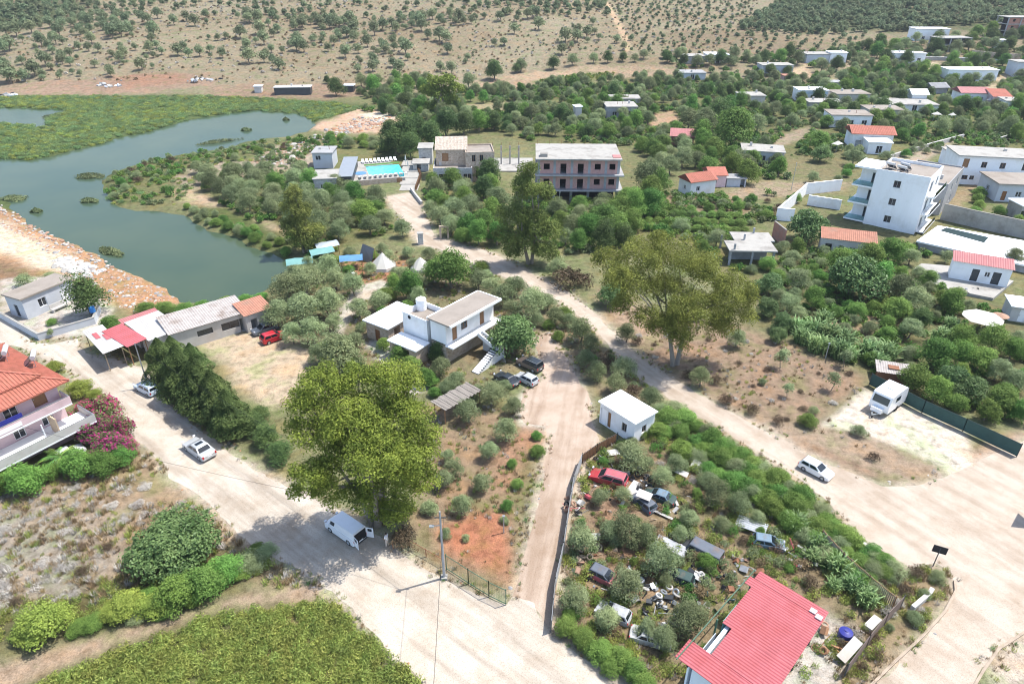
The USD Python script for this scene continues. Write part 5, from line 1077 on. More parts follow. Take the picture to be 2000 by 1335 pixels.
LANDMARKS = [((880, 640), 'the stair house'), ((1225, 800), 'the white hut'), ((1480, 1230), 'the red-roofed workshop'), ((720, 860), 'the roadside eucalyptus'), ((70, 590), 'the grey house'), ((420, 625), 'the long barn'), ((490, 715), 'the dirt parking'),
             ((735, 515), 'the white tents'), ((60, 830), 'the pink villa'), ((1320, 620), 'the wide eucalyptus'), ((1035, 430), 'the tall eucalyptus pair'), ((640, 335), 'the pool sheds'), ((880, 300), 'the stone house'), ((1135, 335), 'the concrete frame block'),
             ((1370, 355), 'the red cottage'), ((1740, 390), 'the tall white villa'), ((1475, 465), 'the open slab house'), ((1660, 465), 'the tiled shed'), ((1920, 525), 'the farm cottage'), ((1730, 790), 'the caravan'), ((1190, 935), 'the wrecked red car'), ((1175, 1125), 'the rose-red car'),
             ((1290, 970), 'the blue-grey wreck'), ((1595, 910), 'the white hatchback'), ((1833, 1080), 'the black sign'), ((685, 1045), 'the white van'), ((1910, 620), 'the thatched parasol'), ((930, 1110), 'the green gate fence'), ((1370, 1070), 'the dark long wreck'), ((590, 430), 'the lagoon eucalyptus'),
             ((1440, 740), 'the ploughed plot'), ((820, 460), 'the resort gate'), ((780, 420), 'the resort driveway'), ((340, 1060), 'the round fig'), ((1060, 580), 'the second road bend'), ((1640, 1020), 'the junction hedge'), ((560, 300), 'the rubble spit'), ((1214, 222), 'the open grey house'), ((1586, 190), 'the blue-banded house'), ((1660, 240), 'the long white house'), ((1785, 213), 'the white compound'), ((1897, 148), 'the far white row house'), ((1700, 280), 'the red-tiled white house'), ((1487, 310), 'the dark-porch house'), ((1772, 116), 'the three-windowed house'), ((1615, 120), 'the grey-white slope house'), ((1518, 140), 'the low slope house'), ((1352, 150), 'the tan field'), ((1050, 165), 'the crop strip'), ((860, 190), 'the lone eucalyptus'), ((1332, 280), 'the red-roofed shed'), ((1930, 290), 'the right-edge white house'), ((1960, 205), 'the rusty red roof'), ((1130, 228), 'the white ruin'), ((1435, 250), 'the bright round tree'), ((1840, 95), 'the concrete skeleton'), ((960, 210), 'the straw plot'), ((740, 230), 'the bare spit')]
PENDING = []
def want(kind, px, py, wpx, hs=1.0, cat=None, ground=False, name=None, desc=None):
    """a plant whose crown centre is seen at (px, py) and is wpx wide in the photograph"""
    W, H = NOM[kind]; p = P(px, py)
    for _ in range(4):
        w = wpx * pix(p)[2] / FOC; s = w / W; zc = 0 if ground else H * s * hs * .5
        p = P(px, py, zc); p = np.array([p[0], p[1], gh(p[0], p[1])])
    PENDING.append((kind, p, s, hs, cat or ('bush' if 'shrub' in kind or 'bush' in kind else 'cane' if 'cane' in kind else 'palm' if kind == 'palm' else 'tree'), pix(p + [0, 0, zc]), wpx, name, desc)); KNOWN.append((p[0], p[1], w / 2))
ORD = ['', 'second', 'third', 'fourth', 'fifth', 'sixth', 'seventh', 'eighth', 'ninth', 'tenth', 'eleventh', 'twelfth', 'thirteenth', 'fourteenth', 'fifteenth', 'sixteenth', 'seventeenth', 'eighteenth', 'nineteenth', 'twentieth']
def flush_plants():
    cl = {}
    for q in PENDING:
        px, py = q[5][:2]; k = min(LANDMARKS, key=lambda l: math.hypot(l[0][0] - px, (l[0][1] - py) * 1.4)); d = q[8] or DESC[q[0]]
        side = 'in front of' if py > k[0][1] + 25 else 'behind' if py < k[0][1] - 25 else 'left of' if px < k[0][0] else 'right of'
        cl.setdefault((d, side, k[1]), []).append(q)
    for (d, side, lm), qs in cl.items():
        qs.sort(key=lambda q: q[5][0]); n = len(qs)
        for i, q in enumerate(qs):
            if n > 20: lab = f'{d} among the many {side} {lm}'
            elif n == 1: lab = f'{d} {side} {lm}'
            elif i == 0: lab = f'leftmost {d} {side} {lm}'
            elif i == n - 1: lab = f'rightmost {d} {side} {lm}'
            else: lab = f'{ORD[i]} {d} from the left {side} {lm}'
            plant(q[0], q[1], q[2], lab, q[4], f'{d} group {side} {lm}' if n > 1 else None, hs=q[3], name=q[7])
    PENDING.clear()

# big single eucalyptus trees, modelled lobe by lobe
def big_tree(name, label, base_px, lobes_px, leafm, n, leaf, trunk_r, barkm='bark_pale', inner=.22, stems=3, seed=1, droop=.0):
    """lobes given as (px, py, radius px) seen at the base's distance, spread in depth"""
    rng = np.random.default_rng(seed); b = P(*base_px); dpt = pix(b)[2]
    path = thing(name, label, 'tree', b)
    lobes = []
    for k, (px, py, rpx, dy) in enumerate(lobes_px):
        # point on the ray at ground distance base.y + dy
        d = ray(px, py); t = (b[1] + dy) / d[1]; c = np.array([0, 0, CAM_H]) + t * d; r = rpx * pix(c)[2] / FOC
        lobes.append((c - b, r, r, r * .82))
    mb = MB(); top = np.mean([l[0] for l in lobes], 0)
    for s in range(stems):
        a = s * 6.28 / stems + .5; off = np.array([math.cos(a), math.sin(a), 0]) * trunk_r * (1.1 if stems > 1 else 0)
        tgt = top * [.55, .55, .62] + np.array([math.cos(a), math.sin(a), 0]) * abs(top[2]) * .16
        mb.tube([off + [0, 0, -.4], off * 1.1 + [0, 0, .5], off + (tgt - off) * .5 + [0, 0, .3], tgt], [trunk_r * 1.25, trunk_r, trunk_r * .75, trunk_r * .5], 8)
        for l in lobes[s::stems]:
            mb.tube([tgt - [0, 0, .4], (tgt + l[0]) / 2 + [0, 0, .2], l[0] + [0, 0, l[1] * .2]], [trunk_r * .42, trunk_r * .28, trunk_r * .08], 6)
    part(path, 'trunk', mb, barkm)
    sub = []
    for l in lobes:   # small clumps over each lobe: light and dark hollows between them
        for j in range(10):
            d = rng.normal(0, 1, 3); d /= np.linalg.norm(d); d[2] = abs(d[2]) * .9 - .15 if rng.random() < .75 else d[2]
            q = l[1] * rng.uniform(.24, .5); sub.append((l[0] + d * l[1] * .72 * np.array([1, 1, .85]), q, q, q * .8))
        sub.append((l[0], l[1] * .6, l[1] * .6, l[1] * .5))
    pts, d = lobe_points(sub, n, rng, inner, -.7); pts[:, 2] -= droop * rng.random(len(pts)) ** 2
    part(path, 'crown', leaves(pts, d, leaf[0], leaf[1], rng, up=-.4, jit=.65), leafm)
big_tree('eucalyptus_tree', 'huge yellow-green eucalyptus leaning over the roadside beside the white van', (735, 1020),
    [(625, 745, 48, 1), (700, 735, 42, 2), (765, 745, 55, 2), (660, 800, 70, 0), (760, 815, 75, 1), (820, 850, 48, 1), (600, 840, 48, -1), (680, 890, 72, -1), (780, 910, 70, 0), (610, 920, 52, -3), (705, 955, 50, -1), (765, 985, 42, -1), (820, 930, 42, 0), (640, 955, 38, -3), (575, 960, 20, -4), (590, 780, 36, 0), (740, 880, 66, -3), (750, 990, 30, 0), (790, 995, 24, 0), (690, 830, 60, -2), (800, 890, 44, -2)], 'leaf_euca', 78000, (.25, .125), .38, stems=4, seed=4, droop=.6)
big_tree('eucalyptus_tree', 'wide spreading olive-brown eucalyptus with bare forked trunk by the second road', (1318, 712),
    [(1190, 510, 40, 4), (1250, 500, 52, 4), (1320, 500, 55, 5), (1380, 530, 50, 3), (1435, 560, 45, 2), (1240, 560, 52, 1), (1310, 570, 58, 2), (1380, 600, 50, 0), (1440, 610, 38, 1), (1330, 630, 45, -1), (1265, 615, 36, 0), (1330, 660, 28, -2), (1400, 640, 34, 0), (1215, 590, 30, 2), (1460, 580, 24, 2), (1290, 465, 26, 6), (1345, 600, 46, -2), (1290, 640, 30, -2), (1420, 585, 40, -1), (1215, 545, 36, -1)], 'leaf_euca_brown', 60000, (.29, .13), .34, stems=2, seed=7, droop=.8)
big_tree('eucalyptus_tree', 'tall upright yellow-green eucalyptus pair beside the second road', (1035, 515),
    [(1035, 330, 24, 0), (1020, 365, 32, 0), (1055, 375, 30, 1), (1000, 415, 32, 0), (1045, 425, 36, 0), (1075, 450, 30, 0), (985, 455, 24, -1), (1020, 465, 38, 0), (1065, 490, 30, -1), (1000, 490, 24, -1)], 'leaf_euca_dark', 24000, (.36, .19), .34, stems=2, seed=9, droop=.8)
big_tree('eucalyptus_tree', 'olive-green eucalyptus standing at the lagoon edge below the pool sheds', (598, 492),
    [(572, 375, 20, 0), (565, 405, 26, 0), (592, 415, 24, 1), (575, 440, 30, 0), (610, 450, 28, 0), (590, 470, 26, -1), (620, 478, 18, 0)], 'leaf_euca_dark', 14000, (.36, .19), .3, stems=2, seed=11, droop=.6)
big_tree('eucalyptus_tree', 'tall brownish eucalyptus standing alone on the far plain behind the stone house', (860, 222),
    [(845, 160, 18, 0), (870, 158, 20, 0), (890, 172, 17, 0), (835, 178, 17, 0), (860, 182, 24, 0), (885, 195, 17, 0), (845, 205, 17, 0), (870, 208, 14, 0)], 'leaf_euca_brown', 6000, (.8, .42), .5, stems=2, seed=13, droop=.8)

# roadside conifers and other plants read off the photograph
for px, py, w in ((318, 706, 68), (352, 728, 78), (388, 752, 82), (420, 776, 78), (448, 806, 70), (340, 690, 50), (378, 705, 52)): want('cypress_tree', px, py, w * 1.3, .80, name='conifer')
for px, py, w in ((492, 826, 62), (520, 850, 64), (545, 880, 60), (508, 805, 44)): want('dark_tree', px, py, w, .75)
want('round_fig', 340, 1055, 185, .95, name='fig_tree', desc='great round broad-leaved fig'); want('bright_shrub', 395, 1135, 90); want('shrub', 345, 1155, 95)
for px, py, w in ((85, 1215, 120), (55, 1235, 70), (250, 1180, 90), (215, 1195, 60), (300, 1178, 80)): want('yellow_shrub', px, py, w, .8)
for px, py, w in ((440, 1110, 90), (490, 1095, 75), (520, 1075, 50), (290, 1165, 60), (180, 1215, 60), (150, 1225, 50), (420, 1140, 50), (470, 1120, 44), (265, 1200, 44), (320, 1195, 40), (500, 1070, 40), (375, 1170, 40)): want(['shrub', 'olive_shrub', 'shrub'][int(px) % 3], px, py, w, .6 + (int(px) % 5) * .1)
for px, py, w, k in ((155, 758, 56, 'yellow_shrub'), (105, 716, 40, 'yellow_shrub'), (185, 770, 36, 'yellow_shrub'), (45, 935, 90, 'shrub'), (0, 940, 70, 'shrub'), (95, 920, 50, 'bright_shrub'), (150, 905, 80, 'shrub'), (200, 905, 70, 'shrub'), (235, 890, 60, 'shrub')): want(k, px, py, w, .95)
want('palm', 118, 892, 80)
def flowering(path, lobes, rng):
    pts, d = lobe_points(lobes, 620, rng, .02, -.3); q = part(path, 'flowers', leaves(pts * 1.03, d, .22, .2, rng), 'petals'); stage.GetPrimAtPath(q).SetCustomDataByKey('kind', 'stuff')
tree_proto('bougainvillea', 3, 3.4, 2.9, .0, 10, .8, 3000, (.17, .12), 'leaf_bougain', 0, extra=flowering); NOM['bougainvillea'] = (3.4, 2.9); DESC['bougainvillea'] = 'flowering pink bougainvillea'
for px, py, w in ((165, 808, 60), (205, 800, 70), (235, 835, 62), (170, 845, 60), (215, 870, 70), (250, 870, 45), (190, 830, 60)): want('bougainvillea', px, py, w, 1.0, cat='bush')
# yard of the grey house and lagoon edge
want('dark_tree', 166, 578, 84, 1.05); want('olive_tree', 45, 548, 42, .7); want('olive_tree', 100, 540, 40, .6); want('shrub', 212, 632, 50); want('shrub', 100, 628, 24, .8); want('sapling', 99, 650, 16)
for px, py, w in ((285, 600, 45), (320, 602, 50), (360, 604, 50), (395, 596, 40), (440, 590, 44), (480, 585, 40), (510, 580, 36)): want('shrub', px, py, w, .7)
# grove between lagoon and stair house
for px, py, w, k in ((560, 560, 70, 'olive_tree'), (595, 545, 75, 'olive_tree'), (640, 520, 60, 'olive_tree'), (545, 610, 70, 'olive_tree'), (590, 600, 85, 'olive_tree'), (640, 590, 75, 'olive_tree'), (610, 645, 70, 'olive_tree'), (570, 650, 55, 'olive_tree'), (655, 545, 50, 'olive_tree'), (690, 555, 55, 'olive_tree'),
                    (700, 600, 55, 'olive_tree'), (740, 585, 55, 'olive_tree'), (650, 630, 45, 'olive_tree'), (665, 688, 105, 'dark_olive_tree'), (690, 720, 60, 'dark_tree'), (620, 690, 50, 'olive_tree'), (880, 524, 88, 'bright_tree'), (845, 530, 50, 'bright_tree'), (800, 558, 62, 'broadleaf_tree'), (785, 535, 42, 'olive_tree'), (770, 555, 40, 'broadleaf_tree'),
                    (815, 575, 45, 'olive_tree'), (795, 605, 40, 'broadleaf_tree'), (935, 545, 50, 'olive_tree'), (960, 560, 52, 'olive_tree'), (985, 575, 55, 'dark_olive_tree'), (1010, 560, 45, 'dark_olive_tree'), (1040, 590, 75, 'olive_tree'), (1085, 615, 45, 'dark_olive_tree'), (1070, 590, 40, 'olive_tree'), (1000, 602, 45, 'olive_tree'), (940, 520, 40, 'shrub'),
                    (1002, 656, 104, 'fig_tree'), (855, 685, 46, 'dark_tree'), (860, 715, 50, 'dark_olive_tree'), (838, 740, 40, 'shrub'), (748, 672, 30, 'bright_tree'), (780, 690, 40, 'bright_tree'), (805, 712, 42, 'bright_tree'), (830, 735, 42, 'broadleaf_tree'), (890, 740, 50, 'olive_shrub'), (870, 755, 40, 'olive_shrub'), (850, 765, 30, 'shrub'), (1072, 632, 28, 'bright_shrub'), (1090, 655, 30, 'shrub'), (1050, 625, 36, 'olive_shrub')): want(k, px, py, w)
# olives in the strip by the lane
for px, py, w in ((915, 803, 60), (960, 770, 62), (988, 840, 62), (955, 880, 50), (940, 942, 50), (885, 912, 46), (902, 985, 52), (1005, 792, 46), (865, 935, 52), (985, 752, 34), (930, 765, 42), (875, 890, 36)): want('olive_tree', px, py, w)
for px, py, w, k in ((1050, 880, 36, 'bright_shrub'), (1048, 850, 26, 'shrub'), (1010, 945, 30, 'bright_shrub'), (990, 985, 30, 'shrub'), (1000, 905, 26, 'shrub'), (870, 1040, 30, 'olive_shrub'), (840, 990, 44, 'olive_shrub'), (910, 1050, 22, 'olive_shrub'), (985, 1015, 22, 'olive_shrub')): want(k, px, py, w)
# scrap yard olives and hedge
for px, py, w, k in ((1235, 890, 70, 'olive_tree'), (1265, 905, 40, 'olive_tree'), (1225, 1030, 80, 'dark_olive_tree'), (1260, 1045, 60, 'dark_olive_tree'), (1190, 1040, 60, 'olive_tree'), (1285, 1092, 82, 'olive_tree'), (1225, 1140, 84, 'olive_tree'), (1140, 1055, 70, 'olive_tree'), (1125, 1170, 70, 'olive_tree'), (1185, 1205, 64, 'olive_tree'), (1345, 1205, 90, 'dark_olive_tree'), (1300, 1245, 64, 'olive_tree'), (1265, 1225, 50, 'olive_tree'),
                    (1290, 930, 50, 'olive_tree'), (1320, 905, 50, 'olive_tree'), (1215, 965, 40, 'olive_tree'), (1170, 970, 44, 'olive_tree'), (1345, 1010, 50, 'olive_tree'), (1400, 960, 60, 'dark_olive_tree'), (1440, 985, 56, 'dark_olive_tree'), (1380, 1095, 44, 'shrub'), (1330, 1040, 40, 'olive_tree'), (1300, 1130, 36, 'olive_shrub'), (1470, 960, 50, 'olive_shrub'), (1385, 935, 46, 'olive_shrub'), (1480, 1010, 40, 'olive_shrub'), (1410, 1020, 40, 'olive_shrub')): want(k, px, py, w)
for px, py, w in ((1105, 1225, 52), (1140, 1245, 56), (1175, 1270, 60), (1215, 1285, 62), (1240, 1310, 60), (1195, 1300, 50), (1260, 1335, 60), (1155, 1265, 40), (1110, 1200, 36)): want('bright_shrub', px, py, w, 1.0)
# hedge of brambles between yard and second road
rg = random.Random(12)
for px, py in ((1150, 700), (1175, 725), (1200, 745), (1235, 760), (1262, 780), (1292, 800), (1225, 720), (1190, 700), (1160, 670), (1130, 645), (1110, 625)): want(rg.choice(['olive_shrub', 'dark_olive_tree', 'dry_bush']), px + rg.uniform(-8, 8), py + rg.uniform(-6, 6), rg.uniform(40, 58))
for t in np.linspace(0, 1, 34):
    px, py = 1290 + 440 * t, 805 + 320 * t + 10 * math.sin(t * 9)
    for off in (-26, 4, 26):
        if rg.random() < .78: want(rg.choice(['shrub', 'shrub', 'bright_shrub', 'olive_shrub']), px + off * .8 + rg.uniform(-6, 6), py - off * .62 + rg.uniform(-6, 6), rg.uniform(40, 64), rg.uniform(.7, 1.0))
for px, py, w in ((1600, 1060, 60), (1640, 1100, 66), (1670, 1140, 60), (1695, 1165, 60), (1560, 1020, 60), (1590, 1085, 50), (1630, 1140, 44)): want('cane_clump', px, py, w)
for px, py, w in ((1720, 1140, 40), (1750, 1120, 44), (1790, 1115, 40), (1770, 1150, 36), (1735, 1110, 36)): want('dry_bush', px, py, w)
# second-road verges, ploughed plot
for px, py, w, k in ((1110, 540, 80, 'dry_bush'), (1090, 525, 50, 'olive_tree'), (1140, 545, 50, 'dry_bush'), (1195, 575, 60, 'fig_tree'), (1215, 550, 40, 'fig_tree'), (1225, 650, 44, 'dark_olive_tree'), (1245, 665, 30, 'dry_bush'), (1370, 735, 50, 'dark_olive_tree'), (1345, 730, 30, 'dry_bush'), (1400, 740, 36, 'dry_bush'),
                    (1440, 660, 46, 'olive_tree'), (1528, 700, 36, 'sapling'), (1540, 762, 26, 'sapling'), (1628, 745, 34, 'sapling'), (1490, 745, 20, 'olive_shrub'), (1652, 700, 32, 'sapling'), (1590, 800, 26, 'olive_shrub'), (1580, 820, 40, 'bright_shrub'), (1680, 840, 34, 'olive_shrub'), (1705, 890, 30, 'dry_bush'), (1420, 780, 40, 'dry_bush'), (1470, 800, 36, 'dry_bush'), (1520, 820, 30, 'dry_bush')): want(k, px, py, w)
# farm garden right of the ploughed plot
for px, py, w, k in ((1505, 555, 60, 'fig_tree'), (1560, 545, 60, 'olive_tree'), (1575, 440, 80, 'fig_tree'), (1665, 540, 110, 'fig_tree'), (1640, 510, 60, 'broadleaf_tree'), (1720, 540, 60, 'broadleaf_tree'), (1760, 560, 70, 'dark_olive_tree'), (1790, 585, 70, 'olive_tree'), (1755, 600, 56, 'bright_tree'), (1700, 500, 60, 'bright_tree'), (1740, 490, 60, 'broadleaf_tree'), (1780, 500, 44, 'olive_tree'),
                    (1590, 580, 50, 'broadleaf_tree'), (1540, 590, 50, 'olive_tree'), (1500, 600, 50, 'fig_tree'), (1530, 630, 50, 'fig_tree'), (1520, 655, 40, 'fig_tree'), (1560, 610, 40, 'olive_tree'), (1860, 590, 56, 'broadleaf_tree'), (1815, 560, 30, 'olive_tree'), (1850, 500, 34, 'olive_tree'), (1985, 500, 44, 'dark_olive_tree'), (1880, 660, 60, 'broadleaf_tree'), (1940, 660, 60, 'bright_tree'), (1980, 680, 50, 'broadleaf_tree'),
                    (1780, 640, 56, 'olive_tree'), (1800, 620, 50, 'dark_tree'), (1830, 690, 70, 'broadleaf_tree'), (1880, 690, 60, 'broadleaf_tree'), (1920, 700, 60, 'bright_tree'), (1860, 740, 70, 'fig_tree'), (1900, 760, 70, 'fig_tree'), (1790, 735, 66, 'bright_tree'), (1830, 760, 60, 'broadleaf_tree'), (1960, 780, 66, 'bright_tree'), (1990, 800, 50, 'broadleaf_tree'), (1950, 720, 56, 'olive_tree'), (1985, 740, 56, 'olive_tree'), (1870, 785, 50, 'bright_shrub'), (1930, 800, 50, 'broadleaf_tree'), (1775, 690, 40, 'olive_tree'),
                    (1700, 640, 40, 'olive_shrub'), (1670, 625, 30, 'olive_shrub'), (1700, 700, 40, 'shrub'), (1550, 500, 40, 'olive_shrub'), (1530, 480, 36, 'olive_shrub'), (1500, 515, 40, 'bright_shrub'), (1610, 490, 34, 'olive_shrub')): want(k, px, py, w)
for px, py, w in ((1590, 640, 60), (1620, 650, 64), (1650, 660, 60), (1600, 670, 56), (1640, 680, 58), (1570, 655, 50), (1700, 680, 60), (1730, 685, 62), (1715, 700, 50), (1610, 620, 46), (1560, 635, 46), (1660, 690, 46), (1840, 655, 56), (1860, 630, 40)): want('cane_clump', px, py, w)
# resort grounds
for px, py, w, k in ((790, 262, 70, 'dark_tree'), (770, 275, 60, 'dark_tree'), (815, 250, 60, 'dark_tree'), (840, 262, 56, 'dark_tree'), (870, 240, 56, 'dark_tree'), (905, 240, 48, 'dark_tree'), (760, 255, 46, 'dark_tree'), (935, 235, 44, 'broadleaf_tree'), (965, 235, 40, 'dark_tree'), (800, 285, 50, 'dark_tree'), (955, 335, 60, 'dark_tree'), (945, 365, 50, 'dark_tree'), (975, 385, 56, 'dark_olive_tree'), (785, 445, 44, 'olive_tree'),
                    (900, 370, 46, 'olive_tree'), (920, 400, 50, 'olive_tree'), (885, 405, 56, 'olive_tree'), (860, 420, 50, 'olive_tree'), (880, 440, 50, 'olive_tree'), (915, 440, 50, 'broadleaf_tree'), (945, 430, 50, 'bright_tree'), (935, 455, 50, 'broadleaf_tree'), (960, 405, 46, 'broadleaf_tree'), (850, 385, 40, 'bright_tree'), (905, 460, 44, 'bright_shrub'), (870, 395, 36, 'bright_tree'), (970, 455, 50, 'broadleaf_tree'), (840, 405, 36, 'olive_tree'), (1265, 340, 76, 'dark_olive_tree'), (1290, 355, 50, 'broadleaf_tree'), (1210, 405, 60, 'bright_tree'), (1240, 400, 60, 'broadleaf_tree'), (1180, 425, 70, 'bright_tree'), (1205, 440, 60, 'bright_tree'), (1270, 395, 60, 'broadleaf_tree'), (1270, 370, 60, 'broadleaf_tree'), (1150, 440, 56, 'broadleaf_tree'),
                    (1120, 440, 50, 'dark_olive_tree'), (1105, 460, 40, 'olive_tree'), (1180, 460, 60, 'dark_tree'), (1220, 460, 46, 'dark_tree'), (1130, 470, 44, 'broadleaf_tree'), (1435, 250, 86, 'bright_tree'), (1380, 235, 60, 'dark_olive_tree'), (1345, 232, 50, 'dark_olive_tree'), (1405, 225, 60, 'dark_tree'), (1480, 240, 50, 'olive_tree'), (1370, 260, 50, 'broadleaf_tree'), (1400, 465, 40, 'olive_tree'), (1330, 440, 40, 'olive_shrub'), (1290, 270, 40, 'olive_tree'), (1190, 255, 36, 'bright_tree'), (1335, 305, 50, 'olive_tree'), (1310, 320, 44, 'dark_olive_tree'), (1360, 310, 40, 'dark_olive_tree'), (1430, 320, 50, 'broadleaf_tree'), (1460, 335, 50, 'broadleaf_tree'), (1670, 305, 44, 'olive_tree'), (1600, 275, 46, 'bright_tree'), (1605, 300, 44, 'fig_tree')): want(k, px, py, w)
for r_ in range(3):      # bright vine rows
    for k in range(11): want('bright_shrub', 1262 + k * 18 + r_ * 6 + rg.uniform(-3, 3), 415 + r_ * 14 + k * .5, rg.uniform(22, 30), .7)
# ---- scattered plants within surveyed outlines
BUILT = []
def free(x, y, r):
    return all((x - a) ** 2 + (y - b) ** 2 > (r * .8 + q * .8) ** 2 for a, b, q in KNOWN)
def scatter(outline, kinds, spacing, size, label, group, n_max=999, seed=1, avoid=True, hs=(.85, 1.1), cat='tree', world=False, name=None):
    g = (sg.Polygon(outline) if world else poly(outline)); rng = random.Random(seed); x0, y0, x1, y1 = g.bounds; put = []; tries = int(g.area / spacing ** 2 * 14)
    bad = shapely.union_all([WATER.buffer(1.5), PAVED.buffer(1.2)] + FOOT)
    shapely.prepare(g); shapely.prepare(bad)
    for _ in range(tries):
        if len(put) >= n_max: break
        x, y = rng.uniform(x0, x1), rng.uniform(y0, y1)
        if not shapely.contains_xy(g, x, y) or (avoid and shapely.contains_xy(bad, x, y)): continue
        if any((x - a) ** 2 + (y - b) ** 2 < spacing ** 2 for a, b in put): continue
        s = rng.uniform(*size)
        if avoid and not free(x, y, s / 2): continue
        put.append((x, y)); k = rng.choice(kinds); q = np.array([x, y, gh(x, y) - .05])
        PENDING.append((k, q, s / NOM[k][0], rng.uniform(*hs), 'bush' if 'bush' in DESC[k] else cat if cat != 'bush' else 'tree', pix(q), 0, name, None))
        KNOWN.append((x, y, s / 2))
    return len(put)
# footprints of everything built so far and of the far houses, kept free of scattered plants
def foot(fr, m=.6):
    o, r, L, W = fr; c = [loc2(fr, x, y)[:2] for x, y in ((-m, -m), (L + m, -m), (L + m, W + m), (-m, W + m))]; return sg.Polygon(c)
FIELDS = [poly(q) for q in ([(990, 145), (1170, 128), (1300, 133), (1340, 146), (1200, 152), (1080, 160), (990, 176), (915, 177), (935, 160)], [(900, 205), (1010, 198), (1020, 212), (920, 222)], [(1260, 225), (1320, 215), (1330, 240), (1270, 250)], [(1540, 140), (1572, 120), (1590, 160), (1560, 162)], [(1610, 160), (1660, 125), (1670, 130), (1625, 165)], [(1915, 190), (1940, 150), (1985, 140), (1990, 148), (1955, 165), (1945, 195)], [(1800, 118), (1840, 125), (1830, 140), (1800, 135)], [(1500, 285), (1560, 250), (1600, 240), (1590, 255), (1540, 300)], [(1480, 205), (1560, 190), (1560, 215), (1500, 225)], [(1260, 200), (1400, 190), (1400, 208), (1270, 214)], [(1780, 245), (1900, 225), (1900, 255), (1800, 262)], [(1505, 305), (1640, 305), (1650, 350), (1545, 352)], [(1040, 256), (1130, 256), (1130, 275), (1040, 278)], [(1130, 150), (1320, 147), (1320, 160), (1140, 168)], [(1595, 252), (1640, 246), (1640, 264), (1590, 270)])]
FOOT = FIELDS + [foot(f) for f in (FH, G1, LB, SH, UF, RC, WBf, RW, US, PF, C1, C2)]
FOOT += [poly(q) for q in ([(600, 370), (600, 300), (690, 290), (790, 310), (790, 370)], [(1500, 445), (1580, 370), (1900, 300), (1900, 440), (2040, 480), (2040, 530), (1780, 480)], [(1780, 530), (1800, 500), (2000, 530), (1990, 590), (1820, 560)], [(1600, 440), (1720, 460), (1715, 485), (1600, 475)], [(950, 290), (1240, 285), (1240, 385), (1040, 390), (950, 330)], [(800, 270), (950, 270), (950, 340), (800, 340)], [(1320, 340), (1480, 340), (1480, 385), (1320, 385)], [(1840, 280), (2050, 300), (2050, 360), (1840, 340)], [(1900, 350), (2050, 350), (2050, 440), (1920, 410)])]
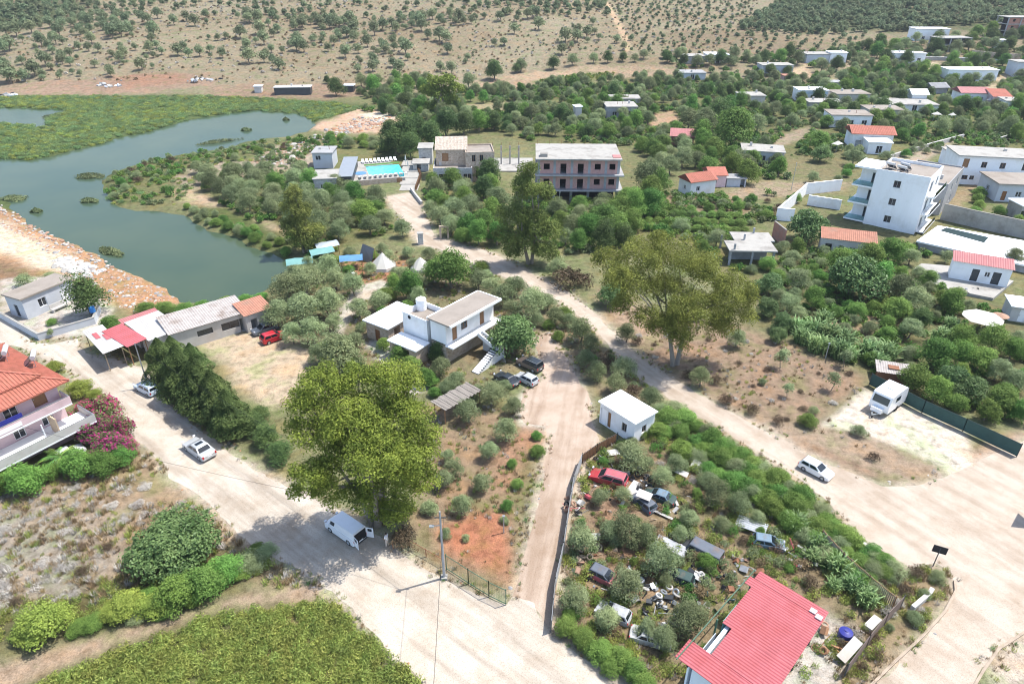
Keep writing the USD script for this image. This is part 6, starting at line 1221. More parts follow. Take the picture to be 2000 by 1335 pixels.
# ------------------------------------------------------------------ houses scattered over the far plain and slope
FAR = [  # px, py (foot of the front), width px, depth m, height m, rotation, wall, roof, roof material, name, label, windows
    (1700, 291, 78, 8, 4.2, -10, 'white_wall', 'gable', 'tile_red', 'far_house', 'white house with red tile roof behind the tall white villa', 3),
    (1676, 286, 30, 7, 3.0, -10, 'white_wall', 'mono', 'tile_old', 'far_house', 'small brown-roofed side building left of the red-tiled white house', 1),
    (1715, 302, 46, 6, 3.4, -10, 'white_wall', 'slab', 'white_paint', 'far_house', 'flat white porch block in front of the red-tiled white house', 1),
    (1660, 250, 80, 9, 4.0, -6, 'white_wall', 'slab', 'roof_slab', 'far_house', 'long white flat-roofed house with pale slab, left of the canopy tents', 3),
    (1726, 240, 68, 8, 4.2, -3, 'white_old', 'slab', 'roof_slab', 'far_house', 'rough unplastered flat house right of the long white one', 2),
    (1586, 199, 58, 8, 4.2, -3, 'white_wall', 'slab', 'white_paint', 'far_house', 'white house with blue-white upper band on the far plain', 3),
    (1664, 203, 68, 9, 3.6, 0, 'white_old', 'slab', 'roof_slab', 'far_house', 'wide house with plain pale roof right of the blue-banded white house', 0),
    (1612, 215, 68, 8, 2.6, -3, 'white_old', 'slab', 'concrete_pale', 'far_house', 'low pale slab roof half hidden by trees below the blue-banded house', 0),
    (1785, 219, 92, 12, 2.6, -5, 'white_wall', 'slab', 'concrete_pale', 'far_house', 'large low pale roof of the white compound on the far plain', 1),
    (1792, 207, 30, 6, 4.0, -5, 'white_wall', 'gable', 'white_paint', 'far_house', 'small white gabled roof rising over the white compound', 1),
    (1900, 204, 54, 8, 4.0, -6, 'white_wall', 'gable', 'metal_red_far', 'far_house', 'white house with faded red roof beside the far track', 2),
    (1952, 210, 34, 7, 3.6, -8, 'pink_wall', 'mono', 'tile_red', 'far_house', 'small house with rusty red roof near the right edge', 1),
    (1985, 222, 50, 8, 4.2, -12, 'white_wall', 'slab', 'concrete_pale', 'far_house', 'white house cut by the right edge below the rusty red roof', 2),
    (1897, 157, 96, 9, 4.4, -4, 'white_wall', 'slab', 'white_paint', 'far_house', 'long white single-storey house beside the far track', 3),
    (1772, 124, 66, 8, 4.6, -4, 'white_wall', 'slab', 'white_paint', 'far_house', 'white house with three dark windows high on the far slope', 3),
    (1600, 125, 56, 9, 4.0, 2, 'grey_wall', 'slab', 'concrete_pale', 'far_house', 'grey and white house left of the earth track on the slope', 1),
    (1635, 126, 34, 7, 5.0, -3, 'white_wall', 'slab', 'white_paint', 'far_house', 'white block joined to the right of the grey and white slope house', 1),
    (1518, 145, 62, 9, 3.6, 0, 'grey_wall', 'slab', 'concrete_pale', 'far_house', 'pale low house among trees at the foot of the slope', 2),
    (1352, 156, 54, 9, 3.0, 0, 'grey_wall', 'slab', 'concrete_grey', 'far_house', 'grey low roof beside the tan field', 1),
    (1355, 126, 42, 9, 3.4, 0, 'white_old', 'slab', 'concrete_pale', 'far_house', 'pale flat roof left of the twin roof at the slope foot', 0),
    (1402, 122, 44, 9, 3.8, 0, 'white_wall', 'slab', 'white_paint', 'far_house', 'whitish flat roof right of its twin at the slope foot', 1),
    (1214, 232, 62, 9, 4.0, 2, 'concrete_grey', 'slab', 'concrete_pale', 'far_house', 'open grey house with pale slab roof among olives behind the frame block', 2),
    (1222, 207, 60, 8, 2.6, 0, 'white_old', 'slab', 'concrete_pale', 'far_house', 'low pale slab directly behind the open grey house', 0),
    (1332, 285, 46, 7, 2.8, -12, 'brick_wall', 'gable', 'metal_red_far', 'far_shed', 'red-roofed shed hidden in trees behind the red cottage', 0),
    (1487, 322, 82, 8, 3.6, -14, 'grey_wall', 'slab', 'concrete_pale', 'far_house', 'flat-roofed grey house with dark porch right of the red cottage', 3),
    (1470, 203, 50, 8, 3.0, 0, 'white_old', 'slab', 'concrete_pale', 'far_house', 'pale roof behind the bright green round tree', 0),
    (1818, 78, 66, 9, 6.0, -3, 'white_wall', 'slab', 'white_paint', 'far_house', 'white house with brick-red band near the top right', 2),
    (1958, 98, 20, 6, 4.6, -3, 'white_wall', 'slab', 'white_paint', 'far_house', 'tiny white cabin with one dark door below the brick block', 1),
    (1992, 152, 26, 8, 6.5, -3, 'grey_wall', 'slab', 'concrete_pale', 'far_house', 'tall grey house end at the right edge by the far track', 1),
    (1130, 232, 16, 4, 4.0, 10, 'white_old', 'slab', 'white_paint', 'far_ruin', 'small white ruined wall block among trees behind the frame block', 0),
    (1630, 173, 34, 6, 2.6, 0, 'grey_wall', 'slab', 'concrete_grey', 'far_shed', 'dark grey roof between trees above the blue-banded house', 0),
    (1538, 160, 18, 5, 2.6, 0, 'pink_wall', 'slab', 'tile_old', 'far_shed', 'tiny reddish shed left of the earth track', 0),
    (1835, 183, 34, 6, 2.4, 8, 'concrete_grey', 'gable', 'concrete_grey', 'far_shed', 'grey tent-like shed left of the far track', 0),
    (572, 186, 72, 5, 3.0, 6, 'steel_dark', 'slab', 'white_old', 'far_barn', 'long open barn with white roof at the foot of the bare hill', 0),
    (504, 181, 16, 4, 2.6, 6, 'white_old', 'slab', 'white_paint', 'far_shed', 'small white-roofed shed left of the long open barn', 0),
    (681, 180, 22, 4, 2.6, 0, 'steel_dark', 'slab', 'white_paint', 'far_shed', 'small white-roofed shed right of the round tree under the hill', 0),
    (1497, 300, 1, 1, 1, 0, None, None, None, None, None, 0)]
rg = random.Random(5)
for (px, py, w, dep, h, rot, wall, roof, rm, nm, lab, nw) in FAR:
    if not nm: continue
    fr = frame_at(px, py, w, dep, rot); L = fr[2]
    zb = min(gh(*loc2(fr, x, y)[:2]) for x in (0, L) for y in (0, dep)); fr[0][2] = max(zb, fr[0][2] - .8)
    ops = [('f', (k + .6) / (nw + .2), .9 if k else .2, min(1.6, L / (nw + 1) * .6), 1.5 if k else 2.1, W_ if (k + nw) % 3 else V_) for k in range(nw)]
    bld(nm, lab, 'barn' if 'barn' in nm else 'shed' if 'shed' in nm else 'ruin' if 'ruin' in nm else 'house', fr, h, wall, ops, roof, .3, rm, .25, rise=1.5, clutter=(1 + px % 3) if roof == 'slab' and L > 8 else 0, seed=px)
    FOOT.append(foot(fr, 1.0))
    if 'blue-white' in lab: bp = thing('roof_band', 'pale blue band along the front of the blue-banded white house', 'wall band', fr[0], fr[1]); part(bp, 'band', MB().box(.25, L - .25, .22, .297, 2.9, 3.6), 'paint_lightblue')
# concrete skeletons and brick shells high on the right
def skeleton(name, label, px, py, wpx, dep, levels, rot, brick=None):
    fr = frame_at(px, py, wpx, dep, rot); o, r, L, W = fr; fr[0][2] -= .4; path = thing(name, label, 'building', fr[0], r); FOOT.append(foot(fr, 1))
    for k in range(levels):
        part(path, 'floor_slab', MB().box(0, L, 0, W, 3.2 * (k + 1) - .3, 3.2 * (k + 1)), 'concrete_pale')
        for x in np.linspace(.4, L - .4, max(3, int(L / 4))):
            for y in (.4, W - .4): part(path, 'column', MB().box(x - .22, x + .22, y - .22, y + .22, 3.2 * k - (1 if k == 0 else -.003), 3.2 * (k + 1) - .303), 'concrete_grey')
        if brick and k >= brick:
            part(path, 'brick_wall', MB().man(mbox(.65, L - .65, .5, .7, 3.2 * k + .01, 3.2 * k + 2.88) - mbox(L * .2, L * .3, 0, 1, 3.2 * k + 1, 3.2 * k + 2.2) - mbox(L * .6, L * .7, 0, 1, 3.2 * k + 1, 3.2 * k + 2.2)), 'brick_wall')
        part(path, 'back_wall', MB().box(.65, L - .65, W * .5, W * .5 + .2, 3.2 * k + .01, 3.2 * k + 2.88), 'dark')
skeleton('concrete_skeleton', 'open concrete skeleton on the slope at the upper right', 1862, 100, 66, 9, 2, 6)
skeleton('concrete_skeleton', 'brick-filled concrete shell in the top right corner', 1985, 72, 52, 10, 3, 0, 1)
wall_run('far_wall', 'long brick and stone wall on the slope right of the skeleton', 'wall', [(1895, 112), (1950, 117), (1990, 118)], 3.0, .4, 'stone_wall_warm')
wall_run('far_wall', 'long white-capped wall below the brick wall on the slope', 'wall', [(1800, 118), (1880, 120), (1995, 126)], 1.6, .5, 'concrete_pale', 'white_paint')
wall_run('far_wall', 'stone field wall climbing behind the right-edge white house', 'wall', [(1735, 312), (1800, 292), (1880, 270)], 1.2, .5, 'stone_wall_grey')
wall_run('far_wall', 'white wall piece near the right edge above the white house', 'wall', [(1952, 276), (1985, 266)], 1.2, .4, 'white_old')
for k, (px, py, w) in enumerate(((1826, 236, 16), (1856, 238, 12), (1930, 208, 12), (1632, 296, 20))):
    p = P(px, py); s = w * pix(p)[2] / FOC; t = thing('canopy_tent', f'pale canopy roof on the far plain, {["largest", "smaller right-hand", "one beside the red roof", "one left of the red-tiled white house"][k]} of four', 'canopy', (p[0], p[1], gh(p[0], p[1])), .2 * k)
    part(t, 'cover', MB().add([(-s / 2, -s / 3, 2.2), (s / 2, -s / 3, 2.2), (s / 2, s / 3, 2.2), (-s / 2, s / 3, 2.2), (0, 0, 3.0)], [(0, 1, 4, 4), (1, 2, 4, 4), (2, 3, 4, 4), (3, 0, 4, 4)]), 'canvas')
    for a in (-.45, .45):
        for b in (-.3, .3): part(t, 'post', MB().cyl((a * s, b * s, 0), .05, 2.2, 5), 'galv')
# dark rubbish and wrecks at the foot of the hill
rg = random.Random(77)
for k, (px, py, w) in enumerate(((215, 168, 46), (400, 158, 60), (12, 188, 30))):
    p = P(px, py); s = w * pix(p)[2] / FOC; t = thing('scrap_heap', f'heap of pale and dark rubbish at the hill foot, {["middle", "right-hand", "left edge"][k]} of three', 'scrap heap', (p[0], p[1], gh(p[0], p[1])))
    for j in range(14):
        x, y = rg.uniform(-s / 2, s / 2), rg.uniform(-3, 3); q = rg.uniform(.5, 1.3)
        m = trimesh.creation.box([q * 1.5, q, q * .8]); m.apply_transform(trimesh.transformations.euler_matrix(rg.uniform(-.5, .5), rg.uniform(-.4, .4), rg.uniform(0, 3))); m.apply_translation([x, y, q * .3])
        part(t, 'scrap_piece', MB().tm(m), rg.choice(['scrap_white', 'scrap_white', 'dark', 'scrap_grey', 'paint_white']))
# ------------------------------------------------------------------ scattered trees
ol, dk_, br, bt = 'olive_tree', 'dark_olive_tree', 'broadleaf_tree', 'bright_tree'
scatter([(388, 338), (600, 345), (605, 368), (700, 372), (750, 395), (768, 450), (720, 468), (640, 470), (560, 440), (470, 410), (395, 375)], [ol, ol, ol, dk_, br], 3.7, (4.2, 6.2), '* in the grove between lagoon track and resort driveway', 'in the lagoon grove', 90, 21)
scatter([(640, 270), (760, 280), (800, 320), (640, 305)], ['bright_shrub', 'shrub', 'olive_shrub'], 3.6, (2.5, 4.5), '* on the rough ground behind the pool', 'behind the pool', 60, 22, cat='bush')
scatter([(200, 350), (300, 315), (470, 290), (600, 275), (630, 290), (500, 320), (340, 345), (230, 395)], ['olive_shrub', 'shrub', 'dry_bush'], 3.4, (1.6, 3.2), '* on the weedy spit beside the lagoon', 'on the lagoon spit', 34, 23, cat='bush')
scatter([(350, 400), (420, 420), (560, 480), (560, 500), (470, 465), (360, 418)], ['olive_shrub', 'bright_shrub', 'shrub'], 2.0, (1.8, 3.0), '* along the bank under the lagoon track', 'along the lagoon bank', 24, 24, cat='bush', avoid=False)
scatter([(820, 365), (940, 345), (990, 420), (1000, 470), (890, 462), (845, 430)], [ol, br, bt, dk_], 4.0, (3.8, 5.6), '* on the slope right of the resort driveway', 'right of the resort driveway', 40, 25)
scatter([(1080, 400), (1300, 390), (1320, 440), (1200, 490), (1100, 490)], [br, bt, dk_, ol], 4.6, (4.0, 6.0), '* in the thicket below the frame block', 'below the frame block', 50, 26)
scatter([(1240, 290), (1420, 275), (1500, 300), (1540, 345), (1420, 350), (1300, 335)], [br, dk_, ol, bt], 4.6, (4.5, 6.8), '* in the thicket behind the red cottage', 'behind the red cottage', 60, 27)
scatter([(1300, 420), (1480, 390), (1560, 390), (1540, 430), (1420, 450), (1420, 500), (1500, 520), (1480, 560), (1440, 540), (1340, 480)], ['shrub', 'olive_shrub', 'bright_shrub', 'dry_bush'], 3.4, (2.0, 3.6), '* on the rough ground around the open slab house', 'around the open slab house', 60, 28, cat='bush')
scatter([(1480, 520), (1600, 490), (1780, 490), (1860, 575), (1960, 640), (2010, 700), (2010, 840), (1900, 800), (1780, 735), (1690, 690), (1600, 650), (1500, 620)], ['shrub', 'bright_shrub', 'olive_shrub', br, ol], 3.0, (2.2, 3.8), '* filling the farm garden below the white villa', 'filling the farm garden', 130, 29, cat='bush')
scatter([(1590, 340), (1660, 300), (1840, 285), (1830, 300), (1700, 320), (1640, 360), (1560, 360)], ['shrub', 'olive_shrub', ol], 3.8, (2.4, 4.0), '* on the dry ground behind the tall white villa', 'behind the white villa', 40, 30, cat='bush')
scatter([(1840, 400), (1920, 370), (2010, 420), (2010, 450), (1850, 430)], ['shrub', 'bright_shrub'], 3.6, (2.0, 3.4), '* in the plot between pool wall and grey edge house', 'above the pool wall', 30, 31, cat='bush')
scatter([(560, 520), (640, 490), (760, 490), (880, 520), (1040, 560), (1110, 620), (1040, 660), (900, 560), (780, 600), (680, 700), (610, 690), (560, 640)], [ol, 'olive_shrub', 'shrub'], 3.4, (2.2, 3.8), '* in the camp grove around the stair house', 'in the camp grove', 70, 32)
scatter([(1040, 560), (1110, 610), (1180, 690), (1290, 790), (1260, 800), (1150, 720), (1080, 660)], ['olive_shrub', 'dry_bush', 'shrub'], 2.2, (1.4, 2.6), '* on the verge left of the second road', 'left of the second road', 70, 33, cat='bush')
scatter([(1150, 890), (1300, 830), (1420, 900), (1540, 1000), (1640, 1120), (1620, 1190), (1500, 1100), (1330, 1000), (1160, 940)], ['olive_shrub', 'dry_bush', 'shrub', 'grey_bush'], 2.0, (1.0, 2.2), '* among the weeds of the scrap yard', 'in the scrap yard', 70, 34, cat='bush')
scatter([(-20, 960), (260, 890), (360, 960), (480, 1060), (240, 1120), (100, 1190), (-20, 1200)], ['grey_bush', 'grey_bush', 'dry_bush'], 1.5, (1.1, 2.2), '* in the dry lot beside the main road', 'in the dry lot', 26, 35, cat='bush', hs=(.4, .7))
scatter([(1210, 640), (1450, 640), (1600, 690), (1690, 740), (1640, 800), (1580, 835), (1450, 815), (1300, 745)], ['dry_bush', 'grey_bush'], 3.2, (.8, 1.6), '* on the ploughed plot beside the second road', 'on the ploughed plot', 26, 36, cat='bush', hs=(.5, .8))
scatter([(1640, 1260), (1720, 1140), (1800, 1105), (1860, 1125), (1860, 1150), (1780, 1255), (1700, 1330)], ['dry_bush', 'olive_shrub', 'grey_bush'], 1.6, (.9, 1.8), '* on the kerbed island by the black sign', 'on the kerbed island', 60, 37, cat='bush')
# plain
scatter([(700, 215), (900, 180), (1000, 178), (1100, 160), (1300, 150), (1500, 150), (1560, 165), (1500, 195), (1480, 215), (1300, 230), (1250, 270), (1040, 275), (960, 255), (800, 232)], [ol, ol, dk_, br, 'dark_tree'], 4.2, (2.4, 6.0), '* scattered over the green plain behind the frame block', 'on the green plain', 280, 41)
scatter([(1480, 215), (1570, 160), (1700, 130), (2040, 150), (2040, 290), (1900, 262), (1760, 285), (1600, 255), (1500, 255)], [ol, ol, dk_, dk_, br, bt, 'dark_tree'], 4.6, (2.6, 6.6), '* between the scattered houses of the far plain', 'between the far houses', 250, 42)
scatter([(1480, 120), (1600, 110), (1700, 90), (2040, 60), (2040, 140), (1700, 140), (1560, 150), (1480, 145)], [dk_, br, 'dark_tree', ol], 7.0, (4.5, 8.0), '* on the slope around the upper houses', 'around the upper slope houses', 90, 43)
scatter([(900, 178), (940, 160), (1000, 140), (1140, 125), (1320, 110), (1480, 115), (1480, 140), (1320, 128), (1160, 126), (1000, 148)], ['dark_tree', dk_, ol], 5.5, (4.5, 7.5), '* in the tree line at the foot of the hill', 'in the hill-foot tree line', 60, 44)
scatter([(700, 170), (760, 165), (840, 165), (840, 215), (780, 210), (700, 180)], [br, 'dark_tree', dk_], 4.6, (4.5, 7.5), '* in the hedge rows near the lone brown eucalyptus', 'near the lone eucalyptus', 40, 45)
for px, py, w in ((655, 168, 38), (638, 155, 16)): want('dark_tree', px, py, w, 1.05)
want('dark_tree', 965, 135, 42); want('dark_tree', 1010, 130, 22)
# hedgerows between the plots of the plain
def hedge_row(line, kinds, label, seed, step=3.2, size=(3.0, 5.2)):
    q = PP(line); rng = random.Random(seed)
    for A_, B_ in zip(q[:-1], q[1:]):
        n = max(1, int(np.linalg.norm(B_ - A_) / step))
        for k in range(n):
            c = A_ + (B_ - A_) * (k + rng.random() * .7) / n; kd = rng.choice(kinds); x, y = c[0] + rng.uniform(-1, 1), c[1] + rng.uniform(-1.2, 1.2)
            if free(x, y, 1.2): plant(kd, (x, y, gh(x, y) - .1), rng.uniform(*size) / NOM[kd][0], f'{DESC[kd]} {label}', 'tree', f'{DESC[kd]}s {label}', rng=rng, hs=rng.uniform(.8, 1.1)); KNOWN.append((x, y, 1.2))
hedge_row([(905, 186), (1000, 180), (1090, 172), (1200, 160), (1330, 152)], [ol, dk_, 'dark_tree'], 'in the hedgerow below the tan field', 61)
hedge_row([(930, 226), (1040, 214), (1160, 206), (1300, 200)], [br, dk_, ol], 'in the middle hedgerow of the plain', 62)
hedge_row([(1040, 262), (1130, 266), (1260, 262), (1340, 270)], [ol, br, dk_], 'in the hedgerow behind the frame block', 63)
hedge_row([(700, 178), (745, 205), (800, 232)], [dk_, 'dark_tree'], 'along the ditch right of the marsh', 64, 2.6, (2.4, 3.6))
hedge_row([(1500, 190), (1560, 232), (1640, 222)], ['dark_tree', br], 'in the hedge left of the blue-banded house', 65)
hedge_row([(1700, 165), (1760, 172), (1850, 178), (1910, 178)], ['dark_tree', dk_], 'in the dark hedge below the far white houses', 66, 3.0, (4.0, 7.0))
# hillside
def hill_pts(outline, spacing, n_max, seed, dens=None):
    g = poly(outline); rng = np.random.default_rng(seed); x0, y0, x1, y1 = g.bounds; out = []; n = int(g.area / spacing ** 2 * 6)
    X = rng.uniform(x0, x1, n); Y = rng.uniform(y0, y1, n); ok = shapely.contains_xy(g, X, Y)
    f = meshkit.fbm(np.c_[X / 60, Y / 60, 0 * X], 3, seed); cells = {}
    for x, y, o_, q in zip(X, Y, ok, f):
        if not o_ or (dens and rng.random() > dens(q)): continue
        c = (int(x // spacing), int(y // spacing))
        if any((x - a) ** 2 + (y - b) ** 2 < spacing ** 2 for i in (-1, 0, 1) for j in (-1, 0, 1) for a, b in cells.get((c[0] + i, c[1] + j), [])): continue
        cells.setdefault(c, []).append((x, y)); out.append((x, y))
        if len(out) >= n_max: break
    return out
rng = random.Random(9)
H1 = hill_pts([(-80, 160), (-80, 40), (60, 60), (130, 35), (200, 12), (300, -20), (1180, -20), (1200, 60), (1220, 100), (1000, 128), (900, 150), (700, 155), (500, 158), (240, 150), (0, 165)], 4.4, 1700, 3, lambda q: .03 + 2.2 * max(0, q - .48))
H1 = [p for p in H1 if (lambda q: rng.random() < (.95 if q[1] < 62 - .02 * abs(q[0] - 300) else .42 if q[0] < 820 else .3))(pix((p[0], p[1], gh(p[0], p[1]))))]
H1.sort(key=lambda p: p[1])
for x, y in H1[:300]:
    plant('hill_tree', (x, y, gh(x, y) - .1), rng.choice([.6, .8, .95, 1.1, 1.3, 1.6]) * rng.uniform(.85, 1.15), 'small round dark tree scattered on the dry tan hillside', 'tree', 'round trees on the dry hillside', rng=rng)
REST = H1[300:]
H2 = hill_pts([(-80, 60), (-80, -20), (190, -20), (190, 8), (110, 42), (30, 62)], 4.6, 260, 4)
def bits(outline, n, seed):
    return hill_pts(outline, 1.6, n, seed, lambda q: .25 + .9 * max(0, q - .4))
def instancer(name, kinds, pts, sizes, label, kind_='stuff', hs=1.0, seed=1, zoff=-.05):
    """one object of very many plants"""
    r_ = np.random.default_rng(seed); path = numbered('/World', name); pi = UsdGeom.PointInstancer.Define(stage, path)
    prot = []
    for k, (m, mt) in enumerate(kinds):
        pp = part(path, 'plant', m, mt); prot.append(pp)
    n = len(pts); pts = np.asarray(pts, float)
    if pts.shape[1] == 2: pts = np.c_[pts, gh(pts[:, 0], pts[:, 1]) + zoff]
    pi.CreatePrototypesRel().SetTargets([Sdf.Path(p) for p in prot])
    idx = r_.integers(0, len(kinds), n) if sizes[1] is None else sizes[1]
    pi.CreateProtoIndicesAttr(Vt.IntArray.FromNumpy(np.asarray(idx, np.int32)))
    pi.CreatePositionsAttr(Vt.Vec3fArray.FromNumpy(pts.astype(np.float32)))
    a = r_.uniform(0, 6.283, n) / 2
    q = np.zeros((n, 4), np.float32); q[:, 3] = np.cos(a); q[:, 2] = np.sin(a)
    pi.CreateOrientationsAttr(Vt.QuathArray.FromNumpy(q.astype(np.float16)))
    s = sizes[0]; s = np.c_[s, s, s * hs]
    pi.CreateScalesAttr(Vt.Vec3fArray.FromNumpy(s.astype(np.float32)))
    tag(pi.GetPrim(), label, None, None, kind_); return path
def blob(seed, w, h, nl, r, n, leaf, jit=.9):
    rr = np.random.default_rng(seed); lb = dome_lobes(rr, w, h, 0, nl, r); p, d = lobe_points(lb, n, rr, .2); p[:, 2] = np.maximum(p[:, 2], .02); return leaves(p, d, leaf[0], leaf[1], rr, jit=jit)
HB = [(blob(50 + k, 3.2, 2.6, 6, .8, 240, (.62, .42)), 'leaf_hill') for k in range(3)]
r2 = np.random.default_rng(8)
instancer('upper_left_wood', HB, np.array(H2), (r2.uniform(1.0, 2.0, len(H2)), None), 'dark small wood at the upper left corner of the hill')
if REST: instancer('far_hill_trees', HB, np.array(REST), (r2.uniform(.9, 1.7, len(REST)), None), 'distant small trees dotted over the upper hillside')
Wd2 = hill_pts([(1440, 58), (1480, 30), (1560, -20), (2090, -20), (2090, 60), (1900, 48), (1700, 66), (1560, 66)], 3.0, 3000, 6, lambda q: .95 if q > .44 else .30 if q > .36 else .1)
instancer('hillside_scrub', HB, np.array(Wd2), (r2.uniform(.9, 1.9, len(Wd2)), None), 'dark green scrub wood covering the hill at the upper right')
Sc = hill_pts([(1200, 20), (1230, 100), (1330, 108), (1480, 110), (1700, 100), (1700, 70), (1540, 62), (1460, 50), (1480, -20), (1200, -20)], 4.5, 900, 7, lambda q: .2 + .7 * max(0, q - .35))
instancer('hill_shrubs', HB, np.array(Sc), (r2.uniform(.4, 1.1, len(Sc)), None), 'small shrubs speckling the dry slope right of the hill track')

bt_ = bits([(-80, 165), (-80, -20), (1480, -20), (1480, 100), (1220, 112), (1000, 135), (900, 155), (700, 160), (500, 165), (240, 160)], 3600, 12)
instancer('hill_tussocks', [(blob(150 + k, 1.3, .6, 4, .35, 60, (.34, .22)), m) for k, m in enumerate(('leaf_hill', 'leaf_dry', 'leaf_grey', 'leaf_dry'))], np.array(bt_), (r2.uniform(.5, 1.6, len(bt_)), None), 'low tussocks and stones speckling the dry hillside')
# ------------------------------------------------------------------ vehicles
def place2(rear, front):
    a, b = P(*rear), P(*front); d = (b - a)[:2]; c = (a + b) / 2
    return np.array([c[0], c[1], 0.0]), math.atan2(d[1], d[0]), np.linalg.norm(d)
CARS = {  # length, width, lower profile (x/L, z), greenhouse bottom x0,x1, top x0,x1, z belt, z roof, top width factor
    'hatch': (3.9, 1.68, [(-.5, .30), (-.5, .78), (-.47, .92), (.20, .92), (.42, .80), (.49, .64), (.5, .34), (.45, .22), (-.46, .22)], (-.49, .24), (-.40, .04), .90, 1.46, .80),
    'sedan': (4.4, 1.72, [(-.5, .32), (-.5, .80), (-.46, .90), (-.30, .93), (.22, .92), (.44, .80), (.5, .62), (.5, .34), (.46, .22), (-.47, .22)], (-.33, .24), (-.22, .06), .90, 1.42, .80),
    'estate': (4.5, 1.75, [(-.5, .34), (-.5, .86), (-.48, .98), (.22, .98), (.43, .88), (.5, .70), (.5, .36), (.46, .24), (-.47, .24)], (-.495, .26), (-.44, .08), .96, 1.58, .82),
    'suv': (4.5, 1.85, [(-.5, .42), (-.5, .98), (-.48, 1.08), (.22, 1.08), (.44, 1.0), (.5, .84), (.5, .44), (.46, .32), (-.47, .32)], (-.49, .25), (-.44, .09), 1.06, 1.74, .84),
    'van': (4.9, 1.90, [(-.5, .34), (-.5, 1.15), (.34, 1.15), (.47, 1.0), (.5, .80), (.5, .36), (.46, .24), (-.47, .24)], (-.5, .36), (-.495, .27), 1.13, 2.05, .88)}
def car(name, label, cat, rear, front, kind, paint, group=None, z=0.0, scale=True, sunk=0.0, windows=True, wheels=True, tilt=0, open_back=False, roofpaint=None, noglass=()):
    p, r, d = place2(rear, front); L, W, prof, gb, gt, zb, zr, tw = CARS[kind]
    s = d / L if scale else 1.0; s = min(max(s, .85), 1.12) * (.93 if 'wreck' in cat else 1)
    path = thing(name, label, cat, p + [0, 0, z - sunk], r, group, scale=s)
    h = W / 2
    # lower body: profile lofted over five widths, rounder at the flanks
    mb = MB(); pr_ = np.array(prof, float) * [L, 1]; c = np.array([0, (pr_[:, 1].min() + pr_[:, 1].max()) / 2])
    ys = [-h, -h + .05, -h + .22, 0, h - .22, h - .05, h]; sc = [.955, .985, 1, 1.008, 1, .985, .955]
    V = [np.c_[(pr_[:, 0] - c[0]) * k, np.full(len(pr_), y), (pr_[:, 1] - c[1]) * (k if abs(y) > h - .1 else 1) + c[1]] for y, k in zip(ys, sc)]
    n = len(pr_); v = np.vstack(V); f = []
    for i in range(len(ys) - 1):
        for j in range(n): f.append((i * n + j, (i + 1) * n + j, (i + 1) * n + (j + 1) % n, i * n + (j + 1) % n))
    mb.add(v, np.array(f)[:, ::-1] if False else f)
    tri, _f = trimesh.creation.triangulate_polygon(sg.Polygon(pr_), engine='earcut')
    for y, k in ((-h, .955), (h, .955)):
        vv = np.c_[tri[:, 0] * k, np.full(len(tri), y), (tri[:, 1] - c[1]) * k + c[1]]; mb.add(vv, np.asarray(_f) if y < 0 else np.asarray(_f)[:, ::-1])
    part(path, 'body', mb, paint, smooth=35)
    b0, b1, t0, t1 = gb[0] * L, gb[1] * L, gt[0] * L, gt[1] * L; hb, ht = h * .95, h * tw
    B = [(b0, -hb, zb), (b1, -hb, zb), (b1, hb, zb), (b0, hb, zb)]; T = [(t0, -ht, zr - .05), (t1, -ht, zr - .05), (t1, ht, zr - .05), (t0, ht, zr - .05)]
    R = [(t0 + .10, -ht + .10, zr), (t1 - .12, -ht + .10, zr), (t1 - .12, ht - .10, zr), (t0 + .10, ht - .10, zr)]
    part(path, 'roof', MB().add(B + T + R, [(0, 1, 5, 4), (1, 2, 6, 5), (2, 3, 7, 6), (3, 0, 4, 7), (4, 5, 9, 8), (5, 6, 10, 9), (6, 7, 11, 10), (7, 4, 8, 11), (8, 9, 10, 11)]), roofpaint or paint, smooth=20)
    def pane(nm, a, b, c_, d_, u0, u1, w0, w1, off=.012):
        a, b, c_, d_ = map(np.array, (a, b, c_, d_)); nn = np.cross(b - a, d_ - a).astype(float); nn /= np.linalg.norm(nn)
        q = lambda u, w: (a * (1 - u) + b * u) * (1 - w) + (d_ * (1 - u) + c_ * u) * w + nn * off
        part(path, nm, MB().quad(q(u0, w0), q(u1, w0), q(u1, w1), q(u0, w1)), 'car_glass')
    if windows:
        if 'f' not in noglass: pane('windshield', B[1], B[2], T[2], T[1], .05, .95, .08, .92)
        if not open_back: pane('rear_window', B[3], B[0], T[0], T[3], .08, .92, .22 if kind != 'sedan' else .08, .88)
        for a, b, cc, dd in ((B[0], B[1], T[1], T[0]), (B[2], B[3], T[3], T[2])):
            fl = a[0] > 0
            if kind == 'van':
                u = (.78, .95) if not fl else (.05, .22); pane('side_window', a, b, cc, dd, *u, .2, .85)
            else:
                for u0, u1 in ((.08, .46), (.51, .90)): pane('side_window', a, b, cc, dd, u0 if not fl else 1 - u1, u1 if not fl else 1 - u0, .12, .86)
    if wheels:
        wr_ = .31 if kind not in ('suv', 'van') else .36
        for wx in (.31 * L, -.30 * L):
            for y in (-1, 1):
                t = part(path, 'wheel', MB().cyl((wx, y * (h - .19), wr_), wr_, .2 * y, 16, 1), 'rubber', smooth=50)
                part(t, 'rim', MB().cyl((wx, y * (h + .012), wr_), wr_ * .62, .012 * y, 12, 1), 'galv')
    zf = prof[[q[0] for q in prof].index(.5)][1] + .12
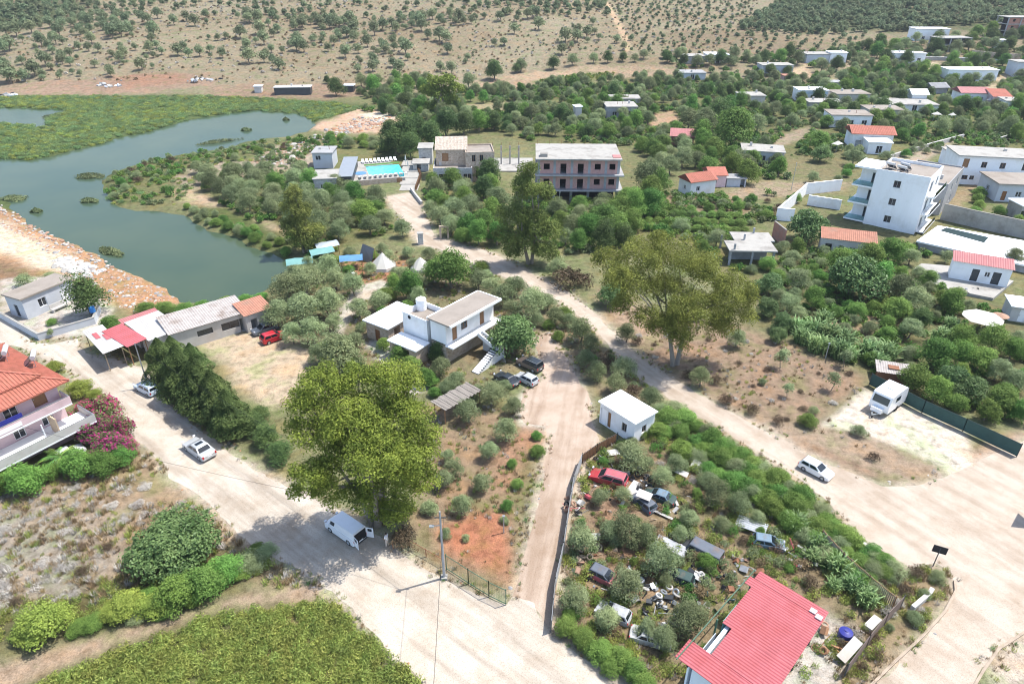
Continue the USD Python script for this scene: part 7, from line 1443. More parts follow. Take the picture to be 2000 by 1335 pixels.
    for y in (-1, 1):
        part(path, 'headlight', MB().box(.455 * L, .496 * L, y * h * .82 - .14, y * h * .82 + .14, zf + .10, zf + .24), 'lamp_clear')
        part(path, 'taillight', MB().box(-.502 * L, -.48 * L, y * h * .86 - .09, y * h * .86 + .09, zb - .34, zb - .06), 'lamp_red')
        part(path, 'mirror', MB().box(b1 - .32, b1 - .18, y * (h + .02), y * (h + .17), zb + .02, zb + .14), paint)
    part(path, 'bumper', MB().box(.485 * L, .508 * L, -h * .9, h * .9, .30, .46), 'steel_dark' if kind in ('van', 'suv') else paint)
    part(path, 'bumper', MB().box(-.508 * L, -.485 * L, -h * .9, h * .9, .32, .48), 'steel_dark' if kind in ('van', 'suv') else paint)
    part(path, 'number_plate', MB().box(-.512 * L, -.509 * L, -.26, .26, .58, .70), 'white_paint')
    if kind == 'estate' or kind == 'suv':
        for y in (-1, 1): part(path, 'roof_rail', MB().bar((t0 + .2, y * (ht - .08), zr + .05), (t1 - .2, y * (ht - .08), zr + .05), .04), 'galv')
    return path, L, h
car('parked_car', 'pale blue-white estate car parked in the shade of the conifers', 'car', (304, 772), (273, 756), 'estate', 'paint_lightblue')
pa, L, h = car('driving_car', 'silver saloon with open sunroof driving along the main road', 'car', (412, 898), (370, 868), 'sedan', 'paint_silver')
part(pa, 'sunroof', MB().box(-.12 * L, -.02 * L, -.42, .42, 1.41, 1.44), 'car_glass')
pv, L, h = car('white_van', 'white panel van with open rear doors parked under the big eucalyptus', 'van', (706, 1062), (648, 1022), 'van', 'paint_white', open_back=True)
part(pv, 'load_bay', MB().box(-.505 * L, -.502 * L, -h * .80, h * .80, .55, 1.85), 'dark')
for y, an in ((1, 100), (-1, 115)):
    a = math.radians(an); hx, hy = -.5 * L, y * h * .9; dx, dy = -math.sin(a) * .8, -y * math.cos(a) * .8
    dr = part(pv, 'rear_door', MB().bar((hx - .02, hy, 1.15), (hx - .02 + dx, hy + dy, 1.15), .05, 1.35), 'paint_white')
    part(dr, 'door_window', MB().bar((hx - .02 + dx * .2, hy + dy * .2, 1.5), (hx - .02 + dx * .8, hy + dy * .8, 1.5), .062, .4), 'car_glass')
car('parked_car', 'bright red hatchback parked on the dirt parking', 'car', (512, 672), (560, 656), 'hatch', 'paint_red', roofpaint='paint_red')
car('parked_car', 'dark blue car parked under olives beside the red hatchback', 'car', (540, 640), (496, 655), 'estate', 'paint_steel')
car('parked_car', 'dark brown people carrier parked under the fig by the stair house', 'car', (1056, 727), (1014, 708), 'suv', 'paint_brown', roofpaint='paint_dark')
car('parked_car', 'small silver car with open hatch between the people carrier and the black car', 'car', (1042, 752), (1014, 738), 'hatch', 'paint_silver')
car('parked_car', 'black car half hidden by olives at the foot of the stair', 'car', (1008, 756), (972, 736), 'sedan', 'paint_dark')
car('driving_car', 'white hatchback driving down the second road', 'car', (1563, 907), (1622, 938), 'hatch', 'paint_white')
car('parked_car', 'pale car half hidden under the bougainvillea by the villa', 'car', (112, 902), (160, 880), 'hatch', 'paint_white')
# caravan
p, r, d = place2((1752, 778), (1706, 812)); pa = thing('caravan', 'white touring caravan parked on the pale gravel pad', 'caravan', p, r, scale=1.12)
prof = [(-2.1, .45), (-2.15, 1.2), (-1.95, 2.35), (-1.6, 2.55), (1.5, 2.55), (1.75, 2.45), (2.1, 1.35), (2.0, .5)]
part(pa, 'body', MB().prism(prof, -1.05, 1.05, ((0, 0, 0), (1, 0, 0), (0, 0, 1), (0, -1, 0))), 'paint_white', smooth=30)
part(pa, 'front_window', MB().add([(2.075, -.85, 1.48), (2.075, .85, 1.48), (1.85, .85, 2.2), (1.85, -.85, 2.2)], [(0, 1, 2, 3)]).mesh() if False else MB().add([(2.09, -.85, 1.46), (2.09, .85, 1.46), (1.84, .85, 2.24), (1.84, -.85, 2.24)], [(0, 1, 2, 3)]), 'car_glass')
for y in (-1.056, 1.056):
    part(pa, 'side_window', MB().box(-.4, .7, min(y, y * .99), max(y, y * .99), 1.45, 2.05), 'car_glass'); part(pa, 'wheel', MB().cyl((-.2, y * .82, .34), .34, .2 * np.sign(y), 14, 1), 'rubber')
part(pa, 'roof_vent', MB().box(-.3, .3, -.3, .3, 2.553, 2.64), 'white_paint'); part(pa, 'roof_vent', MB().box(-1.4, -1.0, -.2, .2, 2.553, 2.62), 'white_paint')
part(pa, 'drawbar', MB().bar((2.0, -.6, .45), (3.3, 0, .45), .1).bar((2.0, .6, .45), (3.3, 0, .45), .1), 'steel_grey'); part(pa, 'gas_locker', MB().box(2.02, 2.6, -.6, .6, .5, 1.0), 'paint_white'); part(pa, 'jockey_wheel', MB().cyl((3.1, -.05, .12), .12, .1, 10, 1), 'rubber')
# scrap cars
car('wrecked_car', 'long red wrecked car with faded roof lying in the scrap yard', 'wreck', (1226, 950), (1150, 928), 'estate', 'wreck_red', roofpaint='wreck_rose', sunk=.15, wheels=False)
car('wrecked_car', 'blue-grey wreck with pale roof right of the red wreck', 'wreck', (1318, 985), (1256, 962), 'sedan', 'wreck_green', roofpaint='wreck_blue', sunk=.1, wheels=False)
car('wrecked_car', 'grey wreck with dull roof pressed between red and blue-grey wrecks', 'wreck', (1272, 998), (1240, 972), 'hatch', 'wreck_steel', sunk=.2, wheels=False)
car('wrecked_car', 'long dark wrecked estate in the middle of the scrap yard', 'wreck', (1405, 1098), (1335, 1062), 'van', 'wreck_dark', roofpaint='wreck_steel', sunk=.5, wheels=False)
car('wrecked_car', 'rose-red wreck with blue-grey windscreen near the yard fence', 'wreck', (1156, 1118), (1204, 1142), 'hatch', 'wreck_rose', roofpaint='wreck_steel', sunk=.1, wheels=False)
car('wrecked_car', 'white crumpled wreck at the lower end of the scrap yard', 'wreck', (1236, 1238), (1306, 1258), 'sedan', 'wreck_white', sunk=.25, wheels=False)
car('wrecked_car', 'dark green wreck in the shade below the middle olives', 'wreck', (1345, 1140), (1300, 1122), 'hatch', 'wreck_green', sunk=.2, wheels=False)
car('wrecked_car', 'pale wrecked van body half covered by leaves near the lower olives', 'wreck', (1225, 1212), (1170, 1188), 'hatch', 'scrap_grey', sunk=.2, wheels=False)
car('wrecked_car', 'small blue-grey truck cab standing at the right of the scrap yard', 'wreck', (1484, 1062), (1516, 1068), 'hatch', 'wreck_blue', sunk=.1, wheels=False)
def sheet(label, px, py, w, d, rot, m, z=.5, tilt=.1, name='scrap_sheet', corr_=False, cat='sheet metal'):
    p = P(px, py); t = thing(name, label, cat, (p[0], p[1], z), rot)
    mb = MB()
    if corr_: corr(mb, -w / 2, w / 2, -d / 2, d / 2, 0, tilt, tilt * .5, .3, .03, 'x')
    else:
        mm = trimesh.creation.box([w, d, .05]); mm.apply_transform(trimesh.transformations.euler_matrix(tilt, tilt * .7, 0)); mb.tm(mm)
    part(t, 'sheet', mb, m); part(t, 'prop', MB().box(-.1, .1, -.1, .1, -z, -.08 if not corr_ else -.05), 'wood'); return t
sheet('pale blue corrugated sheets lying on two props at the right of the scrap yard', 1466, 1032, 2.9, 1.6, -.55, 'galv', .5, .03, corr_=True)
sheet('white panel leaning in the upper scrap yard left of the brambles', 1362, 918, 1.5, 1.2, -.6, 'scrap_white', .6, .35)
sheet('white board on stones left of the leaning panel', 1330, 932, 1.4, .7, -.5, 'scrap_white', .7, .2)
sheet('white panel lying between the red wreck and the blue-grey wreck', 1240, 958, 1.3, 2.0, -.6, 'scrap_white', .35, .08)
sheet('pinkish-white panel lying beside the grey wreck', 1256, 985, 1.5, 1.1, -.5, 'white_old', 1.35, .1)
sheet('white box lid lying by the yard fence above the red wreck', 1195, 890, 1.6, .9, .3, 'scrap_white', .5, .1)
sheet('pale canvas sheet lying under the middle olive', 1310, 1072, 3.0, 1.2, -.55, 'scrap_grey', .5, .12)
sheet('white car bonnet lying by the dark green wreck', 1362, 1130, 1.2, .8, 1.1, 'scrap_white', .4, .3)
sheet('white rubbish sheet near the left yard fence', 1162, 1052, 1.2, .8, .2, 'scrap_white', .3, .2)
sheet('long white board lying below the blue-grey wreck', 1290, 1005, 2.6, .3, -.6, 'scrap_white', .2, .05)
sheet('white board standing in the farm garden', 1680, 622, .9, .7, .4, 'scrap_white', .6, .5)
rg = random.Random(31)
for lab, px, py, s, n, mats in (('tangle of grey metal and pipes in the lower scrap yard', 1275, 1165, 2.2, 26, ['scrap_grey', 'steel_dark', 'galv', 'dark', 'scrap_white']), ('heap of pale planks by the left yard fence', 1165, 1092, 2.0, 14, ['wood_pale', 'stone_pink', 'wood_pale']), ('heap of dark car parts and white shells beside the dark green wreck', 1375, 1140, 2.0, 22, ['dark', 'scrap_white', 'paint_green', 'steel_dark']),
                          ('heap of tyres and engine parts between red and blue-grey wrecks', 1258, 945, 1.2, 16, ['dark', 'rubber', 'steel_dark']), ('scatter of scrap near the workshop corner', 1440, 1130, 2.2, 16, ['stone_pink', 'dark', 'scrap_grey', 'rust']), ('rubbish heap along the left yard fence', 1130, 990, 1.3, 16, ['scrap_white', 'stone_pink', 'dark', 'paint_rose']), ('heap of stones and junk beside the bramble hedge', 1560, 1090, 1.6, 16, ['scrap_white', 'paint_rose', 'dark', 'stone_grey']),
                          ('jumble of boards and pots by the red wreck tail', 1180, 895, 1.2, 12, ['scrap_white', 'dark', 'rust']), ('heap of pale stones near the brown reed fence', 1610, 1250, 1.4, 14, ['stone_white', 'stone_pink', 'stone_earth']), ('crushed grey wreck parts under the lower olives', 1300, 1190, 1.9, 20, ['scrap_grey', 'galv', 'steel_dark', 'scrap_white']), ('clutter by the white cottage bench, right side', 1905, 575, 1.4, 10, ['scrap_grey', 'dark', 'scrap_white']), ('pile of white crates below the tiled shed', 1605, 500, 1.8, 18, ['stone_white', 'scrap_white', 'stone_grey'])):
    p = P(px, py); t = thing('junk_heap', lab, 'junk heap', (p[0], p[1], 0))
    for j in range(n):
        k = rg.random(); x, y, z = rg.uniform(-s, s), rg.uniform(-s, s), rg.uniform(.05, .5); mb = MB(); M4 = trimesh.transformations.euler_matrix(rg.uniform(-.8, .8), rg.uniform(-.8, .8), rg.uniform(0, 3)); M4[:3, 3] = (x, y, z)
        if k < .45: mm = trimesh.creation.box([rg.uniform(.3, .9), rg.uniform(.2, .6), rg.uniform(.05, .35)])
        elif k < .75: mm = trimesh.creation.cylinder(.04, rg.uniform(.8, 1.8), sections=6); M4 = M4 @ trimesh.transformations.rotation_matrix(1.4, [1, 0, 0])
        else: mm = trimesh.creation.torus(.26, .09, major_sections=14, minor_sections=6)
        mm.apply_transform(M4); part(t, 'scrap_piece', mb.tm(mm), rg.choice(mats))
# ------------------------------------------------------------------ tents and camp
def bell_tent(px, py, w, label, m='canvas'):
    p = P(px, py); r = w * pix(p)[2] / FOC / 2; t = thing('tent', label, 'tent', (p[0], p[1], 0), .4); n = 8
    a = np.arange(n) * 2 * np.pi / n; v = [(0, 0, r * 1.25)] + [(r * math.cos(x), r * math.sin(x), .55) for x in a] + [(r * 1.03 * math.cos(x), r * 1.03 * math.sin(x), -.05) for x in a]
    f = [(0, 1 + k, 1 + (k + 1) % n, 1 + (k + 1) % n) for k in range(n)] + [(1 + k, 1 + n + k, 1 + n + (k + 1) % n, 1 + (k + 1) % n) for k in range(n)]
    part(t, 'canvas', MB().add(v, f), m); part(t, 'pole', MB().cyl((0, 0, 0), .05, r * 1.25 + .25, 6), 'wood')
    part(t, 'door_flap', MB().add([(r * .60 * math.cos(-1.2 - .18), r * .60 * math.sin(-1.38), .98), (r * .62 * math.cos(-1.02), r * .62 * math.sin(-1.02), .98), (r * 1.06 * math.cos(-.9), r * 1.06 * math.sin(-.9), 0), (r * 1.06 * math.cos(-1.5), r * 1.06 * math.sin(-1.5), 0)], [(3, 2, 1, 0)]), 'canvas_dark')
bell_tent(749, 522, 50, 'left white bell tent on the orange camp ground'); bell_tent(822, 526, 42, 'right white bell tent half behind the bright green tree')
p = P(718, 510); t = thing('dark_screen', 'tall dark grey canvas screen behind the left white tent', 'screen', (p[0], p[1], 0), -.5)
part(t, 'screen', MB().add([(-1.8, -.5, 0), (1.2, -.3, 0), (1.4, .5, 2.6), (-.9, .2, 3.2), (-1.8, -.45, 0), (1.2, -.25, 0), (1.4, .55, 2.6), (-.9, .25, 3.2)], [(0, 1, 2, 3), (7, 6, 5, 4)]), 'canvas_dark'); part(t, 'pole', MB().bar((-.9, .3, 0), (-.9, .3, 3.2), .06).bar((1.4, .6, 0), (1.4, .6, 2.6), .06), 'wood')
def tarp(px, py, w, label, m, rot):
    p = P(px, py); s = w * pix(p)[2] / FOC; t = thing('tarpaulin_roof', label, 'tarpaulin', (p[0], p[1], 0), rot)
    g = 6; xs = np.linspace(-s / 2, s / 2, g + 1); ys = np.linspace(-s / 3, s / 3, g + 1); X, Y = np.meshgrid(xs, ys); Z = 2.3 - .5 * (np.abs(Y) / (s / 3)) ** 1.5 + .08 * np.sin(X * 2) * np.cos(Y * 3)
    v = np.stack([X, Y, Z], -1).reshape(-1, 3); i, j = np.meshgrid(np.arange(g), np.arange(g)); a = (j * (g + 1) + i).ravel(); part(t, 'cover', MB().add(v, np.stack([a, a + 1, a + g + 2, a + g + 1], 1)), m, smooth=True)
    for x in (-.45, .45):
        for y in (-.3, .3): part(t, 'post', MB().cyl((x * s, y * s, 0), .05, 1.85, 5), 'wood')
tarp(688, 522, 44, 'bright blue tarpaulin roof between the dark screen and the olives', 'tarp_blue', .2); tarp(588, 528, 50, 'pale turquoise tarpaulin at the water edge', 'tarp_teal', .3); tarp(630, 508, 46, 'pale green tarpaulin behind the turquoise one', 'tarp_teal', .5); tarp(640, 495, 44, 'greyish white tarpaulin farthest from the blue one', 'metal_grey', .5)
p = P(690, 536); t = thing('sun_chair', 'white camp chair on the orange ground below the blue tarpaulin', 'chair', (p[0], p[1], 0), .6)
part(t, 'seat', MB().box(-.3, .3, -.3, .5, .35, .42), 'white_paint'); part(t, 'backrest', MB().box(-.3, .3, .5, .56, .4, 1.0), 'white_paint'); part(t, 'leg', MB().box(-.28, .28, -.28, -.22, 0, .347), 'white_paint')
# reed-roof pergola by the stair house
pf = frame3((850, 782), (868, 800), (925, 752), 2.3); o, r, L, Wd = pf; t = thing('pergola', 'grey reed-roofed pergola between the big eucalyptus and the olives', 'pergola', o, r)
for k in range(int(L / .3)): part(t, 'reed_bundle', MB().box(k * .3, k * .3 + .27, -.2 + .1 * math.sin(k * 3), Wd + .2 + .1 * math.cos(k * 5), 2.25, 2.31 + .03 * math.sin(k * 2)), 'thatch')
for x in (.2, L - .2):
    for y in (.2, Wd - .2): part(t, 'post', MB().cyl((x, y, -.2), .07, 2.44, 6), 'wood')
# parasol pergola, right
p = P(1908, 650); t = thing('thatched_parasol', 'large cream thatched parasol in the farm garden', 'parasol', (p[0], p[1], 0)); a = np.arange(14) * 2 * np.pi / 14
part(t, 'cover', MB().add([(0, 0, 3.7)] + [(2.7 * math.cos(x), 2.7 * math.sin(x), 2.55 + .12 * (k % 2)) for k, x in enumerate(a)], [(0, 1 + k, 1 + (k + 1) % 14, 1 + (k + 1) % 14) for k in range(14)]), 'canvas'); part(t, 'pole', MB().cyl((0, 0, -.2), .09, 3.8, 8), 'wood')
for k in range(5): part(t, 'strut', MB().bar((0, 0, 2.0), (2.4 * math.cos(k * 1.257), 2.4 * math.sin(k * 1.257), 2.62), .06), 'wood')
p = P(1945, 640); t = thing('garden_parasol', 'small pinkish parasol right of the thatched one', 'parasol', (p[0], p[1], 0)); part(t, 'cover', MB().add([(0, 0, 2.5)] + [(1.15 * math.cos(x), 1.15 * math.sin(x), 2.1) for x in a], [(0, 1 + k, 1 + (k + 1) % 14, 1 + (k + 1) % 14) for k in range(14)]), 'stone_pink'); part(t, 'pole', MB().cyl((0, 0, -.1), .04, 2.55, 6), 'galv')
p = P(1738, 738); t = thing('ruined_hut', 'low ruined hut with rusty patched white roof beside the green fence', 'hut', (p[0], p[1], 0), -.35)
part(t, 'wall', MB().box(-1.8, 1.8, -1.1, 1.1, -.3, 1.3), 'rust'); part(t, 'roof', corr(MB(), -2.1, 2.1, -1.4, 1.4, 1.45, .02, .1, .3, .03, 'y'), 'asbestos'); part(t, 'roof_patch', MB().box(-.6, .7, -.5, .5, 1.68, 1.75), 'rust')
p = P(1716, 585); t = thing('garden_shelter', 'small plank shelter under the fig in the farm garden', 'shelter', (p[0], p[1], 0), -.3); part(t, 'roof', MB().box(-1.2, 1.2, -.8, .8, 1.5, 1.6), 'wood_pale'); part(t, 'post', MB().box(-1.1, -1.0, -.7, -.6, -.2, 1.497), 'wood'); part(t, 'post', MB().box(1.0, 1.1, -.7, -.6, -.2, 1.497), 'wood'); part(t, 'back', MB().box(-1.1, 1.1, .65, .7, -.2, 1.497), 'wood_pale')
# ------------------------------------------------------------------ fences, poles, signs
def fence(name, label, pts, h, m, postm='steel_green', sp=2.5, screen=None, rails=(.1, .95), group=None, slats=0, cat='fence'):
    q = PP(pts); path = thing(name, label, cat, (q[0][0], q[0][1], 0), 0, group); q = q - q[0]
    for a, b in zip(q[:-1], q[1:]):
        d = b - a; ln = np.linalg.norm(d); n = max(1, int(ln / sp))
        for k in range(n + 1): c = a + d * k / n; part(path, 'post', MB().bar((*c, -.3), (*c, h + .06), .07), postm)
        for z in rails: part(path, 'rail', MB().bar((*a, h * z), (*b, h * z), .05), postm)
        if slats:
            for k in range(int(ln / slats)):
                c = a + d * (k + .5) * slats / ln; hh = h * (.86 + .2 * meshkit.noise(np.array([k * 1.7, ln, 0.3]))); part(path, 'slat', MB().bar((*c, -.1), (*(c + np.array([.02, .02])), hh), slats * .8, .03, up=(d[0], d[1], 0)), m)
        elif screen: part(path, 'screen', MB().bar((*a, h * .52), (*b, h * .52), .03, h * .9), m)
        else:
            mb = MB(); s = .16; nn = int(ln / s)
            for k in range(nn): c = a + d * (k + .5) / nn; mb.bar((*c, .08), (*c, h), .009)
            for k in range(int(h / s)): mb.bar((*a, .1 + k * s), (*b, .1 + k * s), .009)
            part(path, 'wire_mesh', mb, m)
    return path
fence('mesh_fence', 'green metal mesh fence with frames along the red earth by the main road', [(872, 1112), (915, 1140), (955, 1165), (988, 1181)], 2.0, 'steel_green', 'steel_green', 1.9)
fence('mesh_fence', 'rusty low fence in the shade right of the white van', [(768, 1072), (800, 1068), (866, 1106)], 1.0, 'rust', 'rust', 2.0, rails=(.95,))
fence('yard_fence', 'grey board fence along the left side of the scrap yard', [(1076, 1235), (1084, 1150), (1100, 1080), (1110, 1010), (1120, 950), (1136, 905)], 1.5, 'scrap_grey', 'steel_dark', 2.2, screen=True)
fence('yard_fence', 'ragged dark stake fence at the top of the scrap yard', [(1136, 905), (1165, 884), (1205, 862)], 1.3, 'wood', 'steel_dark', 1.5, slats=.28)
fence('green_screen_fence', 'long dark green mesh screen fence behind the caravan', [(1697, 752), (1740, 774), (1800, 806), (1880, 842), (1985, 892)], 1.9, 'screen_green', 'steel_dark', 3.0, screen=True)
fence('screen_fence', 'brown sheet fence with teal base along the workshop yard', [(1648, 1322), (1690, 1265), (1725, 1222), (1757, 1188)], 1.7, 'fence_brown', 'steel_dark', 2.0, screen=True)
fence('reed_fence', 'grey brown reed fence along the scrap yard side of the hedge', [(1600, 1060), (1640, 1105), (1690, 1150), (1740, 1192)], 1.8, 'thatch', 'wood', 2.0, slats=.16)
fence('dark_fence', 'low dark fence climbing between driveway and vine garden', [(812, 372), (822, 345), (812, 325)], 1.0, 'wood', 'wood', 2.5, slats=.6)
# junction kerbs and masonry bits
wall_run('kerb', 'curved pale kerb wall round the dry island at the junction', 'kerb', [(1700, 1340), (1745, 1295), (1800, 1245), (1845, 1195), (1866, 1155), (1864, 1135)], .2, .2, 'kerb_stone')
wall_run('kerb', 'pale kerb along the far side of the junction road at the lower right', 'kerb', [(1890, 1360), (1920, 1310), (1950, 1268), (2005, 1232)], .16, .2, 'kerb_stone')
wall_run('culvert_wall', 'short white concrete wall of the culvert on the dry island', 'wall', [(1780, 1192), (1812, 1165), (1818, 1156)], .6, .35, 'white_old')
wall_run('culvert_wall', 'dark-faced low wall with white top at the end of the bramble hedge', 'wall', [(1668, 1062), (1696, 1088), (1722, 1105)], 1.0, .25, 'concrete_grey', 'white_old')
wall_run('yard_wall', 'broken white block wall corner beside the workshop weeds', 'wall', [(1556, 1070), (1580, 1085), (1560, 1110)], .5, .25, 'white_old')
wall_run('block_row', 'white concrete block lying inside the brown sheet fence', 'block', [(1692, 1232), (1712, 1212)], .5, .7, 'white_old')
p = P(1648, 1246); water_tank((p[0], p[1], 0), .55, 1.0, 'blue_deep', 'dark blue barrel standing by the workshop')
sheet('white board leaning beside the dark blue barrel', 1655, 1280, .8, 2.4, -.9, 'scrap_white', .8, .25)
p = P(1822, 1105); t = thing('road_sign', 'black rectangular sign board on a single post at the junction', 'sign', (p[0], p[1], 0), -.45)
part(t, 'post', MB().cyl((0, 0, -.2), .045, 2.6, 8), 'steel_dark'); part(t, 'board', MB().box(-.58, .58, -.03, .03, 1.75, 2.55).box(-.54, .54, -.028, .034, 1.79, 2.51), 'dark')
p = P(868, 1128); t = thing('utility_pole', 'grey utility pole with a lamp bracket at the edge of the main road', 'utility pole', (p[0], p[1], 0), 0)
part(t, 'shaft', MB().tube([(0, 0, -.3), (0, 0, 8.2)], [.14, .08], 10), 'concrete_grey', smooth=50); part(t, 'crossarm', MB().bar((-.5, 0, 7.5), (.5, 0, 7.5), .08), 'steel_dark'); part(t, 'lamp', MB().bar((0, 0, 6.6), (-.6, -.3, 6.8), .06).box(-.95, -.55, -.45, -.2, 6.75, 6.88), 'steel_grey'); part(t, 'foot', MB().box(-.28, .28, -.28, .28, -.2, .25), 'concrete_pale')
POLE = p
p2_ = P(290, 755); t = thing('utility_pole', 'thin pole standing at the head of the conifer row', 'utility pole', (p2_[0], p2_[1], 0)); part(t, 'shaft', MB().tube([(0, 0, -.3), (0, 0, 6.6)], [.1, .06], 8), 'galv'); part(t, 'crossarm', MB().bar((-.4, 0, 6.3), (.4, 0, 6.3), .06), 'steel_dark')
def wire(a, b, sag, label):
    a, b = np.asarray(a, float), np.asarray(b, float); t_ = np.linspace(0, 1, 24)[:, None]; p = a + (b - a) * t_; p[:, 2] -= 4 * sag * (t_ * (1 - t_))[:, 0]
    single('overhead_wire', MB().tube(p, .016, 4), 'dark', label, 'wire')
wire((POLE[0] - .4, POLE[1], 7.5), (p2_[0], p2_[1], 6.3), .9, 'overhead wire running from the road pole to the conifer row'); wire((POLE[0] + .3, POLE[1], 7.5), (POLE[0] + 2.2, POLE[1] - 45, 8.5), .7, 'overhead wire running from the road pole towards the viewer')
q = P(60, 905); wire((POLE[0] - .4, POLE[1], 7.4), (q[0], q[1], 5.5), .6, 'overhead wire running from the road pole to the pink villa')
for k, (px, py, h) in enumerate(((1545, 372, 6.5), (1092, 420, 5), (1240, 862, 2.6), (984, 1040, 2.2), (1612, 700, 2.4))):
    p = P(px, py); t = thing('thin_post', f'thin post {["by the rough ground left of the white villa", "below the frame block", "white, beside the white hut", "at the red earth by the lane", "in the ploughed plot"][k]}', 'post', (p[0], p[1], 0)); part(t, 'shaft', MB().tube([(0, 0, -.3), (0, 0, h)], [.07, .05], 6), 'galv' if k != 2 else 'white_paint')
    part(t, 'cap', MB().box(-.12, .12, -.08, .08, h, h + .1), 'galv')
# parked dark trailer at the right edge
p = P(1992, 1018); t = thing('market_stall', 'dark folded canopies cut by the right edge at the junction', 'canopy', (p[0], p[1], 0), .2)
part(t, 'canopy', MB().add([(-.6, -.3, 1.8), (1.8, -1.2, 2.0), (1.8, 1.2, 2.0), (.6, .1, 2.9)], [(0, 1, 3, 3), (1, 2, 3, 3), (2, 0, 3, 3), (0, 2, 1, 1)]), 'canvas_dark'); part(t, 'canopy', MB().add([(-.2, -2.6, 1.2), (2.4, -3.2, 1.5), (2.4, -1.4, 1.5), (1.0, -2.1, 2.2)], [(0, 1, 3, 3), (1, 2, 3, 3), (2, 0, 3, 3), (0, 2, 1, 1)]), 'steel_dark'); part(t, 'post', MB().cyl((1.0, .1, 0), .06, 2.1, 6), 'steel_dark'); part(t, 'post', MB().cyl((1.3, -2.1, 0), .06, 1.6, 6), 'steel_dark')
# lagoon bank boulders and rubble
rg = random.Random(44); BR = []
for k in range(3):
    m = trimesh.creation.icosphere(2, 1.0); v = m.vertices * (1 + .55 * (meshkit.noise(m.vertices * 1.6 + k * 9, 4)[:, None] - .5)) * [1, .8, .62]; BR.append((v, m.faces))
for k, b in enumerate(BR):
    stage.CreateClassPrim(f'/World/boulder_kind_{k + 1:03d}'); part(f'/World/boulder_kind_{k + 1:03d}', 'stone', b, 'stone_white' if k != 1 else 'stone_pink', smooth=40)
PROTO['boulder'] = [f'/World/boulder_kind_{k + 1:03d}' for k in range(3)]; DESC['boulder'] = 'white boulder'
bank = [(0, 402), (35, 424), (62, 440), (92, 455), (130, 475), (180, 495), (222, 520)]
for (a, b), (c, d) in zip(bank[:-1], bank[1:]):
    A_, B_ = P(a, b), P(c, d); n = int(np.linalg.norm(A_ - B_) / 1.1)
    for k in range(n):
        q = A_ + (B_ - A_) * (k + rg.random() * .6) / n; q[0] += rg.uniform(-1.1, .9); q[1] += rg.uniform(-1.0, .7); plant('boulder', (q[0], q[1], gh(q[0], q[1]) + .1), rg.uniform(.22, .52), 'white boulder lining the left bank of the lagoon', 'boulder', 'white boulders lining the lagoon bank', rng=rg)
rr = np.random.default_rng(5)
def rand_in(pg, n, seed):
    r_ = np.random.default_rng(seed); x0, y0, x1, y1 = pg.bounds; out = np.zeros((0, 2))
    while len(out) < n:
        q = np.c_[r_.uniform(x0, x1, n * 2), r_.uniform(y0, y1, n * 2)]; out = np.vstack([out, q[shapely.contains_xy(pg, q[:, 0], q[:, 1])]])
    return out[:n]
small = [((b[0] * .5, b[1]), m) for b in BR for m in ('stone_pink', 'stone_white', 'stone_grey')]
def lowrock(k):
    m = trimesh.creation.icosphere(1, .5); return (m.vertices * (1 + .6 * (meshkit.noise(m.vertices * 3 + k * 9, 4)[:, None] - .5)) * [1, .8, .6], m.faces)
RK = [(lowrock(k), m) for k, m in enumerate(('stone_pink', 'stone_pink', 'stone_grey', 'stone_earth', 'stone_white'))]
zone = poly([(0, 412), (90, 452), (190, 500), (262, 530), (340, 566), (345, 582), (260, 608), (210, 600), (180, 560), (130, 520), (60, 470), (0, 440)]).difference(LAGOON.buffer(.8))
instancer('bank_rubble', RK, rand_in(zone, 1500, 1), (rr.gamma(2.0, .13, 1500) + .06, None), 'pink and white rubble spread over the lagoon bank')
zone = poly([(470, 325), (560, 285), (620, 260), (700, 230), (770, 225), (740, 250), (620, 275), (580, 320)])
instancer('spit_rubble', RK, rand_in(zone, 900, 2), (rr.gamma(2.2, .25, 900) + .1, None), 'pale rubble heaps on the spit behind the lagoon')
zone = poly([(100, 510), (140, 500), (205, 530), (150, 545)])
instancer('white_debris', [(lowrock(9), 'scrap_white'), (lowrock(3), 'stone_white')], rand_in(zone, 300, 3), (rr.gamma(2.2, .3, 300) + .15, None), 'white broken concrete heaped above the grey house')
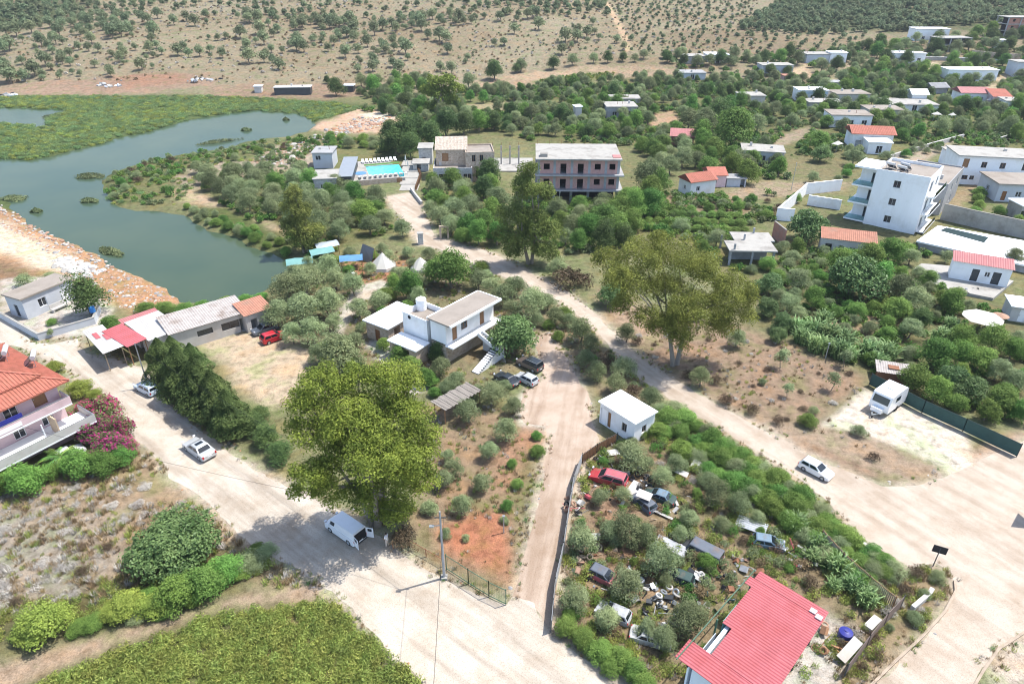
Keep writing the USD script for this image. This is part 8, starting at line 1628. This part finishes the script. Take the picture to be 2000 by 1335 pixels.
# ------------------------------------------------------------------ person by the van
def person(px, py, label, facing):
    p = P(px, py); t = thing('person', label, 'person', (p[0], p[1], 0), facing); J = {}
    def hull(chain):
        out = manifold3d.Manifold()
        for (a, ra), (b, rb) in chain: out = out + manifold3d.Manifold.batch_hull([manifold3d.Manifold.sphere(ra, 14).translate(list(a)), manifold3d.Manifold.sphere(rb, 14).translate(list(b))])
        return out
    hip, wai, che, nec = (0, 0, .92), (0, 0, 1.08), (.02, 0, 1.32), (.02, 0, 1.48)
    ch = [((hip), .13), ((wai), .125)], [((wai), .125), ((che), .15)], [((che), .15), ((nec), .06)], [((nec), .055), ((.04, 0, 1.60), .075)]
    for s in (-1, 1):
        sh, el, wr_, hd = (.02, s * .19, 1.40), (.06, s * .25, 1.12), (.24, s * .20, .98), (.31, s * .18, .97)
        ch += ([((0, s * .09, .92), .10), ((.03, s * .10, .50), .062)], [((.03, s * .10, .50), .06), ((-.02 + s * .08, s * .11, .09), .042)], [((-.02 + s * .08, s * .11, .06), .045), ((.14 + s * .08, s * .12, .035), .035)],
               [((che), .13), (sh, .07)], [(sh, .062), (el, .045)], [(el, .043), (wr_, .03)], [(wr_, .03), (hd, .036)])
        for f in range(4): ch += ([(hd, .016), ((.37 - .01 * abs(f - 1.5), s * (.15 + f * .02), .955), .010)], [((.37 - .01 * abs(f - 1.5), s * (.15 + f * .02), .955), .010), ((.40, s * (.15 + f * .02), .925), .008)])
        ch += ([((.29, s * .16, .97), .014), ((.33, s * .125, .97), .010)],)
    m = hull(ch).refine_to_length(.03).to_mesh(); tm = trimesh.Trimesh(m.vert_properties[:, :3], m.tri_verts); 
    part(t, 'body', MB().tm(tm), 'skin', smooth=True)
    part(t, 'head', MB().man(manifold3d.Manifold.sphere(.105, 20).scale([1, .82, 1.18]).translate([.05, 0, 1.655]) + manifold3d.Manifold.sphere(.018, 8).translate([.155, 0, 1.645]) + manifold3d.Manifold.sphere(.02, 8).scale([.6, .4, 1]).translate([.04, .09, 1.65]) + manifold3d.Manifold.sphere(.02, 8).scale([.6, .4, 1]).translate([.04, -.09, 1.65])), 'skin', smooth=True)
    part(t, 'hair', MB().man(manifold3d.Manifold.sphere(.115, 20).scale([1, .85, 1.1]).translate([.03, 0, 1.68]) - mbox(.07, .3, -.2, .2, 1.3, 1.72) - mbox(-.3, .3, -.2, .2, 1.3, 1.6)), 'hair', smooth=True)
    for y in (-.035, .035): part(t, 'eye', MB().man(manifold3d.Manifold.sphere(.012, 8).translate([.142, y, 1.672])), 'hair')
    sh_ = [[((0, 0, .90), .155), ((wai), .15)], [((wai), .15), ((che), .172)], [((che), .172), ((.02, 0, 1.43), .09)]]; tr_ = []
    for s in (-1, 1):
        sh_ += [[((che), .15), ((.02, s * .19, 1.40), .088)], [((.02, s * .19, 1.40), .085), ((.045, s * .225, 1.22), .070)]]
        tr_ += [[((0, s * .09, .92), .122), ((.03, s * .10, .50), .085)], [((.03, s * .10, .50), .085), ((-.02 + s * .08, s * .11, .14), .068)]]
    part(t, 'shirt', MB().man(hull(sh_)), 'cloth_white', smooth=60); part(t, 'trousers', MB().man(hull(tr_)), 'cloth_pale', smooth=60)
person(757, 1066, 'person in a white shirt and pale trousers standing beside the white van', 2.7)
want('dry_bush', 785, 1050, 70, 1.2, desc='dark brush heap'); flush_plants()
# ------------------------------------------------------------------ ground cover (nobody could count it)
def tuft(seed, n, h, w, spread):
    r_ = np.random.default_rng(seed); a = r_.uniform(0, 6.28, n); b = np.c_[np.cos(a), np.sin(a)] * (r_.uniform(0, 1, n) ** .7 * spread)[:, None]; d = np.c_[np.cos(a), np.sin(a)] * .5 + r_.normal(0, .4, (n, 2)); hh = h * r_.uniform(.5, 1.2, n); s = np.c_[-d[:, 1], d[:, 0]]; s /= np.linalg.norm(s, axis=1, keepdims=True) + 1e-6
    v = np.stack([np.c_[b - s * w, np.zeros(n)], np.c_[b + s * w, np.zeros(n)], np.c_[b + d * (hh * .45)[:, None], hh]], 1).reshape(-1, 3); return v, np.arange(3 * n).reshape(-1, 3), np.repeat(r_.random(n), 3)
leafmat('leaf_weed_red', (.20, .12, .06), (.34, .22, .12), hue=.02)
keep_off = shapely.union_all([WATER.buffer(.3), PAVED.buffer(-.2)] + FOOT); shapely.prepare(keep_off)
def cover(name, outline, dens, kinds, size, label, seed, holes=True, clump=None, hs=1.0, mx=60000):
    g = poly(outline) if not isinstance(outline, sg.base.BaseGeometry) else outline; n = min(mx, int(g.area * dens)); q = rand_in(g, n, seed)
    if holes: q = q[~shapely.contains_xy(keep_off, q[:, 0], q[:, 1])]
    if clump: q = q[meshkit.fbm(np.c_[q / clump[0], np.zeros(len(q))], 3, seed) + np.random.default_rng(seed).uniform(-.1, .1, len(q)) > clump[1]]
    s = np.random.default_rng(seed + 1).uniform(*size, len(q)); instancer(name, kinds, q, (s, None), label, seed=seed, hs=hs, zoff=-.03)
def weed(seed):
    r_ = np.random.default_rng(seed); n = 130; a = r_.uniform(0, 6.28, n); q = r_.uniform(0, 1, n) ** .6 * .55; h = r_.uniform(.1, .85, n) * (1 - q * .7)
    return leaves(np.c_[q * np.cos(a), q * np.sin(a), h], np.c_[np.cos(a), np.sin(a), 0 * a + .3], .26, .075, r_, up=1.1, jit=.9)
WEED = [(weed(60 + k), m) for k, m in enumerate(('leaf_weed', 'leaf_weed', 'leaf_weed', 'leaf_weed', 'leaf_weed'))]
DRY = [(tuft(70 + k, 46, .5, .028, .30), m) for k, m in enumerate(('leaf_dry', 'leaf_dry', 'leaf_weed', 'leaf_grey'))]
GRN = [(tuft(80 + k, 46, .45, .035, .32), m) for k, m in enumerate(('leaf_weed', 'leaf_marsh', 'leaf_dry'))]
MAR = [(blob(90 + k, 2.4, .42, 7, .4, 150, (.40, .13), .9), m) for k, m in enumerate(('leaf_marsh', 'leaf_marsh', 'leaf_weed'))]
GSH = [(blob(95 + k, 2.6, 1.6, 6, .7, 170, (.42, .26), 1.0), m) for k, m in enumerate(('leaf_broad', 'leaf_olive', 'leaf_bright', 'leaf_broad', 'leaf_marsh'))]
cover('weed_field', [(40, 1360), (110, 1330), (260, 1268), (400, 1213), (560, 1183), (655, 1188), (760, 1285), (830, 1345), (850, 1390), (0, 1390)], 5.0, WEED, (.5, 1.35), 'waist-high yellow-green weeds filling the field at the lower left', 101)
cover('dry_grass', [(-60, 905), (120, 910), (250, 885), (300, 885), (350, 945), (450, 1045), (535, 1100), (640, 1145), (560, 1150), (420, 1115), (200, 1175), (-60, 1215)], 2.6, DRY, (.5, 1.2), 'dry straw-coloured grass in the lot at the left', 102, clump=(5, .42))
cover('lot_thorn', [(-60, 950), (110, 955), (260, 930), (330, 960), (300, 1010), (240, 1080), (120, 1180), (-60, 1195)], 0.8, [(blob(130 + k, 1.3, .30, 6, .22, 170, (.13, .04), 1.0), m) for k, m in enumerate(('leaf_grey', 'leaf_grey', 'leaf_dry'))], (.5, 1.5), 'grey withered thorn patches in the dry lot', 112, clump=(6, .52), hs=.8)
cover('green_weeds', [(-60, 1190), (140, 1168), (300, 1122), (440, 1075), (540, 1105), (440, 1150), (200, 1212), (-60, 1265)], 2.6, GRN + WEED[:2], (.5, 1.1), 'green weeds under the hedge between lot and track', 103)
cover('verge_grass', [(800, 780), (1010, 800), (1070, 850), (1030, 1050), (1003, 1160), (870, 1110), (790, 1050)], 2.0, DRY + GRN, (.4, .9), 'dry and green tufts in the strip beside the lane', 104, clump=(4, .50))
cover('yard_weeds', [(1080, 1230), (1110, 1020), (1145, 905), (1300, 800), (1420, 850), (1560, 940), (1680, 1050), (1760, 1130), (1690, 1330), (1330, 1340)], 2.6, DRY + GRN + WEED[:3], (.4, 1.1), 'mixed weeds growing through the scrap yard', 105, clump=(4, .40))
yz = poly([(1095, 1215), (1120, 1020), (1150, 910), (1230, 880), (1340, 960), (1450, 1060), (1500, 1100), (1420, 1180), (1330, 1250)]); q = rand_in(yz, 420, 33); q = q[meshkit.fbm(np.c_[q / 4, np.zeros(len(q))], 3, 8) > .47]
def bit(k):
    m = trimesh.creation.box([(.7, .3, .1), (.4, .35, .2), (1.3, .08, .06), (.5, .5, .03)][k % 4]); m.apply_transform(trimesh.transformations.euler_matrix(.3 * k, .5, 0)); return (np.array(m.vertices), np.array(m.faces))
instancer('scrap_litter', [(bit(k), m) for k, m in enumerate(('scrap_white', 'scrap_grey', 'wood_pale', 'dark', 'dark', 'rust', 'scrap_white', 'galv'))], q, (rr.uniform(.4, 1.2, len(q)), None), 'small litter of scrap strewn through the yard', zoff=.08)
cover('yard_scrub', [(1090, 1225), (1120, 1020), (1150, 905), (1300, 810), (1430, 870), (1560, 950), (1660, 1060), (1600, 1150), (1480, 1110), (1330, 1250)], .75, [(blob(170 + k, 1.7, .9, 6, .42, 420, (.17, .075), .9), m) for k, m in enumerate(('leaf_olive', 'leaf_broad', 'leaf_weed', 'leaf_dry'))], (.4, 1.1), 'scrubby growth swallowing the scrap yard', 117, clump=(4, .44))
cover('island_grass', [(1690, 1345), (1640, 1345), (1700, 1240), (1760, 1130), (1826, 1100), (1866, 1124), (1868, 1150), (1780, 1260)], 3.0, DRY + WEED[2:3], (.5, 1.1), 'dry brown grass on the kerbed island', 106, clump=(3, .36))
cover('camp_grass', [(560, 640), (560, 560), (640, 500), (760, 490), (900, 520), (1040, 560), (1160, 650), (1290, 780), (1160, 720), (1060, 650), (1040, 720), (900, 770), (720, 700)], 1.3, DRY + GRN, (.5, 1.1), 'tufts of grass around the stair house and camp', 107, clump=(5, .44))
cover('plot_grass', [(1180, 570), (1330, 620), (1450, 640), (1600, 685), (1700, 740), (1720, 880), (1560, 860), (1440, 810), (1300, 735)], .9, DRY, (.4, .9), 'sparse dry tufts on the ploughed plot', 108, clump=(6, .46))
cover('garden_green', [(1480, 520), (1600, 490), (1800, 480), (1870, 580), (2020, 640), (2050, 830), (1900, 800), (1700, 730), (1590, 670)], .5, GSH[:4], (.4, .95), 'low green growth covering the farm garden', 109, clump=(8, .40))
cover('thicket_green', [(1000, 390), (1300, 380), (1560, 380), (1560, 430), (1420, 440), (1480, 560), (1340, 470), (1100, 500), (1000, 470)], .40, GSH[:4], (.5, 1.1), 'low green thicket below the frame block', 113, clump=(9, .42))
cover('crop_strips', poly([(1050, 158), (1130, 145), (1200, 142), (1195, 153), (1060, 172)]).union(poly([(1060, 208), (1200, 202), (1330, 206), (1330, 216), (1200, 214), (1060, 220)])).union(poly([(1780, 247), (1895, 228), (1895, 252), (1800, 260)])), .5, [(GSH[2][0], 'leaf_bright'), (GSH[4][0], 'leaf_weed')], (.35, .7), 'bright green crop strips on the far plain', 120, holes=False)
cover('grove_green', [(388, 338), (600, 345), (690, 372), (750, 395), (768, 450), (720, 472), (640, 500), (560, 480), (470, 420), (395, 380)], .35, GSH[:4] + GRN[:1], (.35, .9), 'low green growth under the lagoon grove', 118, clump=(7, .40))
cover('resort_green', [(820, 365), (950, 340), (1000, 420), (1000, 475), (890, 465), (845, 430)], .4, GSH[:4], (.3, .8), 'green growth on the slope right of the driveway', 119, clump=(6, .38))
cover('marsh', [(-120, 195), (0, 188), (330, 187), (520, 192), (640, 200), (715, 210), (640, 230), (612, 234), (560, 220), (420, 222), (210, 275), (60, 310), (-120, 306)], .55, MAR, (.7, 1.4), 'green reeds and rushes of the marsh beyond the lagoon', 110)
cover('spit_green', [(196, 350), (300, 312), (460, 287), (600, 267), (740, 272), (800, 325), (700, 330), (600, 335), (500, 340), (400, 345), (340, 400), (220, 402)], .55, MAR + DRY[:1] + GSH[:2], (.4, 1.0), 'weeds covering the spit beside the lagoon', 111, clump=(9, .42))
cover('plain_green', [(700, 215), (900, 182), (1000, 180), (1100, 162), (1320, 150), (1560, 165), (1700, 130), (2040, 140), (2040, 290), (1760, 290), (1600, 300), (1560, 350), (1420, 350), (1240, 290), (1040, 275), (960, 255), (800, 235)], .42, GSH, (.35, 1.15), 'green bushes and crops covering the far plain', 114, clump=(16, .40))
cover('slope_green', [(1300, 112), (1480, 115), (1700, 85), (2060, 60), (2060, 145), (1700, 140), (1560, 160), (1300, 150)], .05, GSH[:3], (.8, 1.8), 'green bushes on the slope between the upper houses', 115, clump=(16, .42))
def reeds(px, py, wpx, label, asp=.67, rot=0.0):
    p = P(px, py); s = wpx * pix(p)[2] / FOC; t = thing('reed_island', label, 'reeds', (p[0], p[1], -.5), rot); r_ = np.random.default_rng(int(px)); n = 700; a = r_.uniform(0, 6.28, n); q = r_.uniform(0, 1, n) ** .5 * (.55 + .8 * meshkit.noise(np.c_[np.cos(a) * 2.5, np.sin(a) * 2.5, 0 * a + px])); c = np.c_[q * s / 2 * np.cos(a), q * s / 2 * asp * np.sin(a), r_.uniform(.0, 1.0, n) * (1.1 - q * .7)]
    part(t, 'reeds', leaves(c, np.c_[np.cos(a), np.sin(a), 0 * a + .4], .6, .2, r_, up=1.5), 'leaf_olive_dark'); part(t, 'mud', MB().cyl((0, 0, -.6), s * .5 * min(.4, asp * .7), .56, 14), 'rust')
edge = ROADS.boundary.buffer(.9); shapely.prepare(edge)
edge = edge.intersection(sg.box(-75, 30, 80, 150))
q = rand_in(edge, 4200, 9); instancer('road_stones', RK, q, (rr.gamma(1.6, .05, len(q)) + .03, None), 'loose stones along the edges of the dirt roads')
q = rand_in(ROADS.buffer(1.3).difference(ROADS.buffer(-.5)).intersection(sg.box(-75, 30, 80, 150)), 2600, 10); q = q[meshkit.fbm(np.c_[q / 5, np.zeros(len(q))], 3, 4) > .5]; instancer('road_verge_grass', DRY + GRN, q, (rr.uniform(.3, .8, len(q)), None), 'tufts of dry grass along the road verges')
for (px, py, w), lb in zip(((172, 342, 60), (172, 390, 36), (215, 488, 74), (25, 385, 50), (70, 410, 20), (110, 226, 54), (424, 275, 84), (480, 252, 22), (558, 232, 12)), ('reed clump off the spit tip', 'round reed clump nearest the spit', 'floating weed patch off the boulder bank', 'reed patch at the left edge of the lagoon', 'tiny reed patch off the left bank', 'dark reed strip in the marsh pond', 'long reed strip along the inner lagoon shore', 'small reed patch in the upper lagoon', 'tiny dark reed tuft at the head of the lagoon')): reeds(px, py, w, lb, *((.12, .62) if px == 424 else (.3, -.5) if px == 215 else (.67, 0.0)))

# ------------------------------------------------------------------ air: thin summer haze over the whole valley
M['haze_air'] = usdkit.material(stage, '/World/Looks/haze_air', {'v': ('principled_volume', {'color': (.86, .92, 1.0), 'density': 0.00009, 'anisotropy': .2})}, [], volume='v.volume')
single('haze', MB().box(-1600, 1600, -60, 1760, -4, 330), 'haze_air', None, None, None, 'stuff')
